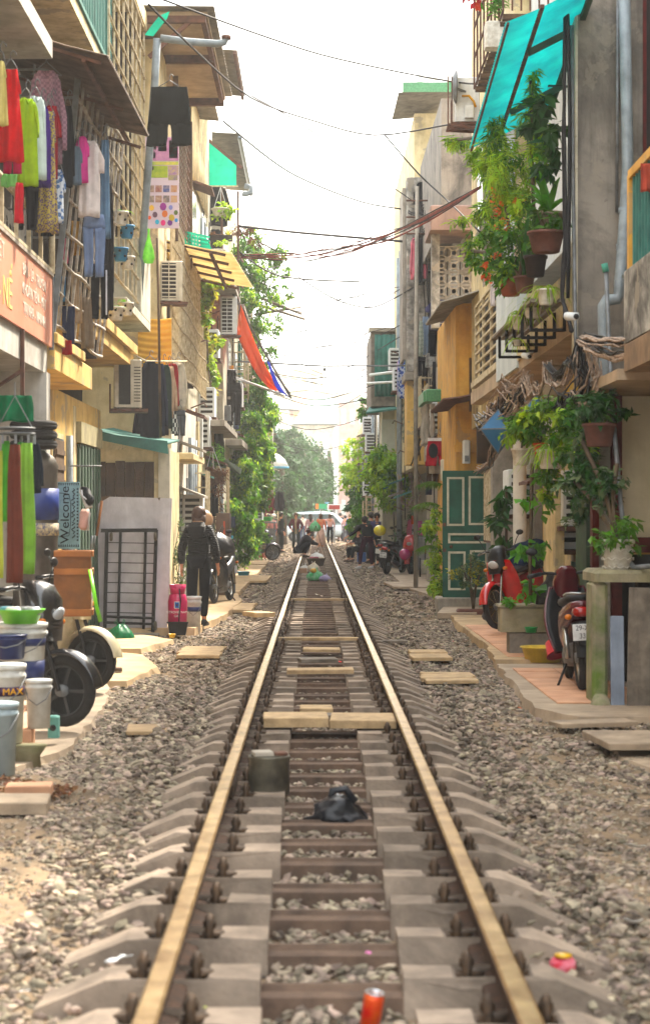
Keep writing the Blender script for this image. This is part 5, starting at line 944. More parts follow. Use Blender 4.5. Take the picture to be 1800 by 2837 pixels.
# coat rack on the lean-to roof
for k, (kd, u, v, w_, hh, D, c, l, rz) in enumerate((('long', 353, 850, 58, 180, 28.4, '1a1e2a', 'black padded coat, first on the rack over the teal roof', .1), ('long', 372, 855, 40, 170, 28.7, '232b3f', 'navy coat, second on the rack', .7), ('long', 385, 858, 36, 150, 28.9, '24382f', 'dark green jacket on the coat rack', .8), ('long', 397, 862, 34, 120, 29.1, 'c9a789', 'beige jacket on the coat rack', .8), ('long', 405, 855, 28, 100, 29.2, 'a82028', 'red jacket edge between the beige and cream coats', .8), ('long', 419, 853, 40, 112, 29.3, 'cfc3ad', 'cream wool coat at the outer end of the rack', .6),
   ('trousers', 423, 965, 26, 60, 29.3, '55585c', 'grey trousers under the cream wool coat', .3), ('towel', 410, 965, 18, 56, 29.2, '', 'black and white lattice scarf on the coat rack', .2), ('dress', 332, 940, 40, 80, 28.6, '2a2036', 'dark purple skirt below the black padded coat', .2), ('towel', 360, 965, 30, 55, 28.8, '6b4a2c', 'brown and gold cloth behind the coats', .2), ('towel', 388, 962, 22, 62, 28.9, '1c1a22', 'black cloth under the navy coat', .3))):
    G(kd, u, v, w_, hh, D, c or '222222', l, rz, m=pat('lattice', '1c1c1c', 'd8d4ca', 16, .5, 'c') if 'lattice' in l else None)
tag(MB().tube([W(322, 838, 28.2), W(345, 850, 28.4), W(440, 850, 29.4)], .014, 6).build('clothes_rail', M_barc), 'pale bamboo clothes rail carrying the coats', 'rail'); tag(MB().tube([W(370, 560, 27.2), W(374, 760, 27.4), W(378, 1030, 27.6)], .018, 6).build('bamboo_prop', M_wood), 'tall brown bamboo prop in front of the coats', 'pole')
# middle left
for kd, u, v, w_, hh, D, c, l, rz, hg in (('long', 513, 440, 58, 92, 44.3, '1b1d22', 'black jacket behind the hanging basket plant', 0, True), ('tee', 507, 540, 44, 60, 44.4, '20232a', 'dark shirt under the rusty shelf', .1, False), ('cloth', 545, 870, 22, 100, 47, '14161a', 'black cloth beside the lower air conditioner', .3, False), ('towel', 499, 895, 30, 72, 46, 'a3452f', 'rust red towel with a white bow on the middle left', .1, False), ('trousers', 550, 900, 36, 100, 47, '15171b', 'black trousers with a pale side stripe on the middle left', .1, True), ('cloth', 543, 860, 14, 60, 48, 'd08a2a', 'small mustard cloth by the lower air conditioner', .3, False), ('cloth', 556, 950, 12, 60, 47.6, '6a7f9c', 'pale blue cloth beside the striped trousers', .2, False),
   ('long', 525, 930, 46, 80, 48, '17191d', 'black sweater under the lower air conditioner ledge', .2, True), ('cloth', 530, 955, 18, 45, 47.4, '8a9268', 'grey green triangular towel on the middle left', .1, False), ('long', 508, 985, 40, 110, 42, '191b20', 'long black coat with a pink cap above the fern', .3, True), ('trousers', 497, 1130, 26, 62, 38.5, '1c1e24', 'navy trousers below the dried basket', .1, False), ('cloth', 503, 1170, 24, 44, 38.3, '17181d', 'black cloth behind the standing woman', .3, False), ('trousers', 632, 934, 20, 70, 68, '56606e', 'slate grey trousers on the pole over the vine wall', .1, False), ('shorts', 620, 960, 24, 34, 68, '15161a', 'black shorts beside the slate grey trousers', .2, False),
   ('long', 657, 1156, 26, 46, 82, '26242a', 'dark jacket hung over the food cart', 0, True), ('long', 634, 1158, 26, 50, 84, '6e1f28', 'maroon sweater hung over the food cart', .1, True), ('cloth', 545, 1215, 18, 26, 41, '3f4a5c', 'blue patterned cloth on the brown metal cabinet', .1, False)): G(kd, u, v, w_, hh, D, c, l, rz, hg)
for u, v, l in ((478, 1080, 'dark teal bundle'),): pass
# right
for kd, u, v, w_, hh, D, c, l, rz, hg in (('long', 998, 428, 54, 62, 45.2, '1d1f22', 'black jacket with a white collar mark near the pier top', 0, True), ('long', 975, 560, 22, 98, 45.2, 'e07888', 'long pink coat hanging on the flaking pier', .3, True), ('long', 988, 550, 20, 120, 45.1, '1f1f22', 'black garment between the pink coats', .5, True), ('towel', 999, 565, 12, 90, 45, 'd86b80', 'narrow pink cloth right of the black garment', .3, False), ('tee', 1032, 705, 64, 72, 40, '45456a', 'slate purple shirt with orange collar under the porch roof', 0, True), ('trousers', 1028, 772, 44, 66, 40.2, '17191e', 'wide black trousers below the slate purple shirt', 0, False), ('towel', 1063, 736, 24, 50, 37, '', 'red and yellow striped cloth by the orange wall', .1, False), ('towel', 990, 755, 12, 84, 43, '', 'green and black striped cloth on the flaking pier', .3, False), ('trousers', 1000, 745, 14, 90, 43.2, '7f92ac', 'pale blue trousers beside the striped cloth', .3, False), ('trousers', 992, 840, 22, 44, 42.5, '1a1a1e', 'black trousers hung at the pier foot', .2, False), ('towel', 1013, 830, 30, 34, 41, '', 'black and white striped cloth by the balustrade', .2, False),
   ('long', 945, 838, 24, 100, 50, '', 'blue and white robe hung below the pier', .3, True), ('cloth', 940, 850, 12, 80, 50.5, 'c9a0c4', 'lilac cloth beside the blue robe', .4, False), ('trousers', 1016, 1085, 28, 62, 37.4, '4d3b28', 'long brown trousers under the red shorts', .1, False), ('trousers', 1040, 1085, 22, 48, 37.6, '1b1b1f', 'black trousers behind the brown ones', .1, False), ('towel', 1008, 1110, 16, 54, 38.5, '2c3040', 'dark blue cloth at the cable loops', .2, False), ('long', 964, 1222, 16, 44, 53, 'e57c9c', 'pink raincoat hung above the red scooter', .3, True), ('cloth', 985, 1225, 16, 34, 52.6, 'e060a8', 'magenta raincoat above the red scooter', .2, False), ('towel', 974, 1232, 14, 26, 52.8, 'e4e4ea', 'white cloth between the pink raincoats', .1, False), ('cloth', 973, 1213, 12, 20, 52.5, 'e8551c', 'orange cloth on the post above the pink raincoat', .6, False), ('towel', 1020, 850, 10, 70, 37.5, '2a2c30', 'dark cloth inside the old balustrade', .2, False), ('cloth', 1520, 385, 34, 66, 14.9, 'b9503c', 'coral red cloth over the teal balcony bars', .2, False), ('towel', 1157, 660, 12, 60, 26.2, 'e0d4d2', 'pale pink cloth hooked on the beige window grille', .2, False)):
    mm = {'red and': pat('ry', 'e8c22a', 'd02a24', 5.5, .5, 'stripe'), 'green a': pat('gb', '1f5a3c', 'c8c8c0', 11, .5, 'stripe'), 'black a': pat('bw', '1a1a1e', 'c8c8c4', 12, .5, 'stripe'), 'blue an': pat('bwr', '2a4fa8', 'b8c4dc', 14)}.get(l[:7]) if not c else None
    G(kd, u, v, w_, hh, D, c or '222222', l, rz, hg, m=mm)
rs = G('shorts', 1029, 1030, 54, 66, 36.8, 'b0142c', 'red football shorts with a white waistband and black patch', 0, True); MB().box(-.19, .19, -.05, .04, -.06, .0).build('waistband', fab('dcdce0'), rs); MB().ball((-.09, -.045, -.24), .09, .02, .14).build('patch', fab('24262a'), rs)
# ---------------- air conditioners ----------------
M_ac = mat('ac_case', 'd5cdb8', 'b5ab93', sc_=6, rough=.5, streak=.45, grime=.15, bump=.05); M_acw = mat('ac_white', 'd6d6d2', 'b9b9b4', sc_=6, rough=.5, streak=.3)
def aircon(label, u0, v0, u1, v1, D, rz, m, style='slat', ledge=True, dep=.3):
    w_, h_ = (u1 - u0) * D / F, (v1 - v0) * D / F; c = W((u0 + u1) / 2, v1, D); t = thing('air_conditioner', tuple(c), rz, label, 'air conditioner')
    MB().bbox(-w_/2, w_/2, 0, dep, 0, h_, .015).build('case', m, t)
    if style == 'slat':
        MB().box(-w_*.42, w_*.2, -.004, .002, h_*.06, h_*.94).build('grille_opening', M_dark, t)
        for k in range(9): MB().box(-w_*.43, w_*.21, -.014, -.005, h_*(.08 + k*.1), h_*(.08 + k*.1) + .018).build('slat', m, t)
        bar(t, (-w_*.11, -.012, h_*.06), (-w_*.11, -.012, h_*.94), .014, m, 'rib')
    elif style == 'dark':
        MB().box(-w_*.32, w_*.1, -.004, .002, h_*.06, h_*.9).build('fin_panel', mat('fins', '2b2b28', '1a1a18', sc_=60), t)
        for k in range(12): MB().box(w_*.22, w_*.45, -.006, .002, h_*(.12 + k*.064), h_*(.12 + k*.064) + .012).build('slot', M_dark, t)
        bar(t, (w_*.16, -.006, 0), (w_*.16, -.006, h_), .02, m, 'rib')
    else:
        MB().bbox(-w_*.3, w_*.02, -.012, .0, h_*.45, h_*.9, .004).build('back_panel', m, t); MB().bbox(-w_*.12, w_*.25, -.07, 0, h_*.06, h_*.34, .01).build('valve_cover', m, t)
        MB().box(w_*.26, w_*.4, -.004, 0, h_*.7, h_*.92).build('sticker', M_white2, t); MB().tube([(-.08, -.03, h_*.56), (.02, -.07, h_*.55), (.09, -.08, h_*.42), (.12, -.05, h_*.3)], .018, 7).build('pipe', mat('pipe_yellow', 'd59a1c'), t)
    if ledge:
        MB().box(-w_*.62, w_*.72, -.06, dep, -.06, -.02).build('bracket', M_rust, t); MB().box(-w_*.66, -w_*.6, dep*.3, dep, -.06, h_*.5).build('bracket_upright', M_rust, t)
        for s in (-.35, .35): MB().box(w_*s - .02, w_*s + .02, .02, dep - .02, -.019, -.001).build('foot', M_dark, t)
    return t
aircon('cream air conditioner with arched top grille beside the cream awning', 377, 613, 430, 707, 30.0, .12, M_ac); aircon('old boxy air conditioner with dark fins above the teal roof', 268, 845, 334, 958, 26.9, .1, M_ac, 'dark', dep=.45)
aircon('white air conditioner with a pipe trailing at the tarp top', 519, 697, 558, 786, 43, .12, M_acw); aircon('smallest white air conditioner on the lower ledge', 525, 868, 552, 922, 47.5, .1, M_acw); aircon('rear of a grey air conditioner on a high steel cage', 1069, 181, 1128, 285, 29.5, -.05, M_acw, 'back')
aircon('leaning grey air conditioner case by the green door', 1050, 1080, 1075, 1130, 36, .4, M_ac, 'slat', False)
t = thing('satellite_dish', tuple(W(1064, 205, 29.4)), 0, 'dusty round dish seen edge on beside the high air conditioner', 'dish'); MB().lathe([(.002, .02), (.16, .03), (.24, .06), (.245, .04), (.16, .0), (.002, -.01)], (0, 0, 0), 20, 'X', .9, 1).build('dish', M_galv, t); bar(t, (0, 0, 0), (.2, .1, -.05), .03, M_galv, 'arm')
sb = thing('steel_shelf', (0, 0, 0), 0, 'rusty steel basket carrying the grey air conditioner', 'shelf')
for k in range(5): bar(sb, W(1052, 292 + k, 29.3) + Vector((0, k*.1, 0)), W(1135, 300, 29.3) + Vector((0, k*.1, 0)), .025, M_rust)
for u in (1053, 1062): bar(sb, W(u, 180, 29.3), W(u, 305, 29.3), .018, M_rust)
# ---------------- posters ----------------
pp = thing('poster_board', (0, 0, 0), 0, 'tall board of colourful picture posters beside the drainpipe', 'poster board'); D = 28.9
MB().poly([W(342, 322, D), W(421, 322, D), W(421, 537, D), W(342, 537, D)], (0, .02, 0)).build('board', mat('poster_white', 'd9c3c9', 'cbb2bd', sc_=3, bump=0), pp)
def card(u0, v0, u1, v1, c, nm='picture', c2=None): return MB().poly([W(u0, v0, D - .004), W(u1, v0, D - .004), W(u1, v1, D - .004), W(u0, v1, D - .004)]).build(nm, mat('print_' + c + (c2 or ''), c, c2, sc_=14, rough=.5, bump=0), pp)
card(350, 324, 420, 378, 'c98aa6', c2='b06a96'); card(352, 340, 368, 352, '9c5a5a', c2='d0a090'); card(372, 336, 392, 356, '7d55a8', c2='d89a50'); card(398, 330, 418, 372, '7c9cc8', c2='b8688c'); card(354, 358, 366, 372, 'd8a0b8'); card(344, 380, 420, 388, 'e0c84a', c2='90a83c')
card(344, 390, 395, 418, 'b4bc1c', c2='7e9a1a'); card(396, 390, 420, 412, '9a6a98', c2='d0b85a'); card(352, 392, 362, 400, 'd8d8d8', c2='555555'); card(396, 412, 418, 424, 'a8985a', c2='6d4f8a')
for i in range(4):
    for j in range(2): card(348 + i*18, 436 + j*24, 363 + i*18, 452 + j*24, ('6e4a4a', '8c3c3a', '3a4a86', 'b8702c', '5e5a5a', '8a4a2a', '4a4450', 'c8862c')[i + 4*j], c2='c0a088')
for k, (u, v, r, c) in enumerate(((357, 489, 6, 'f0b83a'), (384, 486, 8, '9a2a8a'), (402, 488, 5, '8a8ac8'), (365, 505, 6, '6a4a5a'), (388, 503, 7, 'e8782a'), (404, 512, 7, 'c8a82a'), (352, 512, 4, 'e85a2a'), (370, 522, 5, '2ab4d8'), (384, 524, 6, 'e8287a'), (400, 524, 6, '7a3a8a'), (414, 500, 5, '5a6a2a'), (415, 518, 4, '3a9ad8'))):
    cc = W(u, v, D - .006); MB().poly([cc + Vector((math.cos(a)*r*D/F, 0, math.sin(a)*r*D/F*1.2)) for a in [i*.7854 for i in range(8)]]).build('sticker', mat('print_' + c, c, bump=0), pp)
t = thing('green_grille', (0, 0, 0), 0, 'turquoise plastic crates resting on the cream awning', 'crate')
for k in range(5): bar(t, W(437 + k*7, 546 + k*1.5, 34), W(437 + k*7, 580, 34), .03, M_shade, 'slat')
for k in range(4): bar(t, W(436, 546 + k*9, 33.9), W(492, 558 + k*9, 34.5), .03, M_shade, 'slat')
MB().poly([W(468, 556, 34.6), W(486, 560, 34.6), W(499, 588, 34.6), W(474, 580, 34.6)], (0, .03, 0)).build('panel', M_shade, t)
t = thing('plastic_scrap', tuple(W(372, 60, 25)), .2, 'torn scrap of teal plastic sheet caught on the wires', 'plastic sheet'); MB().poly([(-.17, 0, -.13), (-.06, 0, -.14), (.12, .03, .1), (.15, 0, .19), (.02, .03, .13), (-.08, 0, .0)], (0, .006, 0)).build('sheet', M_shade, t)
# orange and blue tarp
tp = thing('tarpaulin', (0, 0, 0), 0, 'long orange tarpaulin with a blue edge sloping down from the left row', 'tarpaulin')
def tarpf(P0, P1, P2, P3, m, nm, nz=.03):
    A, B_, C_, D_ = (W(*p) for p in (P0, P1, P2, P3)); q = MB()
    q.grid(lambda a, b: A.lerp(D_, b).lerp(B_.lerp(C_, b), a) + Vector((0, 0, -.25 * math.sin(b*3.14) * (1 if nz else .6) + nz * math.sin(a*14 + b*3) )), 12, 14, True, (0, .01, 0)); q.build(nm, m, tp)
tarpf((556, 785, 43), (566, 718, 43.5), (664, 918, 52), (645, 921, 51.5), mat('tarp_orange', 'ff9238', 'ff7420', sc_=3, trans=.85, rough=.5, bump=.1, bs=8), 'sheet')
tarpf((628, 848, 47.6), (634, 852, 47.8), (684, 936, 53), (660, 926, 52), mat('tarp_blue', '4068d0', '2f55b0', sc_=3, trans=.7, rough=.5), 'edge', 0); MB().tube([W(548, 690, 43), W(600, 790, 47), W(684, 936, 53)], .03, 6).build('pole', M_galv, tp)
tag(MB().poly([W(610, 830, 56), W(683, 924, 56.5), W(684, 930, 56.5), W(660, 900, 57)], (0, .03, 0)).build('dark_tarpaulin', fab('4a2f3a')), 'dark maroon tarpaulin strip behind the orange one', 'tarpaulin')
# ---------------- shades on the left houses ----------------
t = thing('awning', (0, 0, 0), 0, 'small dark green metal awning over the vine wall', 'awning'); MB().poly([W(510, 1078, 42), W(520, 1073, 42), W(569, 1103, 46), W(566, 1117, 46), W(505, 1092, 42)], (0, .05, .0)).build('sheet', M_green, t)
t = thing('umbrella', (0, 0, 0), 0, 'white parasol with a blue band half hidden behind the left row', 'umbrella'); c = W(642, 1080, 92); MB().lathe([(.75, -.35), (.55, -.02), (.3, .2), (.002, .32)], c, 16).build('canopy', M_white2, t); MB().lathe([(.752, -.352), (.76, -.43), (.74, -.43)], c, 16).build('band', cl('4a9ac0'), t); bar(t, c, (c.x, c.y, 0), .04, M_galv, 'pole')
t = thing('signboard', (0, 0, 0), 0, 'narrow white light box sign standing out from the left wall', 'sign'); MB().box(XU(465, 37), XU(478, 37), 36.8, 37, ZV(1075, 37), ZV(975, 37)).build('box', M_white2, t); bar(t, W(462, 960, 36.7), W(462, 1090, 36.7), .03, M_rust, 'frame')
# ---------------- pavements, planks, slabs ----------------
M_tile = mat('pavement_tile', 'cf9f7c', 'b58566', sc_=3, rough=.8, grime=.3, bump=.2); M_cement = mat('cement', 'ad9a82', '8b7b68', sc_=3, grime=.4, bump=.5, bs=30)
def pavement(label, pts, z, m, tile=None, tm=None):
    t = thing('pavement', (0, 0, 0)); t['kind'] = 'structure'
    P = []
    for i, (x, y) in enumerate(pts):
        x2, y2 = pts[(i+1) % len(pts)]; L = math.hypot(x2 - x, y2 - y); n_ = max(1, int(L / .22)) if abs(x) < 4 and abs(x2) < 4 else 1
        P += [Vector((x + (x2-x)*k/n_ + (R.uniform(-.022, .022) if k else 0), y + (y2-y)*k/n_ + (R.uniform(-.02, .02) if k else 0), z)) for k in range(n_)]
    q = MB(); q.poly(P); k = len(P); c = sum(P, Vector()) / k; out = [p + (p - c).normalized() * R.uniform(.03, .09) + Vector((0, 0, -.12 - z)) for p in P]; q.add(P + out, [(i, i + k, (i+1) % k + k, (i+1) % k) for i in range(k)]); q.build('base', m, t)
    if tile:
        xs_ = [p[0] for p in tile[0]]; (x0, y0), (x1, y1) = tile[0]; s = tile[1]; nx_, ny_ = int(abs(x1-x0)/s), int((y1-y0)/s)
        tmsh = MB().bbox(-s*.49, s*.49, -s*.49, s*.49, 0, .012, .004).mesh('tile', tm or M_tile)
        for i in range(nx_):
            for j in range(ny_): link('tile', tmsh, t, (min(x0, x1) + (i+.5)*s, y0 + (j+.5)*s, z + R.uniform(-.003, .004)), (R.uniform(-.01, .01), 0, R.uniform(-.01, .01)))
    return t
pavement('', [(-8, 12.2), (-1.85, 12.2), (-1.66, 13.2), (-1.74, 16.5), (-1.92, 18.2), (-8, 18.2)], .0, M_cement, ([(-2.8, 12.5), (-1.8, 16.1)], .5))
pavement('', [(-8, 18.3), (-1.75, 18.3), (-1.6, 20), (-1.9, 21.8), (-2.3, 22.2), (-8, 22.2)], .02, mat('warm_cement', 'bb9f78', '97805f', sc_=3, grime=.3, bump=.3))
pavement('', [(-8, 22.6), (-2.0, 22.6), (-1.75, 24.3), (-2.2, 25.2), (-8, 25.2)], .03, MATS['warm_cement'])
pavement('', [(-8, 25.6), (-1.6, 26.2), (-1.35, 30), (-1.3, 35), (-1.5, 38), (-8, 38)], .06, MATS['warm_cement']); pavement('', [(-8, 39), (-1.5, 39), (-1.5, 60), (-8, 60)], .05, MATS['warm_cement'])
pavement('', [(8, 11.9), (2.15, 11.9), (1.98, 12.8), (2.02, 13.6), (2.3, 14), (8, 14)], -.01, M_cement)
pavement('', [(8, 14.9), (2.0, 14.9), (1.74, 15.6), (1.86, 20.2), (8, 20.4)], .035, M_cement, ([(1.95, 15.9), (3.15, 19.9)], .4)); pavement('', [(8, 20.6), (1.88, 20.6), (2.0, 23), (2.0, 28), (2.2, 34), (8, 36)], .05, MATS['warm_cement'], ([(2.05, 21), (3.05, 27)], .5))
pavement('', [(8, 36.4), (2.3, 36.4), (1.95, 42), (2.0, 60), (8, 60)], .03, M_cement)
def slab(label, u, v, wpx, D, dep, z, m, n=1, rz=0, cat='plank', grp=None, th=.035, nm='plank'):
    """loose boards or stone slabs lying flat on the ballast; n planks behind one another"""
    x = XU(u, D); w_ = wpx * D / F
    for k in range(n):
        d_ = dep / n; t = MB().bbox(-w_/2 * R.uniform(.94, 1.03), w_/2 * R.uniform(.94, 1.03), -d_*.48, d_*.48, 0, th * R.uniform(.8, 1.2), .006).build(nm, m)
        t.location = (x + R.uniform(-.02, .02), D + (k - (n-1)/2) * d_, z + R.uniform(0, .008)); t.rotation_euler = (R.uniform(-.015, .015), R.uniform(-.015, .015), rz + R.uniform(-.03, .03))
        tag(t, label if n == 1 else f"{label}, {('nearest', 'second', 'third', 'fourth', 'fifth', 'sixth')[k]} of {n}", cat, grp or label)
slab('split concrete slab bridging the rails, left half', 697, 1755, 150, 14.1, .5, .06, M_plank, 1, .02, 'slab', 'slab halves between the rails', .07, 'concrete_slab'); slab('split concrete slab bridging the rails, right half', 850, 1750, 160, 14.1, .5, .06, M_plank, 1, -.04, 'slab', 'slab halves between the rails', .07, 'concrete_slab')
slab('weathered wooden plank laid across both inner sleepers', 752, 1600, 160, 18.7, .35, .06, M_plank); slab('pale plank between the rails next to red litter', 752, 1535, 90, 22.2, .4, .03, M_plank); slab('thin plank right across the track', 745, 1517, 200, 23.6, .12, .06, M_plank)
slab('broken plank piece lying by the red litter', 748, 1565, 90, 20.5, .3, .03, M_wgrey, 1, .1); slab('cracked grey board further along the track', 742, 1700, 80, 15.4, .3, .02, M_plank, 1, .04); slab('short grey board beside the cracked one', 740, 1712, 110, 14.9, .18, .02, M_wgrey)
slab('thin crossing plank nearest the bags', 745, 1420, 150, 34.5, .12, .06, M_plank)
slab('pale board path on the right ballast', 1010, 1545, 92, 21.9, 1.3, -.02, M_plank, 3, .03); slab('pale board path lower on the right ballast', 1052, 1590, 124, 18.9, 1.0, -.02, M_plank, 4, .03); slab('pale board path on the left ballast', 472, 1540, 100, 22.4, 1.6, -.02, M_plank, 3, -.05); slab('pale stone slabs by the woman', 562, 1430, 72, 32.8, 2.6, 0, M_plank, 4, -.04, 'slab', None, .05, 'stone_slab')
slab('tilted concrete offcut near the left rail', 608, 1450, 50, 30, .5, .02, M_plank, 1, .5, 'slab', None, .08, 'concrete_block'); slab('square paving piece scored in small tiles', 352, 1720, 104, 14.4, .5, -.02, MATS['warm_cement'], 1, .05, 'paving slab', None, .03, 'paving_slab')
slab('flat beige slab on the right ballast near the motorbikes', 960, 1378, 95, 43, 3.2, 0, M_cement, 1, .05, 'slab', None, .05, 'stone_slab'); slab('small pale slabs left of the track in the distance', 606, 1360, 50, 47, 4, 0, M_plank, 3, 0, 'slab', None, .05, 'stone_slab'); slab('pale slab before the first left vine trough', 600, 1320, 60, 63, 4, 0, M_plank, 2, 0, 'slab', None, .05, 'stone_slab')
slab('broken cement slab at the near left', 60, 1898, 130, 10.6, .35, -.03, M_cement, 1, .1, 'slab', None, .07, 'stone_slab'); slab('pinkish broken slab by the buckets', 62, 1850, 110, 11.2, .2, -.03, M_tile, 1, .05, 'slab', None, .06, 'stone_slab')
slab('cement ramp leading up to the green door', 1080, 1432, 90, 31, 2.6, -.02, M_cement, 1, -.12, 'ramp', None, .1, 'ramp'); slab('long grey plank along the near right edge', 1400, 1690, 190, 14.6, .3, 0, M_cement, 1, .2); slab('flat concrete sheet at the near right corner', 1480, 1690, 180, 13.2, .9, .03, M_cement, 1, .1, 'slab', None, .05, 'stone_slab')
slab('worn grey board on the right beyond the board path', 930, 1512, 60, 24, .15, 0, M_wgrey, 1, .1); slab('brown timber scrap beside the pale scooter', 262, 1590, 44, 19.3, .14, .03, M_wood, 1, .1)
# ---------------- left foreground ----------------
def bucket(label, u, vb, D, r, h_, m, lid=True, bands=(), z=None):
    x = XU(u, D); z0 = ZV(vb, D) if z is None else z; t = thing('bucket', (x, D, z0), 0, label, 'bucket', 'buckets by the black scooter')
    MB().lathe([(r*.86, 0), (r*.98, h_*.82), (r*1.05, h_*.83), (r*1.05, h_*.87), (r, h_*.88), (r*1.0, h_*.95)] + ([] if lid else [(r*.96, h_*.95), (r*.84, .03)]), (0, 0, 0), 24).build('tub', m, t)
    if lid: MB().lathe([(r*1.06, h_*.93), (r*1.07, h_), (r*.9, h_*1.01), (.001, h_*1.01)], (0, 0, 0), 24).build('lid', m, t)
    for z_, hh, mm in bands: MB().lathe([(r*(.87 + .11*z_/h_) + .004, z_), (r*(.87 + .11*(z_+hh)/h_) + .004, z_ + hh)], (0, 0, 0), 24).build('label_band', mm, t)
    MB().tube([(-r*1.06, 0, h_*.85), (-r*.7, -r*.95, h_*.62), (0, -r*1.15, h_*.5), (r*.7, -r*.95, h_*.62), (r*1.06, 0, h_*.85)], .004, 5).build('handle', M_galv, t); return t
M_bk = mat('bucket_white', 'cfd0cc', 'b3b2aa', sc_=12, rough=.45, grime=.15, bump=.03); M_bkb = mat('bucket_bluegrey', '9fb0b6', '8a9ca3', sc_=6, rough=.45, bump=.03); M_navy = plas('16275c')
bucket('pale blue grey bucket nearest the camera at the left edge', -4, 1822, 12.0, .12, .44, M_bkb)
mx_ = bucket('paint bucket with a yellow lettered band behind the pale bucket', 14, 1745, 12.6, .125, .5, M_bk, bands=((.30, .06, plas('3a1440')),)); text('lettering', 'MAX', .058, (.065, -.118, .33), (H90(), 0, .45), mat('letter_yel2', 'e8a812', bump=0), mx_, .003, 1.1)
bucket('large white paint bucket with broad blue labels under the lime basin', 52, 1612, 13.2, .165, .42, M_bk, bands=((.02, .15, M_navy), (.27, .05, M_navy)))
bucket('small cream bucket standing on the terracotta brick', 92, 1712, 13.0, .085, .32, M_bk)
bucket('dark blue rimmed bucket left of the black scooter', 20, 1600, 12.9, .12, .16, M_navy, z=.62)
t = thing('basin', (XU(50, 13.1), 13.1, ZV(1466, 13.1)), 0, 'lime green basin of bowls on the large paint bucket', 'basin'); MB().lathe([(.11, 0), (.15, .09), (.165, .095), (.155, .085), (.1, .012), (.001, .012)], (0, 0, 0), 24).build('basin', plas('6fd02c'), t)
for k, (x, y, c, l) in enumerate(((-.05, 0, 'd9d9d4', 'white bowl upturned in the lime basin'), (.03, .03, 'a9adb0', 'steel bowl in the lime basin'), (.085, -.02, 'b9bec2', 'second steel bowl at the right of the lime basin'), (-.1, .05, '6aa0b0', 'patterned blue plate standing in the lime basin'))):
    tag(MB().lathe([(.04, .09), (.055, .07), (.06, .04), (.03, .03)], (XU(50, 13.1) + x, 13.1 + y, ZV(1466, 13.1) + .02), 16).build('bowl', cl(c, rough=.25, metal=.4 if 'steel' in l else 0)), l, 'bowl', 'bowls in the lime basin')
tag(MB().bbox(-1.99, -1.86, 12.9, 13.1, -.03, ZV(1712, 13)-.001, .01).build('brick', M_tile), 'terracotta block under the small cream bucket', 'brick'); tag(MB().loft([((-1.86, 12.55, -.1), .12, (0, .1, 0)), ((-1.85, 12.55, .03), .1, (0, .09, 0)), ((-1.84, 12.53, .1), .14, (0, .1, 0))], 10, 2.6).build('stump', mat('mossy_wood', '8a7f62', '5f5f3a', grime=.4, bump=.6)), 'mossy cement stump under the terracotta block', 'stump')
for k, (x, z, l) in enumerate(((-1.98, -.06, 'lowest'), (-1.96, .03, 'middle'), (-1.99, .10, 'top'))): tag(MB().bbox(x - .12, x + .06, 12.3, 12.5, z, z + .075, .008).build('timber_block', M_wood), f'{l} brown timber block stacked behind the pale bucket', 'block', 'timber blocks by the buckets')
t = thing('small_crate', (XU(126, 13.4), 13.4, ZV(1735, 13.4)), 0, 'small teal plastic box with a round hole by the front wheel', 'box'); MB().bbox(-.035, .04, -.03, .05, 0, .15, .01).build('box', cl('5f9a90'), t); MB().lathe([(.022, 0), (.001, -.001)], (.002, -.032, .07), 12, 'Y').build('hole', M_dark, t)
# tyres on water tank
t = thing('water_tank', (XU(84, 17.6), 17.6, 0), 0, 'ribbed steel water tank with a blue band and white letters', 'tank'); pr = [(.19, .42)]
for z in np.linspace(.45, 2.0, 24): pr.append((.2 + (.008 if int(z*9) % 3 == 0 else 0), z))
MB().lathe([(.2, .05)] + pr + [(.17, 2.08), (.08, 2.14), (.001, 2.16)], (0, 0, 0), 28).build('drum', mat('tank_steel', '6e675e', '453f38', sc_=4, rough=.4, metal=.5, streak=.3), t); MB().lathe([(.2105, 1.52), (.2105, 1.8)], (0, 0, 0), 28).build('label_band', plas('12307a'), t); MB().lathe([(.2105, 1.38), (.2105, 1.49)], (0, 0, 0), 28).build('label_strip', mat('tank_strip', 'cbb98a', '2a3a6a', sc_=40), t)
M_tyre = mat('tyre_rubber', '1c1b1a', '2a2826', sc_=20, rough=.9, bump=.4, bs=80)
for k, l in enumerate(('bottom', 'second', 'third')): o = MB().ring(.17, .045, (0, 0, 0), 'Z', 28, 8, .9).build('tyre', M_tyre); o.location = (XU(80, 17.5), 17.5, 2.19 + k*.085); tag(o, f'{l} black tyre in the stack on top of the water tank', 'tyre', 'tyres on the water tank')
G('cloth', 36, 930, 86, 62, 13.8, '0f6b44', 'dark green velvet cloth draped at the left edge above the tyres', .1, False)
rh = thing('clothes_dryer', tuple(W(36, 1020, 13)), 0, 'round metal peg hanger holding towels at the left edge', 'hanger')
for z in (0, .035): MB().ring(.13, .006, (0, 0, z), 'Z', 24, 5).build('hoop', M_galv, rh)
for k in range(9): a = k*.7; MB().box(.13*math.cos(a) - .008, .13*math.cos(a) + .008, .13*math.sin(a) - .005, .13*math.sin(a) + .005, -.07, -.01).build('peg', M_galv, rh)
bar(rh, (0, 0, .25), (.12, 0, .03), .005, M_galv, 'wire'); bar(rh, (0, 0, .25), (-.12, 0, .03), .005, M_galv, 'wire'); bar(rh, (0, 0, .25), (0, 0, .34), .006, M_galv, 'hook')
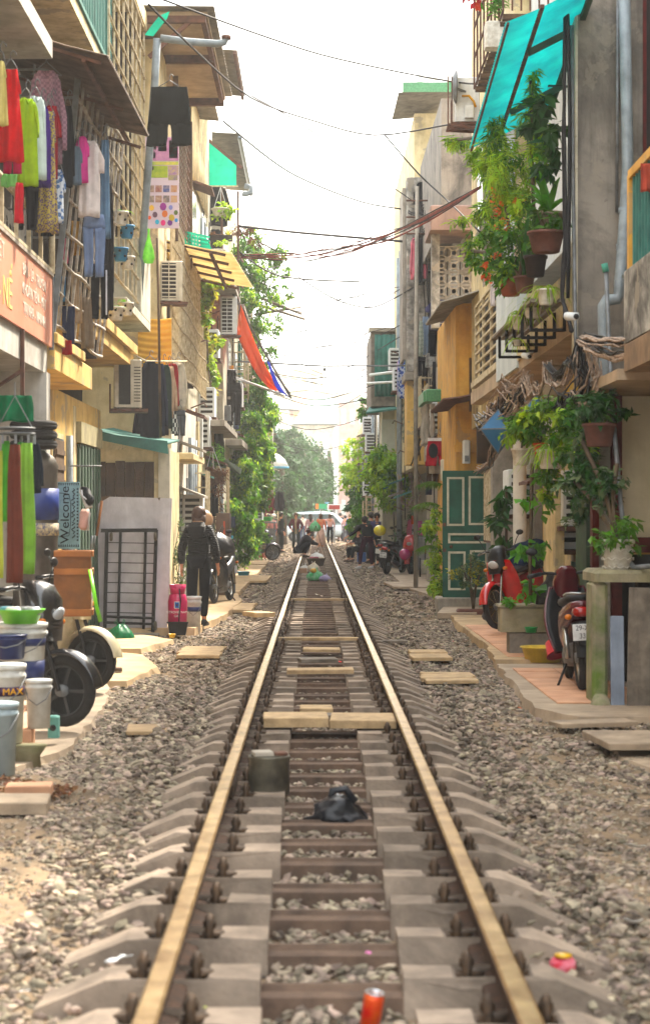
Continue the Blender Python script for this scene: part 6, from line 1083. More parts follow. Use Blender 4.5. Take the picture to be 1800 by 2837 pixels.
for u, v, w_, hh, D, c, l in ((14, 1037, 26, 190, 13.05, '58b83a', 'green towel pegged at the far left of the round hanger'), (36, 1046, 40, 325, 12.7, '6a3426', 'long brown towel in the middle of the round hanger'), (64, 1042, 44, 308, 12.9, '7cae3a', 'long lime towel at the right of the round hanger'), (50, 1040, 20, 60, 13.1, '3fa04a', 'short green cloth behind the brown towel'), (2, 1060, 14, 300, 13, 'c2cc4a', 'yellow green towel at the very left edge')): G('towel', u, v, w_, hh, D, c, l, R.uniform(-.2, .4), False)
G('long', 78, 1040, 50, 120, 13.3, '1b2433', 'dark navy jacket behind the long lime towel', .1, False)
# welcome mat
t = thing('door_mat', tuple(W(163, 1211, 17.9)), -.12, 'pale blue welcome mat with black scrolls hung up sideways', 'mat'); w_, hh = .2, .61
MB().bbox(-.11, .1, 0, .012, -.31, .30, .01).build('mat', fab('8fb0b4'), t); bk = cl('15181f', rough=.9)
for s in (-1, 1):
    for k in range(10): x = -.1 + k*.02; MB().poly([(x, -.004, s*.29), (x + .016, -.004, s*.29), (x + .008, -.004, s*.262)]).build('triangle', bk, t)
for k in range(17): z = -.24 + k*.029; MB().poly([(.088, -.004, z), (.088, -.004, z + .022), (.068, -.004, z + .011)]).build('triangle', bk, t)
text('lettering', 'Welcome', .115, (-.035, -.004, 0), (H90(), -H90(), 0), bk, t, .001, 1.15)
MB().tube([(-.09, -.003, -.2), (0, -.003, -.19), (.015, -.003, -.1), (.018, -.003, .1), (0, -.003, .19), (-.09, -.003, .2)], .003, 4).build('outline', bk, t)
for k in range(12):
    z = -.21 + k*.038; MB().tube([(.03 + .01*math.sin(k*2), -.003, z), (.055, -.003, z + .02), (.04 + .012*math.cos(k*3), -.003, z + .03)], .005, 4).build('scroll', bk, t)
t = thing('peg_hanger', tuple(W(205, 1096, 17.2)), 0, 'thin wire peg hanger holding the two shoes', 'hanger'); MB().ring(.14, .004, (-.01, 0, 0), 'Z', 20, 4).build('hoop', M_galv, t); bar(t, (.06, -.08, 0), (.06, -.08, -.12), .006, M_galv, 'chain')
def shoe(label, u, v, D, m, rot, L=.2):
    t = thing('shoe', tuple(W(u, v, D)), 0, label, 'shoe'); t.rotation_euler = rot; MB().loft([((0, -L*.5, 0), .03, .012), ((0, -L*.3, .015), .042, .03), ((0, 0, .02), .036, .036), ((0, L*.35, .035), .036, .048), ((0, L*.5, .03), .02, .03)], 12, 2.4).build('upper', m, t); MB().loft([((0, -L*.54, -.012), .028, .012), ((0, -L*.3, -.014), .048, .014), ((0, L*.1, -.014), .04, .014), ((0, L*.53, -.014), .036, .014)], 12, 3).build('sole', cl('d0cdc6'), t); return t
sh_ = shoe('black sports shoe with a white curved mark hanging from the peg hanger', 204, 1168, 17.1, cl('15161a'), (math.radians(-55), 0, math.radians(180) + .6)); MB().tube([(.045, -.05, .03), (.045, 0, .012), (.04, .06, .045)], .006, 5).build('mark', cl('e4e4e4'), sh_); shoe('pale pink shoe hanging upright under the black one', 200, 1222, 17.2, cl('d8a89a'), (math.radians(-88), 0, math.radians(180) - .3), .18)
# crate on the scooter
t = thing('wooden_crate', (XU(176, 16.6), 16.6, ZV(1445, 16.6)), .1, 'orange brown wooden crate tied on the cream scooter', 'crate'); MW = mat('crate_wood', 'a8672e', '87501e', sc_=5, rough=.6, bump=.2); x0, x1, y0, y1, hh = -.17, .14, -.12, .15, .53
for z in (0, .34, .49): 
    for q in ((x0, x1, y0 - .02, y0 - .004), (x0, x1, y1 + .004, y1 + .02), (x1 + .004, x1 + .02, y0 - .02, y1 + .02)): MB().bbox(*q, z, z + .05, .004).build('rail', MW, t)
for q in ((x0, x1, y0, y0 + .012), (x0, x1, y1 - .012, y1), (x1 - .012, x1, y0 + .013, y1 - .013), (x0, x0 + .012, y0 + .013, y1 - .013)): MB().box(*q, 0, hh).build('side', mat('crate_side', '84501f', '653a12', sc_=5, rough=.6, bump=.2), t)
MB().box(x0, x1, y0, y1, -.012, -.001).build('base', MW, t); tag(MB().tube([W(212, 1340, 16.4), W(226, 1420, 16.2), W(237, 1462, 16.4)], .016, 6, flat=.3).build('strap', plas('7ee01c')), 'bright green strap tying the crate to the scooter', 'strap')
# white boards + trolley
t = thing('table_top', (0, 0, 0), 0, 'chipped white table board leaning against the boarded lean-to', 'table board'); D = 26.3; M_lam = mat('laminate', 'cbc7cb', 'b3aeb3', sc_=4, rough=.5, grime=.25, streak=.25, bump=.05)
MB().poly([W(228, 1210, D), W(232, 1185, D), W(248, 1168, D), W(405, 1172, D), W(393, 1488, D), W(236, 1490, D)], (0, .04, .0)).build('board', M_lam, t); MB().poly([W(236, 1206, D - .02), W(396, 1209, D - .02), W(390, 1484, D - .02), W(240, 1486, D - .02)], (0, .018, 0)).build('panel', M_lam, t)
MB().poly([W(240, 1168, D - .004), W(262, 1166, D - .004), W(236, 1182, D - .004)], (0, .03, 0)).build('chipped_edge', M_wood, t); MB().poly([W(372, 1171, D - .004), W(378, 1170, D - .004), W(375, 1178, D - .004)], (0, .03, 0)).build('chipped_edge', M_wood, t)
t = thing('trolley', (0, 0, 0), 0, 'rusty black trolley frame stood on end against the white board', 'trolley'); D = 26.15; MS = mat('black_steel', '1c1b1b')
for u0, v0, u1, v1, w_ in ((252, 1245, 247, 1485, .045), (284, 1250, 278, 1485, .035), (343, 1250, 338, 1485, .035), (368, 1246, 360, 1487, .045), (238, 1248, 370, 1247, .05), (245, 1484, 362, 1486, .04)): bar(t, W(u0, v0, D), W(u1, v1, D), w_, MS, 'frame_bar')
for k in range(8): v = 1276 + k*23.5; bar(t, W(250, v, D + .02), W(368 - k, v + 2, D + .02), .012, MS, 'rung')
for v in (1450, 1464): MB().tube([W(246, v, D - .03), W(362, v + 4, D - .03)], .018, 8).build('axle', MS, t)
M_wheel = mat('caster_rubber', '5d5648', '474136', sc_=12, rough=.9)
for u, v in ((262, 1262), (366, 1262), (366, 1472)): c = W(u, v, D - .05); MB().lathe([(.001, -.018), (.05, -.018), (.062, -.01), (.062, .01), (.05, .018), (.001, .018)], c, 16, 'X').build('caster', M_wheel, t)
tag(MB().tube([W(240, 1178, 26.0), W(228, 1260, 26.05)], .018, 6).build('broom_handle', MW), 'orange wooden handle leaning on the white board', 'broom'); tag(MB().bbox(XU(262, 26.1), XU(375, 26.1), 26.0, 26.6, 0, ZV(1491, 26.2), .02).build('plinth', M_conc2), 'low concrete plinth under the trolley', 'plinth')
def bag(label, u, vb, D, r, h_, m, nm='plastic_bag', sq=1., k=0):
    c = W(u, vb, D); t = thing(nm, tuple(c), R.uniform(0, 1), label, 'bag'); q = MB().lathe([(.001, 0), (r*.55, 0), (r*.75, h_*.04), (r*.95, h_*.12), (r*1.02, h_*.3), (r*.8, h_*.55), (r*.35, h_*.75), (r*.12, h_*.82)], (0, 0, 0), 26)
    crumple(q, r*.22, 1.6/r, u); q.build('bag', m, t)
    for s in (-1, 1): MB().tube([(s*r*.1, 0, h_*.78), (s*r*.4, .01, h_*.92), (s*r*.3, 0, h_*1.05), (s*.02, 0, h_*.8)], r*.06, 5, flat=.4).build('handle', m, t)
    return t
Mbg = mat('bag_green', '14905a', '0c6b42', sc_=14, rough=.35, trans=.45, bump=.8, bs=20); bag('crumpled green plastic bag of rubbish below the trolley', 283, 1516, 24.6, .17, .3, Mbg)
# gas cylinder
t = thing('gas_cylinder', (XU(418, 25.9), 25.9, 0.09), 0, 'pink gas cylinder with white lettering beside the white board', 'gas cylinder'); Mp = mat('gas_pink', 'c41a5c', 'a5124a', sc_=5, rough=.35, coat=.3, bump=.03)
MB().lathe([(.1, .03), (.125, .06), (.128, .34), (.11, .42), (.06, .47), (.03, .48)], (0, 0, 0), 24).build('tank', Mp, t); MB().lathe([(.12, 0), (.128, .05), (.12, .051)], (0, 0, 0), 24).build('foot_ring', M_rust, t); MB().lathe([(.095, .43), (.11, .56), (.105, .56), (.09, .44)], (0, 0, 0), 24).build('collar', Mp, t)
MB().tube([(0, 0, .48), (0, 0, .55)], .02, 8).build('valve', M_galv, t); MB().tube([(0, -.03, .52), (.03, -.1, .5), (.05, -.14, .35), (.03, -.14, .15), (.03, -.14, .05)], .009, 6).build('hose', M_cabb, t)
text('lettering', 'PETROVIETNAM', .043, (0, -.131, .2), (H90(), 0, 0), cl('e8e2e2'), t, .002, .9); text('lettering', 'GAS', .043, (0, -.131, .15), (H90(), 0, 0), cl('e8e2e2'), t, .002, .95); MB().box(-.035, .035, -.1305, -.129, .25, .34).build('logo_panel', cl('dcdce0'), t); MB().box(-.028, .028, -.132, -.1306, .257, .333).build('logo', cl('2458a8'), t); MB().lathe([(.012, 0), (.001, 0)], (0, -.1325, .295), 10, 'Y').build('logo_dot', cl('d03030'), t)
t = thing('coal_tray', (XU(418, 25.6), 25.6, 0), 0, 'black metal tray in front of the pink gas cylinder', 'tray'); MB().poly([(-.1, 0, .0), (.1, 0, .0), (.13, 0, .16), (-.13, 0, .16)], (0, .12, 0)).build('tray', MS, t); bar(t, (-.14, 0, .165), (.14, 0, .165), .02, MS, 'rim')
bucket('white stacked paint buckets behind the gas cylinder', 456, 1490, 26.6, .1, .5, M_bk, bands=((.3, .06, M_navy),)); tag(MB().lathe([(.03, 0), (.045, .05), (.045, .055), (.03, .01)], (XU(405, 25), 25, 0), 14).build('cup', plas('e8b810')), 'small yellow cup on the gravel by the tray', 'cup')
# cabinet, basins further on
t = thing('cabinet', (0, 0, 0), 0, 'brown metal cabinet standing by the vine wall', 'cabinet'); MB().bbox(XU(508, 37), XU(539, 37), 37, 37.9, 0, ZV(1207, 37), .01).build('body', mat('cab_brown', '6b5648', '54433a', streak=.3), t); MB().box(XU(526, 37), XU(529, 37), 36.98, 36.999, .9, 1.45).build('orange_strip', plas('e0561c'), t); MB().box(XU(529, 37), XU(530.5, 37), 36.98, 36.999, .5, .9).build('blue_strip', plas('5ac8d8'), t); MB().box(XU(508, 37), XU(539, 37), 36.99, 36.999, .88, .9).build('drawer_gap', M_dark, t)
t = thing('grey_box', (0, 0, 0), 0, 'dark grey metal box beside the brown cabinet', 'box'); MB().bbox(XU(536, 38), XU(550, 38), 38, 38.8, 0, ZV(1302, 38), .01).build('body', cl('3f474b'), t)
t = thing('plastic_rack', (0, 0, 0), 0, 'turquoise stepped plastic rack on the dark grey box', 'rack')
for k in range(4): MB().box(XU(538, 38.2), XU(542 + k*2, 38.2), 38.1, 38.4, ZV(1300 - k*11, 38.2), ZV(1293 - k*11, 38.2)).build('step', plas('4ac4d8'), t)
def basin(label, u, vb, D, r, h_, c, rot=None):
    t = thing('basin', tuple(W(u, vb, D)), 0, label, 'basin'); MB().lathe([(r*.78, 0), (r*.97, h_*.93), (r*1.05, h_*.94), (r*1.05, h_), (r*.95, h_*.98), (r*.75, .015), (.001, .015)], (0, 0, 0), 28).build('basin', plas(c), t)
    if rot: t.rotation_euler = rot
    return t
basin('bright blue basin on the left pavement past the cabinet', 573, 1356, 49.5, .16, .13, '1a9ac4'); basin('wide yellow basin in front of the concrete planter', 1278, 1556, 20.7, .24, .16, 'f2d04c'); basin('red basin tipped on its side by the planter', 1306, 1506, 20.3, .15, .15, 'd83a48', (math.radians(25), math.radians(160), 0)); basin('small green bowl under the concrete planter', 1248, 1488, 21.2, .07, .06, '1fa050')
basin('lime green basin on the table by the food cart', 625, 1226, 70, .27, .16, '4cd060'); MB().lathe([(.286, 0), (.286, .02)], tuple(W(625, 1216, 70)), 20).build('rim', M_white2, None) if False else None
t = thing('side_table', (XU(620, 70), 70, 0), 0, 'small steel table under the lime basin by the food cart', 'table'); MB().bbox(-.4, .45, -.3, .3, 1.28, 1.34, .01).build('top', M_galv, t); [MB().box(x, x + .05, y, y + .05, 0, 1.279).build('leg', M_galv, t) for x in (-.38, .36) for y in (-.28, .22)]; MB().box(-.3, .38, -.2, .2, .3, 1.1).build('cabinet', M_galv, t)
t = thing('food_cart', (XU(606, 72), 72, 0), 0, 'red framed glass food cart with a peaked top', 'food cart'); Mr = mat('cart_red', '9c3a2c', '7d2c22', rough=.5)
for x in (-.3, .26): 
    for y in (-.25, .25): MB().box(x, x + .05, y, y + .05, .0, 1.75).build('post', Mr, t)
MB().poly([(-.33, -.28, 1.75), (.34, -.28, 1.75), (0, -.28, 1.95)], (0, .6, 0)).build('roof', Mr, t); MB().box(-.3, .3, -.24, .26, .55, .75).build('counter', Mr, t); MB().box(-.25, .25, -.25, -.24, .8, 1.7).build('glass', mat('cart_glass', 'b8c4b8', rough=.15, alpha=.4), t); MB().box(-.25, .25, -.2, .2, 1.2, 1.22).build('shelf', M_white2, t); MB().box(-.12, .18, -.15, .1, 1.221, 1.32).build('food_tray', plas('d8a820'), t); MB().box(-.24, .24, -.2, .2, 0.02, .54).build('panel', Mr, t)
# ---------------- right foreground ----------------
t = thing('concrete_shelf', (0, 0, 0), 0, 'mossy concrete counter with a dark opening at the near right', 'counter'); Mm = mat('mossy_concrete', 'a2977f', '7d7a58', sc_=2.2, streak=.5, grime=.5, bump=.5)
mg = mat('moss_post', '9a9078', '5c742c', sc_=5, streak=.6, grime=.4, bump=.6); MB().bbox(2.24, 2.365, 15.9, 16.3, -.05, 1.02, .025).build('post', mg, t); MB().bbox(2.25, 4, 15.85, 16.6, 1.021, 1.12, .03).build('top', Mm, t); MB().box(2.7, 4, 16.5, 16.6, 0, 1.02).build('back', M_dark, t); MB().loft([((2.3, 15.85, -.06), .12, (0, .12, 0)), ((2.3, 15.86, .08), .07, (0, .07, 0)), ((2.3, 15.9, .12), .04, (0, .04, 0))], 8, 2.2).build('footing', mg, t)
for k, (x, w_, lab, tl) in enumerate(((2.43, .11, 'narrow blue white board inside the mossy counter', .0), (2.6, .21, 'wide grey plank leaning in the mossy counter opening', .03), (2.83, .22, 'second grey plank at the right edge of the counter', .0))):
    o = MB().bbox(-w_/2, w_/2, -.012, .012, 0, (.72, .95, .93)[k], .006).build('leaning_board', mat('board_blue', '8a96a8', '6a7484', streak=.4) if k == 0 else M_wgrey); o.location = (x, 15.82 - .04*k, 0.03); o.rotation_euler = (-.06, tl, 0); tag(o, lab, 'plank', 'boards in the mossy counter')
t = pplant('broad leaved plant in a white patterned pot on the mossy counter', 1451, 1268, 16.1, .135, .29, P_white, 'bush', R=.2, n=150, s=.1, k='mid', z=.04)
for i in range(3):
    zz = -.24 + .07*i; MB().tube([(.118*math.cos(a)*(1 + .1*i), .118*math.sin(a)*(1 + .1*i), zz + .02*(j % 2)) for j, a in enumerate(np.linspace(0, 6.28, 25))], .005, 4).build('zigzag_band', P_white, t)
t = thing('planter', (0, 0, 0), 0, 'long mossy concrete planter on a block base', 'planter'); D = 21.4; x0, x1 = XU(1176, D), XU(1332, D); MB().bbox(x0, x1, D, D + .35, ZV(1487, D), ZV(1428, D), .02).build('trough', Mm, t); MB().bbox(x0 - .02, x1 + .02, D - .02, D + .37, ZV(1428, D) + .001, ZV(1422, D), .01).build('rim', Mm, t); MB().bbox(XU(1197, D), XU(1308, D), D + .02, D + .33, .05, ZV(1488, D), .01).build('base', M_conc, t)
fol(t, [B(1195, 1410, 21.4, .12, 60, .1, .05), B(1240, 1395, 21.4, .09, 14, .1, .1), B(1310, 1405, 21.4, .12, 50, .1, .06)], .07, 'bright', .6); fol(t, [B(1240, 1385, 21.3, .1, 12, .08, .1)], .15, 'bright', .7, .2)
tag(MB().loft([(tuple(W(1285, 1422, 21.5)), .13, (0, .1, 0)), (tuple(W(1282, 1390, 21.5)), .12, (0, .09, 0)), (tuple(W(1298, 1365, 21.5)), .08, (0, .07, 0)), (tuple(W(1292, 1345, 21.5)), .03, (0, .03, 0))], 9, 2).build('rock', mat('rock_black', '3a3835', '20201f', sc_=12, bump=1, bs=20)), 'rugged dark rock standing in the long planter', 'rock')
bag('black rubbish bag beside the small potted tree', 1160, 1462, 27, .16, .26, mat('bag_black', '15161a', '24262c', rough=.3, bump=.8, bs=18), k=1)
# ---------------- things on the track ----------------
t = thing('metal_drum', (XU(633, 10.9), 10.9, .02), .2, 'burnt rusty tin drum standing between the rails', 'tin'); MB().lathe([(.112, 0), (.114, .01), (.112, .19), (.116, .2), (.116, .21), (.104, .21), (.1, .02), (.001, .02)], (0, 0, 0), 28).build('drum', mat('burnt_tin', '6f6a5a', '2c2722', sc_=5, rough=.5, metal=.4, grime=.5, streak=.3), t); MB().bbox(-.09, .02, -.05, .07, .212, .235, .005).build('brick_piece', M_conc2, t); MB().bbox(.025, .1, -.04, .05, .212, .228, .005).build('brick_piece', M_rust, t)
t = thing('plastic_bag', tuple(W(790, 1945, 10.3)), 0, 'shiny black plastic bag lying on the sleepers', 'bag'); Mbk = mat('bag_black', '15161a')
q = MB().loft([((-.16, 0, .02), (.01, .05, 0), .02), ((-.13, 0, .035), (.01, .07, 0), .04), ((-.1, 0, .05), (.02, .09, 0), .06), ((-.06, 0, .06), (.02, .1, 0), .07), ((-.02, 0, .07), (.02, .12, 0), .09), ((.02, 0, .07), (.02, .11, 0), .1), ((.06, 0, .07), (.02, .1, 0), .08), ((.1, -.01, .05), (.02, .08, 0), .06), ((.13, -.02, .04), (.02, .07, 0), .04), ((.17, -.02, .02), (.01, .03, 0), .01)], 26, 2); crumple(q, .035, 14, 3); q.build('bag', Mbk, t)
MB().tube([(-.03, .0, .12), (-.02, 0, .19), (.05, 0, .2), (.1, 0, .13)], .02, 8, flat=.35).build('handle', Mbk, t)
t = thing('drink_can', (XU(868, 6.12), 6.12, -.035), .2, 'red drink can with silver top at the bottom edge between the rails', 'can'); MB().lathe([(.026, 0), (.032, .006), (.032, .1), (.027, .113)], (0, 0, 0), 24).build('can', mat('can_red', 'c01812', 'd0601c', sc_=18, rough=.3, metal=.3), t); MB().lathe([(.028, .113), (.029, .117), (.025, .117), (.024, .113), (.001, .112)], (0, 0, 0), 24).build('lid', cl('c4c8cc', rough=.25, metal=.8), t); t.rotation_euler = (.12, .15, 0)
tag(MB().tube([(XU(920, 5.75), 5.6, -.05), (XU(984, 5.75), 5.8, .0)], .02, 10).build('plastic_tube', plas('e04a58')), 'pink red plastic tube end by the drink can', 'tube')
t = thing('wrapper', tuple(W(1322, 2290, 6.9)), 0, 'crumpled red and yellow snack wrapper on the right sleeper ends', 'wrapper'); MB().ball((0, 0, .03), .05, .04, .04, 9, 5).build('wrapper', mat('wrap_red', 'c8283a', 'd88a9a', sc_=30), t); MB().lathe([(.03, 0), (.032, .008), (.001, .012)], (0, -.01, .062), 12).build('cap', plas('d8a820'), t)
for k, (u, v, D, w_, c, l) in enumerate(((798, 1556, 21, .05, 'd02a20', 'scrap of red plastic beside the plank'), (750, 1400, 37.5, .12, 'e0d4bc', 'pale crumpled paper on the track past the crossing plank'), (1490, 1990, 9.3, .09, 'dcdad4', 'white paper scrap on the right gravel'), (1480, 2165, 7.6, .1, 'e4e0d8', 'bright foil scrap low on the right gravel'), (280, 2255, 6.9, .08, 'cfd4d8', 'white plastic scrap by the left sleeper end'), (468, 2378, 6.1, .06, 'cdd86a', 'yellow green leaf against the left rail'), (866, 2240, 6.9, .02, 'd87ab0', 'pink bottle cap in the ballast'), (1222, 1665, 15.9, .03, 'd8642a', 'small orange peel on the right gravel'), (1065, 1508, 24.6, .03, 'e86a6a', 'pink cap near the right pavement'), (455, 1962, 9.7, .05, 'e4e4e4', 'small white scrap left of the rails'), (60, 2330, 6.5, .03, 'f0f0ee', 'tiny white chip at the lower left'))):
    c_ = W(u, v, D); z = -.03 if abs(c_.x) > 1 else -.02; q = MB().grid(lambda a, b: ((a - .5)*w_, (b - .5)*w_*.8, .05*w_*math.sin(a*5 + k) + .05*w_*math.cos(b*4)), 7, 7, True, (0, 0, .002)); crumple(q, w_*.12, 12, k); o = q.build('litter', cl(c)); o.location = (c_.x, D, max(z, c_.z)); o.rotation_euler = (.3, .1, k); tag(o, l, 'litter', 'litter along the track')
o = fol(None, [((-1.95, 11.6, -.03), .3, .3, .02, 300), ((-1.6, 11.4, -.03), .25, .2, .015, 160)], .05, 'dry', .5, 0, 'onion_peel'); tag(o, 'reddish brown husks and peelings scattered near the buckets', 'litter')
# ---------------- far end vehicles and crossing ----------------
t = thing('signboard', (0, 0, 0), 0, 'dark red sign with a white frame above the minivan', 'sign'); D = 112; MB().box(XU(770, D), XU(802, D), D, D + .1, ZV(1200, D), ZV(1186, D)).build('frame', M_white2, t); MB().box(XU(773, D), XU(799, D), D - .02, D - .001, ZV(1198, D), ZV(1188, D)).build('panel', plas('8c2a2a'), t); bar(t, (XU(786, D), D, 0), (XU(786, D), D, 1.9), .08, M_galv, 'post')
t = thing('signboard', (0, 0, 0), 0, 'green and orange shop sign beside the dark red one', 'sign'); D = 113; MB().box(XU(742, D), XU(768, D), D, D + .1, ZV(1197, D), ZV(1185, D)).build('panel', plas('1f9a6a'), t); MB().box(XU(742, D), XU(749, D), D - .02, D - .001, ZV(1197, D), ZV(1185, D)).build('emblem', plas('e8781c'), t); bar(t, (XU(755, D), D, 0), (XU(755, D), D, 1.95), .08, M_galv, 'post')
t = thing('barrier_frame', (0, 0, 0), 0, 'white steel crossing barrier frame behind the minivan', 'barrier'); D = 124
for u0, v0, u1, v1 in ((675, 1186, 740, 1183), (675, 1204, 760, 1200), (675, 1186, 675, 1262), (700, 1204, 740, 1183), (675, 1204, 700, 1186), (740, 1183, 740, 1262)): bar(t, W(u0, v0, D), W(u1, v1, D), .09, M_white2)
t = thing('delivery_truck', (XU(742, 132), 132, 0), 0, 'pale blue truck mostly hidden behind the minivan', 'truck'); MB().bbox(-1.1, 1.0, 0, 4, .5, 2.45, .08).build('box', cl('6fb0cc', rough=.4), t); MB().bbox(-1.05, .95, -1.2, -.02, .4, 1.9, .12).build('cab', cl('8cc4dc', rough=.3), t); MB().box(-.9, .8, -1.22, -1.2, 1.2, 1.75).build('windscreen', M_glass, t); [MB().lathe([(.001, -.1), (.38, -.1), (.4, 0), (.38, .1), (.001, .1)], (x, y, .4), 18, 'X').build('wheel', M_tyre, t) for x in (-1.0, .9) for y in (-.5, 2.6)]
t = thing('minivan', (XU(755, 116), 116, 0), 0, 'pale silver blue minivan crossing the end of the lane', 'car'); t.scale = (1.22, 1.1, 1.05); Mc = mat('car_silver', 'b9c8ce', 'a9b8bf', rough=.25, spec=.5, coat=.6, bump=0); L0 = [(-1.98, .62, .1), (-1.9, .66, .3), (-1.5, .62, .36), (0, .62, .38), (1.3, .62, .36), (1.85, .58, .28), (2.0, .52, .12)]
MB().loft([((x, .8, z), (0, .85 if abs(x) < 1.8 else .78, 0), h_) for x, z, h_ in L0], 20, 4).build('body', Mc, t); MB().loft([((x, .8, z), (0, w_, 0), h_) for x, z, w_, h_ in ((-1.85, 1.0, .74, .1), (-1.7, 1.2, .72, .3), (-1.2, 1.27, .7, .42), (0, 1.3, .7, .45), (.6, 1.24, .7, .4), (1.25, .98, .72, .1))], 20, 4).build('cabin', Mc, t)
for xa, xb, xc, xd in ((-1.62, -.95, -.95, -1.55), (-.88, -.08, -.08, -.88), (0, .95, .55, 0)): MB().poly([(xa, .078, 1.02), (xb, .078, 1.02), (xc, .1, 1.56), (xd, .1, 1.56)], (0, .02, 0)).build('window', M_glass, t)
for x in (-1.25, 1.25): w = MB().ring(.25, .08, (x, .02, .31), 'Y', 22, 8, 1.1).build('wheel', M_tyre, t); MB().lathe([(.001, -.04), (.2, -.04), (.2, .04), (.001, .04)], (x, -.03, .31), 16, 'Y').build('rim', M_galv, w)
MB().box(-1.98, -1.9, -.0, .2, .75, 1.05).build('tail_light', plas('a02020'), t); MB().box(1.8, 1.95, .0, .2, .62, .78).build('headlight', M_white2, t); [MB().box(x, x + .015, -.062, -.05, .4, 1.0).build('door_gap', M_dark, t) for x in (-.9, 0, 1.0)]
# ---------------- small fittings on the house fronts ----------------
H_ = {o.get('label', ''): o for o in bpy.data.objects if o.get('category') == 'house'}
def hs(s): return next(o for l, o in H_.items() if s in l)
def fit(p, X, y0, y1, s, zt, n, seed):
    """pipes, wires, shutters, hoods and meter boxes on a street front at X; s=+1 on the left row"""
    r = random.Random(seed)
    for k in range(n):
        y = r.uniform(y0 + .4, y1 - .4); c = r.randint(0, 7); z = r.uniform(.6, zt - 1.2)
        if c == 0: MB().tube([(X + s*.06, y, .1), (X + s*.06, y, zt - .4)], .045, 7).build('drainpipe', M_pipe, p)
        elif c == 1: MB().tube([(X + s*.03, y + .3*math.sin(q), z + (zt - z)*q/8) for q in range(9)], .014, 4).build('wall_cable', M_wire, p)
        elif c == 2:
            w = MB().box(min(X, X + s*.05), max(X, X + s*.05), y - .4, y + .4, z, z + 1.1).build('shutter', r.choice((M_green, M_wood, M_teal, M_white2)), p)
            for q in range(6): MB().box(min(X + s*.051, X + s*.065), max(X + s*.051, X + s*.065), y - .37, y + .37, z + .08 + q*.17, z + .14 + q*.17).build('louvre', w.data.materials[0], w)
        elif c == 3: MB().poly([(X, y - .5, z + 1.25), (X, y + .5, z + 1.25), (X + s*.4, y + .5, z + 1.1), (X + s*.4, y - .5, z + 1.1)], (0, 0, .04)).build('window_hood', r.choice((M_conc2, M_teal, M_rust)), p)
        elif c == 4: MB().bbox(min(X, X + s*.14), max(X, X + s*.14), y - .12, y + .12, z, z + .35, .01).build('meter_box', r.choice((M_white2, M_galv)), p)
        elif c == 6:
            g_ = MB().box(min(X + s*.02, X + s*.3), max(X + s*.02, X + s*.3), y - .6, y + .6, z - .03, z).build('window_grille', M_rust, p)
            for q in range(7): bar(g_, (X + s*.29, y - .58 + q*.19, z), (X + s*.29, y - .58 + q*.19, z + 1.1), .025, M_barc)
            for q in range(4): bar(g_, (X + s*.02, y - .6, z + .3 + q*.25), (X + s*.3, y - .6, z + .3 + q*.25), .025, M_barc)
        elif c == 7:
            g_ = MB().bbox(min(X, X + s*.32), max(X, X + s*.32), y - .4, y + .4, z, z + .6, .01).build('air_conditioner_box', M_white2, p); MB().box(min(X, X + s*.36), max(X, X + s*.36), y - .45, y + .45, z - .06, z - .01).build('bracket', M_rust, g_)
            for q in range(5): MB().box(min(X + s*.04, X + s*.28), max(X + s*.04, X + s*.28), y - .412, y - .401, z + .08 + q*.1, z + .13 + q*.1).build('slat', M_dark, g_)
        else: MB().tube([(X, y, z), (X + s*.25, y, z + .1), (X + s*.3, y, z + .02)], .015, 5).build('lamp_arm', M_rust, p)
fit(hs('boarded lean-to'), -2.2, 30.4, 36, 1, 3.3, 9, 1); fit(hs('teal corrugated cladding'), -2.15, 36.8, 44.8, 1, 3.2, 10, 2); fit(hs('teal corrugated cladding'), -2.35, 36.8, 44.8, 1, 8, 18, 12); fit(hs('overhanging roof and gutter'), -2.1, 45, 60, 1, 8.5, 30, 3); fit(hs('faded pink brown'), -2.1, 60, 80, 1, 6.5, 30, 4); fit(hs('left row'), -2.2, 80, 104, 1, 5, 16, 5)
fit(hs('patterned breeze block'), 2.6, 38.2, 45.8, -1, 5, 9, 6); fit(hs('tall flaking pier'), 2.33, 47, 58, -1, 9, 22, 7); fit(hs('teal tin above'), 1.98, 62.2, 75, -1, 6, 24, 8); fit(hs('row end house'), 2.0, 75, 104, -1, 5, 30, 9); fit(hs('pale corner posts'), 2.9, 26.2, 32.6, -1, 3, 6, 10); fit(hs('round columns'), 3.0, 18.8, 26, -1, 3.1, 6, 11); fit(hs('folding gate'), -2.95, 21.6, 24, 1, 2.9, 3, 13)
# electric tangle poles along the row
for lab, x, y, zt in (('slim concrete pole by the balustrade carrying black cables', 2.12, 41.5, 8.5), ('grey utility pole far along the right row', 2.05, 76, 6.6), ('leaning pale pole in front of the far left vines', -1.95, 88, 6.2)):
    t = thing('utility_pole', (x, y, 0), 0, lab, 'pole'); MB().tube([(0, 0, -.1), (0, 0, zt*.5), (.03, 0, zt)], [.05, .045, .04] if y < 50 else [.09, .08, .07], 8).build('pole', M_conc2, t)
    for k in range(3): MB().tube([(-.2, 0, zt - .3 - k*.35), (.25, 0, zt - .3 - k*.35)], .02, 5).build('crossarm', M_rust, t)
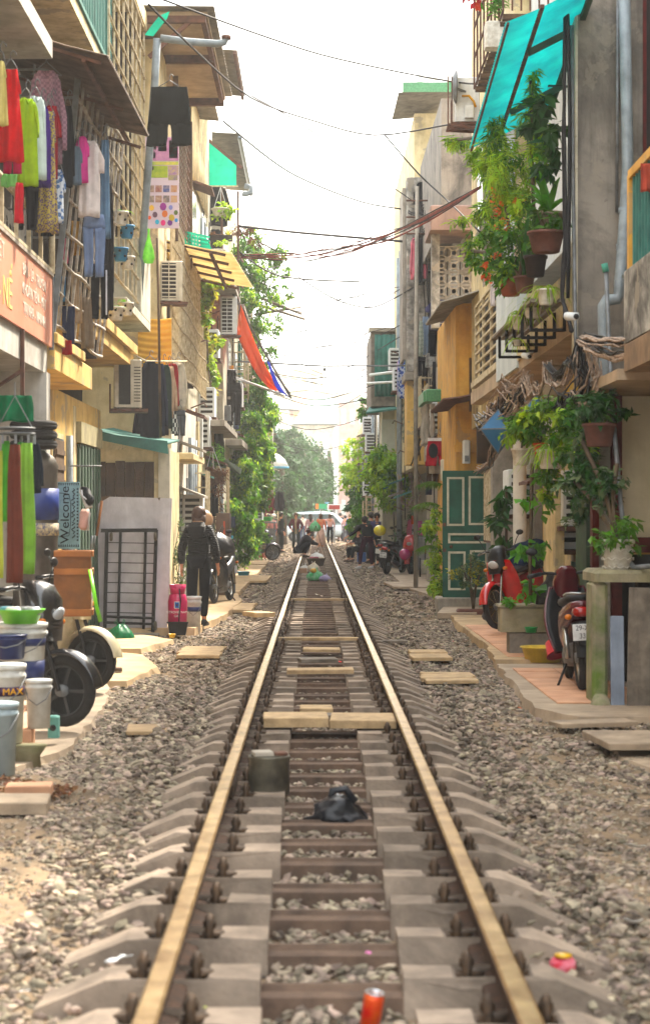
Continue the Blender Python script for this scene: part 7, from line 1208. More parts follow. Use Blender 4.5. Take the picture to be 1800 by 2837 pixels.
# ---------------- motorbikes ----------------
M_chr = mat('chrome', 'b8b8b4', '8a8a86', rough=.2, metal=.9, bump=0); M_blk = mat('black_plastic', '18181a', '101012', rough=.45, bump=.05); M_seat = mat('seat_vinyl', '1a1a1c', '121214', rough=.55, bump=.15); M_lens = mat('red_lens', 'b01a14', '7a0e0c', rough=.15, coat=.6, bump=0); M_clear = mat('clear_lens', 'c8ccd0', 'a0a6ac', rough=.1, coat=.6, bump=0); M_amb = mat('amber_lens', 'd87a1c', rough=.2)
def wheel(t, y, r, tr, scooter, name):
    w = MB().ring(r - tr, tr, (0, y, r), 'X', 30, 8).build(name, M_tyre, t); MB().ring(r - tr*1.9, tr*.28, (0, y, r), 'X', 28, 6, 2.4).build('rim', M_chr if not scooter else mat('alloy_dark', '3c3e40', '2a2b2c', rough=.5), w); MB().lathe([(.001, -.05), (.045, -.05), (.045, .05), (.001, .05)], (0, y, r), 12, 'X').build('hub', M_galv, w)
    n = 5 if scooter else 18
    for k in range(n):
        a = 2*math.pi*k/n; e = (0.0, y + (r - tr*2)*math.cos(a), r + (r - tr*2)*math.sin(a)); bar(w, ((.03 if k % 2 else -.03) if not scooter else 0, y + .03*math.cos(a), r + .03*math.sin(a)), e, .024 if scooter else .006, MATS['alloy_dark'] if scooter else M_chr, 'spoke')
    return w
def motorbike(label, x, y, z, rz, body, scooter=False, lean=.12, plate=None, seatc=None, mirrors=True, body2=None, cowl=None):
    t = thing('scooter' if scooter else 'motorbike', (x, y, z), rz, label, 'scooter' if scooter else 'motorbike'); t.rotation_euler = (0, lean, rz); r = .262 if scooter else .285; tr = .042 if scooter else .038; b2 = body2 or M_blk; wy = .61
    wheel(t, wy, r, tr, scooter, 'front_wheel'); wheel(t, -wy, r, tr*1.1, scooter, 'rear_wheel')
    # front fender
    def fend(yc, a0, a1, wd, rr, m, nm): MB().grid(lambda a, b: ((a - .5)*wd*(1 - .35*abs(b - .5)), yc + (rr - .02*(2*a - 1)**2) * math.cos(a0 + (a1 - a0)*b), r + (rr - .035*(2*a - 1)**2) * math.sin(a0 + (a1 - a0)*b)), 8, 12, True, (0, 0, -.008)).build(nm, m, t)
    fend(wy, math.radians(8), math.radians(150), .17 if scooter else .14, r + .045, body, 'front_fender')
    for s in (-1, 1): bar(t, (s*.07, wy, r), (s*.06, .43, .78), .032, M_chr if not scooter else M_blk, 'fork', True)
    # front cowl, leg shield
    ck = 1 if scooter else .74; MB().loft([((0, .50, .62 if scooter else .7), .12*ck, (0, .05, 0)), ((0, .47, .78), .16*ck, (0, .08*ck, 0)), ((0, .43, .92), .17*ck, (0, .11*ck, 0)), ((0, .37, 1.02), .13*ck, (0, .12*ck, 0)), ((0, .33, 1.06), .06*ck, (0, .07*ck, 0))], 16, 2.4).build('front_cowl', cowl or body, t)
    MB().grid(lambda a, b: ((a - .5)*(.30 + .16*math.sin(b*3.0)), .20 + .22*b + .1*(1 - (2*a - 1)**2) , .27 + .6*b), 10, 10, True, (0, -.02, 0)).build('leg_shield', body if not scooter else body, t)
    MB().grid(lambda a, b: ((a - .5)*(.28 + .14*math.sin(b*3.0)), .175 + .22*b + .08*(1 - (2*a - 1)**2), .29 + .56*b), 8, 8, True, (0, -.01, 0)).build('inner_panel', b2, t)
    MB().loft([((0, .535, .80), .07, (0, .02, .05)), ((0, .565, .82), .065, (0, .012, .045)), ((0, .575, .825), .03, (0, .004, .02))], 14, 2.2).build('headlight', M_clear, t)
    for s in (-1, 1): MB().ball((s*.14, .50, .76), .035, .03, .025, 8, 6).build('indicator', M_amb, t)
    if scooter: MB().loft([((0, .33, .34), .13, (0, .03, 0)), ((0, .39, .5), .18, (0, .06, 0)), ((0, .42, .68), .21, (0, .08, 0)), ((0, .4, .86), .2, (0, .1, 0)), ((0, .35, .98), .14, (0, .09, 0))], 18, 2.6).build('front_panel', body, t)
    # body and seat
    MB().loft([((0, .22, .30), .07, .07), ((0, .05, .36), .10, .10), ((0, -.2, .52), .15, .14), ((0, -.5, .62), .17, .12), ((0, -.78, .72), .12, .07), ((0, -.92, .76), .05, .03)], 16, 2.8).build('rear_body', body, t)
    if scooter: MB().bbox(-.16, .16, -.08, .26, .25, .31, .02).build('footboard', b2, t)
    else: MB().loft([((0, .2, .34), .05, .05), ((0, .3, .5), .05, .05), ((0, .38, .66), .05, .05)], 10).build('frame_tube', body, t)
    MB().loft([((0, .08, .72), .07, .03), ((0, -.05, .745), .13, .05), ((0, -.35, .76), .14, .05), ((0, -.62, .80), .12, .05), ((0, -.8, .81), .07, .025)], 14, 2.6).build('seat', seatc or M_seat, t)
    MB().loft([((0, .12, .28), .09, .09), ((0, -.02, .27), .11, .11), ((0, -.25, .3), .1, .1), ((0, -.36, .34), .06, .06)], 12, 3).build('engine', M_galv, t)
    MB().tube([(.11, .1, .24), (.13, -.15, .18), (.15, -.4, .24), (.155, -.78, .36)], [.02, .022, .045, .042], 10).build('exhaust', M_chr, t)
    MB().tube([(-.14, -.85, .84), (-.13, -.97, .86), (.13, -.97, .86), (.14, -.85, .84)], .012, 6).build('grab_rail', M_chr, t)
    for s in (-1, 1): MB().tube([(s*.11, -wy, r), (s*.12, -.5, .62)], .025, 8).build('shock_absorber', M_chr, t)
    fend(-wy, math.radians(30), math.radians(175), .15, r + .06, M_blk, 'rear_fender')
    MB().loft([((0, -.92, .70), .09, .05), ((0, -.97, .70), .075, .04), ((0, -.985, .70), .03, .02)], 12, 2.8).build('tail_light', M_lens, t)
    for s in (-1, 1): MB().ball((s*.12, -.93, .66), .03, .025, .025, 8, 6).build('indicator', M_amb, t)
    MB().bbox(-.05, .05, -1.0, -.9, .42, .62, .01).build('rear_mudflap', M_blk, t); p = MB().bbox(-.095, .095, -1.016, -1.008, .46, .60, .004).build('number_plate', cl('dcdcda'), t)
    if plate:
        for k, s in enumerate(plate): text('plate_text', s, .062, (0, -1.018, .565 - k*.068), (H90(), 0, 0), cl('1a1a1c'), p, .001, .9)
    MB().tube([(-.34, .26, .98), (-.2, .33, 1.0), (0, .37, .98), (.2, .33, 1.0), (.34, .26, .98)], .014, 8).build('handlebar', M_blk, t)
    for s in (-1, 1):
        MB().tube([(s*.24, .31, .995), (s*.36, .25, .975)], .02, 8).build('grip', M_blk, t); MB().tube([(s*.2, .35, .99), (s*.34, .31, .97)], .006, 5).build('lever', M_chr, t)
        if mirrors: m_ = MB().tube([(s*.2, .34, 1.0), (s*.26, .34, 1.12), (s*.3, .33, 1.18)], .006, 5).build('mirror', M_blk, t); MB().ball((s*.31, .33, 1.2), .055, .012, .035, 12, 8).build('mirror_head', M_blk, m_)
    MB().tube([(-.08, -.1, .2), (-.18, -.2, 0.0)], .012, 6).build('side_stand', M_blk, t); return t
def fwd(rz): return Vector((-math.sin(rz), math.cos(rz), 0))
def place(front, rz): f = fwd(rz) * .61; return front[0] - f.x, front[1] - f.y
r_ = math.radians
x, y = place((XU(160, 14.3), 14.3), r_(-104)); motorbike('black scooter parked at the left edge by the paint buckets', x, y, .03, r_(-112), paint('15161a'), True, -.05, ('29-X1',))
x, y = place((XU(222, 17.4), 17.4), r_(-112)); t = motorbike('cream scooter carrying the wooden crate behind the black one', x, y, .02, r_(-118), paint('cfc3a0'), True, -.05)
x, y = place((XU(505, 33.5), 33.5), r_(170)); t = motorbike('dark motorbike with a covered seat behind the standing woman', x, y, .06, r_(170), paint('20242c'), False, .1); bag('black plastic sheet bundled over the dark motorbike', 513, 1308, 33.3, .28, .5, MATS['bag_black'], 'plastic_cover'); tag(MB().ball(W(478, 1222, 33.2), .17, .15, .17, 16, 10).build('helmet', cl('b08a66', rough=.4)), 'beige round helmet on the dark motorbike mirror', 'helmet')
x, y = place((XU(1164, 24.9), 24.9), r_(143)); t = motorbike('bright red motorbike parked nose out by the round columns', x, y, .12, r_(146), paint('c4101a'), False, .12, cowl=M_blk)
text('lettering', 'Wave', .06, (.171, -.35, .6), (H90(), 0, H90()), cl('e8d020'), t, .002)
o = MB().loft([((0, -.05, .80), .12, .05), ((0, -.3, .95), .22, .15), ((0, -.6, .98), .22, .16), ((0, -.85, .88), .1, .06)], 14, 2.2).build('seat_bundle', fab('1c2a4a')); o.location = t.location; o.rotation_euler = t.rotation_euler; tag(o, 'dark blue cloth bundle heaped on the red motorbike seat', 'bundle')
motorbike('maroon and black motorbike seen from behind beside the mossy counter', 2.34, 17.7, .04, r_(-2), paint('5c1420'), False, -.05, ('29-X1', '336'))
t = motorbike('dark green motorbike with its number plate towards the camera', 2.1, 52.3, 0, r_(-22), paint('16322e'), False, .1, ('29-M1', '551.28')); motorbike('red and white scooter parked facing the camera by the thicket', 2.72, 52, 0, r_(160), paint('c02028'), True, .1); motorbike('half hidden silver motorbike left of the green one', 2.35, 57.5, 0, r_(-35), paint('70787a'), False, .1)
motorbike('purple grey motorbike parked by the food cart', -2.05, 68, 0, r_(-70), paint('4a4458'), False, .1); 
tag(MB().ball((2.32, 51.0, .55), .15, .15, .15, 16, 10).build('helmet', paint('b0286c')), 'magenta helmet hanging between the two motorbikes', 'helmet'); tag(MB().ball((1.74, 53.0, 1.15), .17, .16, .15, 16, 10).build('helmet', paint('d8c81c')), 'yellow helmet on the green motorbike handlebar', 'helmet')
G('cloth', 985, 1262, 26, 78, 51.0, '9a9a98', 'grey rain cover draped over the red and white scooter', .3, False)
t = thing('bucket_stand', (XU(1000, 49), 49, 0), 0, 'black stand with white and red paint pails by the door climber', 'stand'); [MB().box(x, x + .03, y, y + .03, 0, .5).build('leg', M_blk, t) for x in (-.15, .15) for y in (-.1, .1)]; MB().lathe([(.12, .1), (.14, .42), (.145, .44)], (.015, 0, 0), 16).build('pail', M_bk, t)
# ---------------- people ----------------
def skin(name, V, E, m, parent, sub=2):
    me = bpy.data.meshes.new(name); ks = list(V); me.from_pydata([V[k][0] for k in ks], [(ks.index(a), ks.index(b)) for a, b in E], []); o = bpy.data.objects.new(name, me); COL.objects.link(o); o.parent = parent
    md = o.modifiers.new('skin', 'SKIN'); md.use_smooth_shade = True
    for i, k in enumerate(ks): r = V[k][1]; d = me.skin_vertices[0].data[i]; d.radius = (r, r) if isinstance(r, (int, float)) else r; d.use_root = (i == 0)
    s = o.modifiers.new('sub', 'SUBSURF'); s.levels = sub - 1; s.render_levels = sub; me.materials.append(m); return o
BASE = dict(pelvis=(0, 0, .93), waist=(0, 0, 1.06), chest=(0, 0, 1.25), neck=(0, 0, 1.39), chin=(0, .015, 1.46), head=(0, .02, 1.535), crown=(0, .0, 1.60),
  shL=(-.15, 0, 1.335), shR=(.15, 0, 1.335), elL=(-.22, -.02, 1.08), elR=(.22, -.02, 1.08), wrL=(-.235, .05, .86), wrR=(.235, .05, .86), hipL=(-.085, 0, .9), hipR=(.085, 0, .9), knL=(-.1, .02, .5), knR=(.1, .02, .5), anL=(-.1, -.01, .09), anR=(.1, -.01, .09), toL=(-.11, .14, .035), toR=(.11, .14, .035))
M_skin = mat('skin_tone', 'c48a68', 'b57a58', sc_=3, rough=.6, bump=0, spec=.3); M_hair = mat('hair_black', '17110e', '241a15', sc_=40, rough=.5, bump=.3); M_hairb = mat('hair_brown', '4a2e1c', '2e1c12', sc_=40, rough=.5, bump=.3)
def person(label, x, y, z, rz, hgt, top, bottom, shoes='2a2624', pose=None, hair='short', hairm=None, coat=1., skirt=None, extras=(), sl='long', hem=0., puff=False):
    t = thing('person', (x, y, z), rz, label, 'person'); s = hgt / 1.63; J = {k: Vector(v) for k, v in BASE.items()}
    for k, v in (pose or {}).items(): J[k] = Vector(v)
    J = {k: v * s for k, v in J.items()}; V = {'pelvis': (J['pelvis'], (.125*s, .09*s)), 'waist': (J['waist'], (.11*s, .08*s)), 'chest': (J['chest'], (.13*s, .09*s)), 'neck': (J['neck'], .045*s), 'chin': (J['chin'], .06*s), 'head': (J['head'], .083*s), 'crown': (J['crown'], .055*s)}
    E = [('pelvis', 'waist'), ('waist', 'chest'), ('chest', 'neck'), ('neck', 'chin'), ('chin', 'head'), ('head', 'crown')]
    for q in 'LR':
        V.update({'sh'+q: (J['sh'+q], .055*s), 'el'+q: (J['el'+q], .038*s), 'wr'+q: (J['wr'+q], .025*s), 'hip'+q: (J['hip'+q], .085*s), 'kn'+q: (J['kn'+q], .055*s), 'an'+q: (J['an'+q], .036*s), 'to'+q: (J['to'+q], .03*s)})
        E += [('chest', 'sh'+q), ('sh'+q, 'el'+q), ('el'+q, 'wr'+q), ('pelvis', 'hip'+q), ('hip'+q, 'kn'+q), ('kn'+q, 'an'+q), ('an'+q, 'to'+q)]
        d = (J['wr'+q] - J['el'+q]).normalized(); sd = Vector((1 if q == 'R' else -1, 0, 0)); n_ = d.cross(sd); n_ = n_.normalized() if n_.length > .1 else Vector((0, 1, 0)); pm = J['wr'+q] + d*.05*s; V['pm'+q] = (pm, (.03*s, .016*s)); E.append(('wr'+q, 'pm'+q))
        for i, (o_, L) in enumerate(((-.027, .068), (-.009, .08), (.009, .077), (.025, .06))):   # four unequal fingers, slightly curled
            a = pm + n_*o_*s + d*.035*s; b = a + d*L*s*.55 ; c = b + (d*.8 - sd*.45).normalized()*L*s*.45
            for nm, p_, r0 in (('a', a, .009), ('b', b, .0085), ('c', c, .007)): V[f'f{q}{i}{nm}'] = (p_, r0*s)
            E += [('pm'+q, f'f{q}{i}a'), (f'f{q}{i}a', f'f{q}{i}b'), (f'f{q}{i}b', f'f{q}{i}c')]
        th = pm - n_*.03*s + d*.0*s; V[f't{q}a'] = (th + (d*.4 - n_).normalized()*.022*s, .010*s); V[f't{q}b'] = (th + (d*.9 - n_).normalized()*.05*s, .008*s); E += [('pm'+q, f't{q}a'), (f't{q}a', f't{q}b')]
    skin('body', V, E, M_skin, t)
    # clothing follows the same skeleton
    cm = top if not isinstance(top, str) else fab(top); k = 1.22 * coat; low = J['pelvis'] + (J['pelvis'] - J['waist']).normalized() * hem * s
    T = {'hem': (low, (.15*s*coat, .112*s*coat)), 'waist': (J['waist'], (.132*s*coat, .1*s*coat)), 'chest': (J['chest'], (.15*s*coat, .108*s*coat)), 'col': (J['chest'].lerp(J['neck'], .8), .062*s*coat)}; TE = [('hem', 'waist'), ('waist', 'chest'), ('chest', 'col')]
    for q in 'LR':
        wr = J['el'+q].lerp(J['wr'+q], .93) if sl == 'long' else J['sh'+q].lerp(J['el'+q], .7); T.update({'sh'+q: (J['sh'+q], .066*s*coat), 'el'+q: (J['el'+q], .052*s*coat), 'wr'+q: (wr, .042*s*coat)}) if sl == 'long' else T.update({'sh'+q: (J['sh'+q], .066*s), 'wr'+q: (wr, .056*s)})
        TE += [('chest', 'sh'+q)] + ([('sh'+q, 'el'+q), ('el'+q, 'wr'+q)] if sl == 'long' else [('sh'+q, 'wr'+q)])
    if puff:   # quilted rings down trunk and sleeves
        def ringed(a, b, ra, rb, n, pre):
            prev = None
            for i in range(n + 1):
                f_ = i / n; r1 = [x1 + (x2 - x1)*f_ for x1, x2 in zip(ra, rb)]; kk = 1.0 if i % 2 else .93; T[f'{pre}{i}'] = (a.lerp(b, f_), (r1[0]*kk, r1[1]*kk))
                if prev: TE.append((prev, f'{pre}{i}'))
                prev = f'{pre}{i}'
    skin('jacket' if sl == 'long' else 'shirt', T, TE, cm, t)
    bm_ = fab(bottom) if isinstance(bottom, str) else bottom
    if skirt:
        c = J['pelvis']; SK = MB(); prf = [(.12*s, c.z + .08*s), (.16*s, c.z - .05*s), (skirt[0]*.85*s, (c.z + skirt[1]*s)/2), (skirt[0]*s, skirt[1]*s), (skirt[0]*.93*s, skirt[1]*s)]
        SK.lathe(prf, (c.x, c.y, 0), 20, 'Z', 1, .75); SK.v = [(x_*(1 + .05*math.sin(7*math.atan2(y_, x_))*(1 if z_ < c.z - .1 else 0)), y_, z_) for x_, y_, z_ in SK.v]; SK.build('skirt', bm_, t)
    else:
        Bt = {'hips': (J['pelvis'] - (J['pelvis']-J['waist'])*.0, (.137*s, .103*s))}; BE = []
        for q in 'LR': Bt.update({'hip'+q: (J['hip'+q], .098*s), 'kn'+q: (J['kn'+q], .074*s), 'cu'+q: (J['kn'+q].lerp(J['an'+q], .92), .055*s)}); BE += [('hips', 'hip'+q), ('hip'+q, 'kn'+q), ('kn'+q, 'cu'+q)]
        skin('trousers', Bt, BE, bm_, t)
    for q in 'LR':
        a, b = J['an'+q], J['to'+q]; d = (b - a); d.z = 0; d = d.normalized() if d.length > .01 else Vector((0, 1, 0)); c = a + d*.045*s; sv = Vector((-d.y, d.x, 0)); sh_m = cl(shoes, rough=.5)
        MB().loft([(a - d*.06*s - Vector((0, 0, .03*s)), sv*.03*s, Vector((0, 0, .04*s))), (a + d*.0 - Vector((0, 0, .03*s)), sv*.042*s, Vector((0, 0, .055*s))), (a + d*.1*s - Vector((0, 0, .05*s)), sv*.046*s, Vector((0, 0, .036*s))), (a + d*.18*s - Vector((0, 0, .062*s)), sv*.035*s, Vector((0, 0, .02*s)))], 12, 2.4).build('shoe', sh_m, t)
    hm_ = hairm or M_hair; h = J['head']; ax = (J['crown'] - J['chin']).normalized(); f = Vector((0, 1, 0)); q = MB()
    q.ball(tuple(h - f*.02*s + ax*.02*s), .1*s, .106*s, .106*s, 16, 10); q.v = [(a_, min(b_, h.y + .058*s + max(0, (c_ - h.z - .045*s))*.1), c_) for a_, b_, c_ in q.v]; q.build('hair', hm_, t)
    if hair == 'long': MB().loft([(h - f*.05*s, .085*s, (0, .06*s, 0)), (h - f*.085*s - ax*.12*s, .085*s, (0, .045*s, 0)), (h - f*.1*s - ax*.28*s, .08*s, (0, .035*s, 0)), (h - f*.1*s - ax*.38*s, .05*s, (0, .02*s, 0))], 12, 2.2).build('long_hair', hm_, t)
    elif hair == 'bun': MB().ball(tuple(h - f*.115*s - ax*.01*s), .045*s, .04*s, .045*s, 10, 8).build('hair_bun', hm_, t); MB().loft([(h - f*.06*s, .075*s, (0, .04*s, 0)), (h - f*.06*s - ax*.09*s, .05*s, (0, .03*s, 0))], 10).build('hair_nape', hm_, t)
    elif hair == 'bob': MB().loft([(h - f*.03*s, .1*s, (0, .08*s, 0)), (h - f*.035*s - ax*.1*s, .1*s, (0, .07*s, 0)), (h - f*.04*s - ax*.15*s, .07*s, (0, .05*s, 0))], 14, 2.4).build('bob_hair', hm_, t)
    # face
    MB().loft([(h + f*.078*s + ax*.005*s, .008*s, (0, .006*s, 0)), (h + f*.092*s - ax*.022*s, .012*s, (0, .012*s, 0)), (h + f*.08*s - ax*.034*s, .008*s, (0, .004*s, 0))], 8, 2).build('nose', M_skin, t)
    for sg_ in (-1, 1):
        MB().ball(tuple(h + Vector((sg_*.03*s, .076*s, .005*s))), .012*s, .008*s, .007*s, 8, 6).build('eye', cl('1c1614'), t); MB().ball(tuple(h + Vector((sg_*.085*s, .0, -.01*s))), .012*s, .02*s, .03*s, 8, 6).build('ear', M_skin, t); MB().tube([h + Vector((sg_*.018*s, .083*s, .024*s)), h + Vector((sg_*.044*s, .076*s, .026*s))], .004*s, 5).build('eyebrow', hm_, t)
    MB().ball(tuple(h + Vector((0, .074*s, -.05*s))), .022*s, .01*s, .007*s, 8, 6).build('mouth', cl('9a4a40'), t)
    return t
def standing(u, v): D = DG(v); return XU(u, D), D
# woman in the black hooded jacket, seen from behind
PJ = mat('puffer_black', '1b1b1c', '121213', rough=.6, bump=.25, bs=40, spec=.3); D = 27.0
wv = PJ.node_tree.nodes.new('ShaderNodeTexWave'); wv.bands_direction = 'Z'; wv.inputs['Scale'].default_value = 6.5; wv.inputs['Distortion'].default_value = 3.5; wv.inputs['Detail'].default_value = 2; wv.inputs['Detail Scale'].default_value = 1.2
_b = PJ.node_tree.nodes.new('ShaderNodeBump'); _b.inputs['Distance'].default_value = .06; _b.inputs['Strength'].default_value = 1; PJ.node_tree.links.new(wv.outputs[1], _b.inputs['Height']); PJ.node_tree.links.new(_b.outputs[0], PJ.node_tree.nodes['Principled BSDF'].inputs['Normal'])
pw = person('woman in a black hooded quilted jacket seen from behind at the left', XU(468, D), D, .03, r_(-10), 1.63, PJ, '1a1a1d', '1c1a1a', dict(elL=(-.235, -.03, 1.08), elR=(.235, -.02, 1.08), wrL=(-.25, .03, .84), wrR=(.25, .06, .85), knR=(.07, .03, .5), anR=(.06, .05, .09), toR=(.06, .2, .035)), 'bob', M_hairb, 1.22, hem=.02)
MB().loft([((0, -.06, 1.44), .09, (0, .04, 0)), ((0, -.13, 1.38), .13, (0, .07, .01)), ((0, -.15, 1.28), .11, (0, .06, 0)), ((0, -.14, 1.2), .05, (0, .03, 0))], 14, 2.2).build('hood', PJ, pw); MB().lathe([(.085, 1.40), (.095, 1.44), (.088, 1.455), (.07, 1.44)], (0, -.01, 0), 16, 'Z', 1, .9).build('hood_lining', fab('b08a6c'), pw)
S2 = standing(661, 1300); person('man in a dark tunic and trousers standing left of the rails', *S2, 0, r_(-70), 1.68, '1e2528', '1c2224', '2a2220', dict(wrL=(-.2, .1, .86), wrR=(.24, .04, .84)), hem=.25, coat=1.1)
S2 = standing(696, 1299); pm_ = person('woman in a maroon jacket walking towards the camera with hands in pockets', *S2, 0, r_(180), 1.66, '5a1c2a', '1f2a28', '5a4a4a', dict(elL=(-.28, -.06, 1.1), elR=(.28, -.06, 1.1), wrL=(-.19, .07, .96), wrR=(.19, .07, .96), knR=(.1, .14, .52), anR=(.1, .05, .14), toR=(.1, .2, .09)), 'bun', M_hairb, 1.2, hem=.02); MB().loft([((0, .09, 1.4), .05, (0, .03, 0)), ((.02, .15, 1.2), .035, (0, .015, 0)), ((0, .16, .92), .045, (0, .012, 0)), ((.0, .15, .78), .05, (0, .01, 0))], 10, 3).build('scarf', fab('8a7c5c'), pm_)
SQ = dict(pelvis=(0, -.18, .24), waist=(0, -.08, .38), chest=(0, .1, .6), neck=(0, .18, .73), chin=(0, .22, .8), head=(0, .25, .87), crown=(0, .24, .94), shL=(-.16, .12, .66), shR=(.16, .12, .66), elL=(-.2, .3, .48), elR=(.2, .3, .48), wrL=(-.1, .5, .45), wrR=(.1, .5, .42), hipL=(-.1, -.16, .24), hipR=(.1, -.16, .24), knL=(-.17, .2, .52), knR=(.17, .2, .52), anL=(-.14, .02, .09), anR=(.14, .02, .09), toL=(-.15, .17, .035), toR=(.15, .17, .035))
person('woman in dark clothes and a red headband squatting on the left rail', XU(712, 69), 69, .08, r_(-75), 1.75, '25232b', '1c1c22', '3a2a24', SQ, 'bun', mat('hair_red', '3a1614', '241010'), 1.3, hem=.1)
for lab, u, v, c1_, c2_, hair, sk, kw in (('young woman with long black hair and a grey pink jacket', 730, 1288, 'b08a94', '2a2426', 'long', (.2, .55), {}), ('young woman in a coral top and long pale skirt', 754, 1292, 'd07a5c', 'c4a8a0', 'bob', (.24, .2), {}), ('young woman in a pink sweater and black jeans with her arm round a friend', 776, 1283, 'd8a8a4', '1c2028', 'bob', None, dict(pose=dict(elL=(-.33, .02, 1.28), wrL=(-.52, .06, 1.34))))):
    S2 = standing(u, v); person(lab, *S2, 0, r_(5), 1.63, c1_, c2_, '8a8480', hair=hair, hairm=M_hairb if 'coral' in lab or 'sweater' in lab else M_hair, skirt=sk, hem=.02, **kw)
S2 = standing(800, 1274); person('man in a black jacket and orange brown trousers walking away', *S2, 0, r_(20), 1.7, '22242a', '9c5a28', hem=.03, coat=1.15); S2 = standing(812, 1275); person('person in a pale pink top beside the man in orange brown trousers', *S2, 0, r_(-20), 1.55, 'c89a96', '5a5a60', hem=.03)
person('woman in a black jacket and maroon trousers leaning with her arm out', XU(864, 57.2), 57.2, 0, r_(20), 1.56, '1a1c1e', '3c1228', 'c8c8cc', dict(waist=(0, .03, 1.05), chest=(-.02, .08, 1.22), neck=(-.03, .13, 1.35), chin=(-.03, .16, 1.42), head=(-.03, .18, 1.49), crown=(-.03, .17, 1.56), shL=(-.18, .1, 1.3), shR=(.13, .08, 1.3), elL=(-.36, .16, 1.12), wrL=(-.55, .22, 1.0), elR=(.2, .12, 1.08), knL=(-.2, .05, .5), anL=(-.26, 0, .09), toL=(-.32, .13, .035), knR=(.12, .02, .5), anR=(.14, 0, .09)), 'bun', None, 1.12)
person('smiling man in a purple striped sweater facing the camera', XU(886, 59), 59, 0, r_(180), 1.62, pat('purp', '4a3a7a', '2a3a5a', 9, .5, 'stripe'), '2a2c34', hem=.03, coat=1.15); person('tall man in a teal jacket behind the striped sweater', XU(896, 61), 61, 0, r_(170), 1.72, '1c4a62', '22262c', hem=.03, coat=1.15); person('man in a dark green jacket turned away in the right group', XU(872, 64), 64, 0, r_(40), 1.64, '1c3a34', '22262c', hem=.03, coat=1.1)
ST = dict(pelvis=(0, 0, .42), waist=(0, .02, .55), chest=(0, .06, .74), neck=(0, .1, .88), chin=(0, .13, .95), head=(0, .15, 1.02), crown=(0, .14, 1.09), shL=(-.16, .06, .82), shR=(.16, .06, .82), elL=(-.2, .18, .6), elR=(.2, .18, .6), wrL=(-.14, .38, .58), wrR=(.14, .38, .56), hipL=(-.09, .02, .4), hipR=(.09, .02, .4), knL=(-.12, .42, .42), knR=(.12, .42, .42), anL=(-.12, .4, .09), anR=(.12, .4, .09), toL=(-.12, .55, .035), toR=(.12, .55, .035))
person('person with an orange scarf seated on a low stool at the right', XU(850, 66), 66, 0, r_(120), 1.75, '3a3a3e', '1a1a1c', '4a3a30', ST, 'short'); tag(MB().bbox(XU(850, 66) - .15, XU(850, 66) + .15, 65.85, 66.15, 0, .33, .02).build('stool', plas('2a5a9a')), 'low blue plastic stool under the seated person', 'stool'); MB().ring(.09, .03, (XU(850, 66) - .06, 65.95, .98), 'Z', 14, 6).build('scarf', fab('d8702c'), bpy.data.objects['person.010'] if False else None) if False else None
person('person in a pink top and white cap at the food stall', XU(640, 84), 84, 0, r_(30), 1.58, 'd08a86', '4a6a8c', hem=.03); tag(MB().ball(W(643, 1213, 83.8), .12, .13, .08, 14, 8).build('cap', cl('e4e2dc')), 'white cap worn at the food stall', 'cap'); person('person in a dark shirt behind the pink top at the food stall', XU(632, 87), 87, 0, r_(150), 1.6, '6a6e74', '2a3040', hem=.03)
for lab, u, v, rz_, a, b, hr in (('tiny distant walker in white beside the van', 712, 1277, 10, 'd8d4cc', '3a4a6a', 'short'), ('tiny distant walker in blue right of the van', 822, 1276, 150, '4a6a9c', '2a2c30', 'short'), ('tiny distant woman in a beige coat at the crossing', 742, 1272, 170, 'b8a488', '2c2a2c', 'long')):
    S2 = standing(u, v); person(lab, *S2, 0, r_(rz_), 1.62, a, b, hair=hr, hem=.05, coat=1.1)
# hen
t = thing('hen', (XU(824, 70), 70, 0), r_(60), 'small black hen pecking on the right ballast', 'hen'); MB().loft([((0, -.2, .3), .01, .03), ((0, -.14, .27), .04, .06), ((0, -.02, .24), .08, .09), ((0, .08, .24), .07, .08), ((0, .14, .3), .035, .04), ((0, .17, .36), .025, .03), ((0, .2, .38), .012, .012)], 12, 2).build('body', cl('17181c'), t); [MB().tube([(s*.03, .02, .17), (s*.03, .03, .0)], .008, 5).build('leg', plas('b8862c'), t) for s in (-1, 1)]; MB().poly([(0, .15, .39), (0, .18, .42), (0, .2, .39)], (.01, 0, 0)).build('comb', cl('b02020'), t); MB().poly([(0, .21, .38), (0, .25, .365), (0, .21, .36)], (.01, 0, 0)).build('beak', plas('b8862c'), t); MB().poly([(0, -.16, .26), (0, -.3, .4), (0, -.22, .42), (0, -.12, .32)], (.02, 0, 0)).build('tail', cl('17181c'), t)
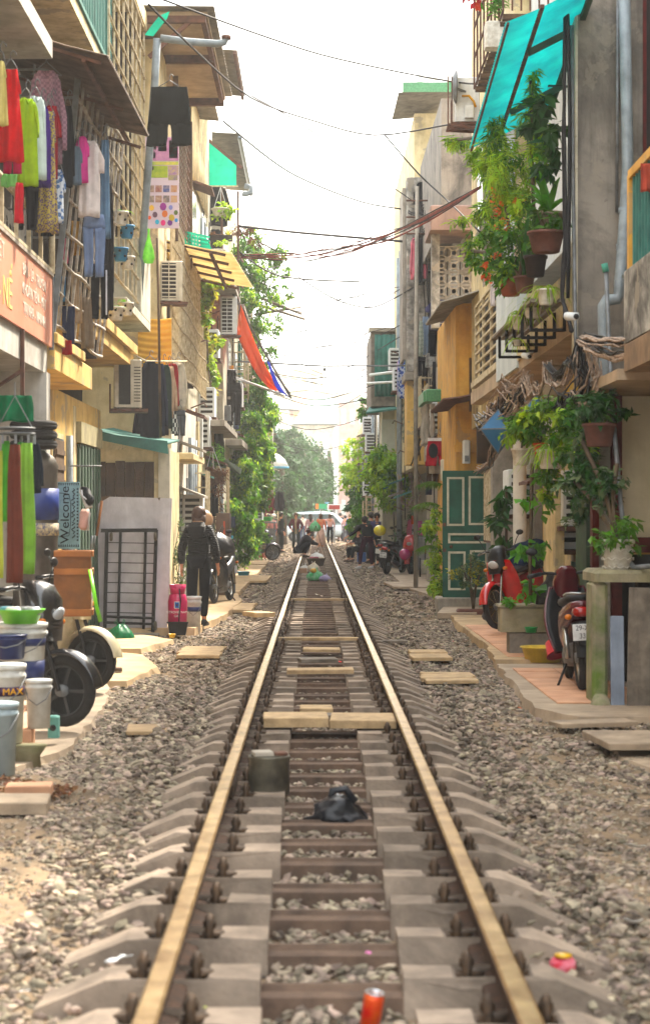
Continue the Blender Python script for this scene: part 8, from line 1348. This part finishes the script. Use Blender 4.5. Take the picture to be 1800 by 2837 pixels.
# vendor's carrying baskets and bags
def basket(label, u, vb, D, r, h_, m):
    c = W(u, vb, D); t = thing('basket', tuple(c), 0, label, 'basket'); MB().lathe([(r*.7, 0), (r*.96, h_*.85), (r*1.03, h_*.9), (r*1.03, h_), (r*.93, h_*.98), (r*.9, h_*.8), (.001, h_*.78)], (0, 0, 0), 22).build('basket', m, t)
    for s in (-1, 1): MB().tube([(s*r, 0, h_), (s*r*.45, 0, h_ + .5), (0, 0, h_ + 1.0)], .01, 5).build('sling', M_wood, t)
    return t
Mbk2 = mat('basket_weave', '6a5a44', '463a2c', sc_=40, bump=.8, bs=90); b1 = basket('dark wicker basket of wrapped food on the track', 743, 1331, 60.5, .3, .24, Mbk2)
for k, (x, y, c, l) in enumerate(((-.12, 0, 'a05a62', 'reddish packet in the wicker basket'), (.08, .05, 'c0b4ac', 'pale packet in the wicker basket'), (.0, -.1, '8a3a48', 'dark red packet at the front of the wicker basket'), (.16, -.05, 'd8c8b8', 'cream packet at the right of the wicker basket'))): c_ = W(743, 1331, 60.5); o = MB().ball((c_.x + x, c_.y + y, c_.z + .24), .1, .1, .05, 10, 6).build('packet', cl(c)); tag(o, l, 'packet', 'packets in the wicker basket')
bag('green plastic bag hanging from the carrying pole', 741, 1250, 62, .17, .42, mat('bag_lg', '3fc070', 'a8d8b8', sc_=10, rough=.4, trans=.3, bump=.6, bs=12)); bag('white bag behind the wicker basket', 745, 1318, 62.5, .22, .3, M_white2)
bag('white carrier bag left of the green bag on the track', 715, 1345, 53.8, .16, .22, mat('bag_white', 'd8d8d4', 'bcbcb8', sc_=10, rough=.4, trans=.3, bump=.6, bs=12)); bag('green and white bag of fruit on the track', 740, 1365, 47.5, .2, .3, mat('bag_lg', '3fc070')); bag('lilac carrier bag right of the green bag', 764, 1366, 47, .15, .17, mat('bag_lilac', 'b8aed0', '9a90b4', sc_=10, rough=.4, trans=.3, bump=.6, bs=12)); bag('beige open bag behind the green one', 737, 1345, 50, .16, .26, mat('bag_beige', 'd8c8ac', 'e0e0d8', sc_=10, rough=.5, trans=.3, bump=.6, bs=12))
tag(MB().ball(W(737, 1342, 47.3), .08, .07, .06, 10, 8).build('mango', plas('d8a820')), 'yellow fruit showing at the top of the green bag', 'fruit'); tag(MB().bbox(XU(704, 52), XU(722, 52), 52, 52.2, .03, .16, .01).build('carton', cl('b08a6a')), 'small brown carton under the white carrier bag', 'carton')
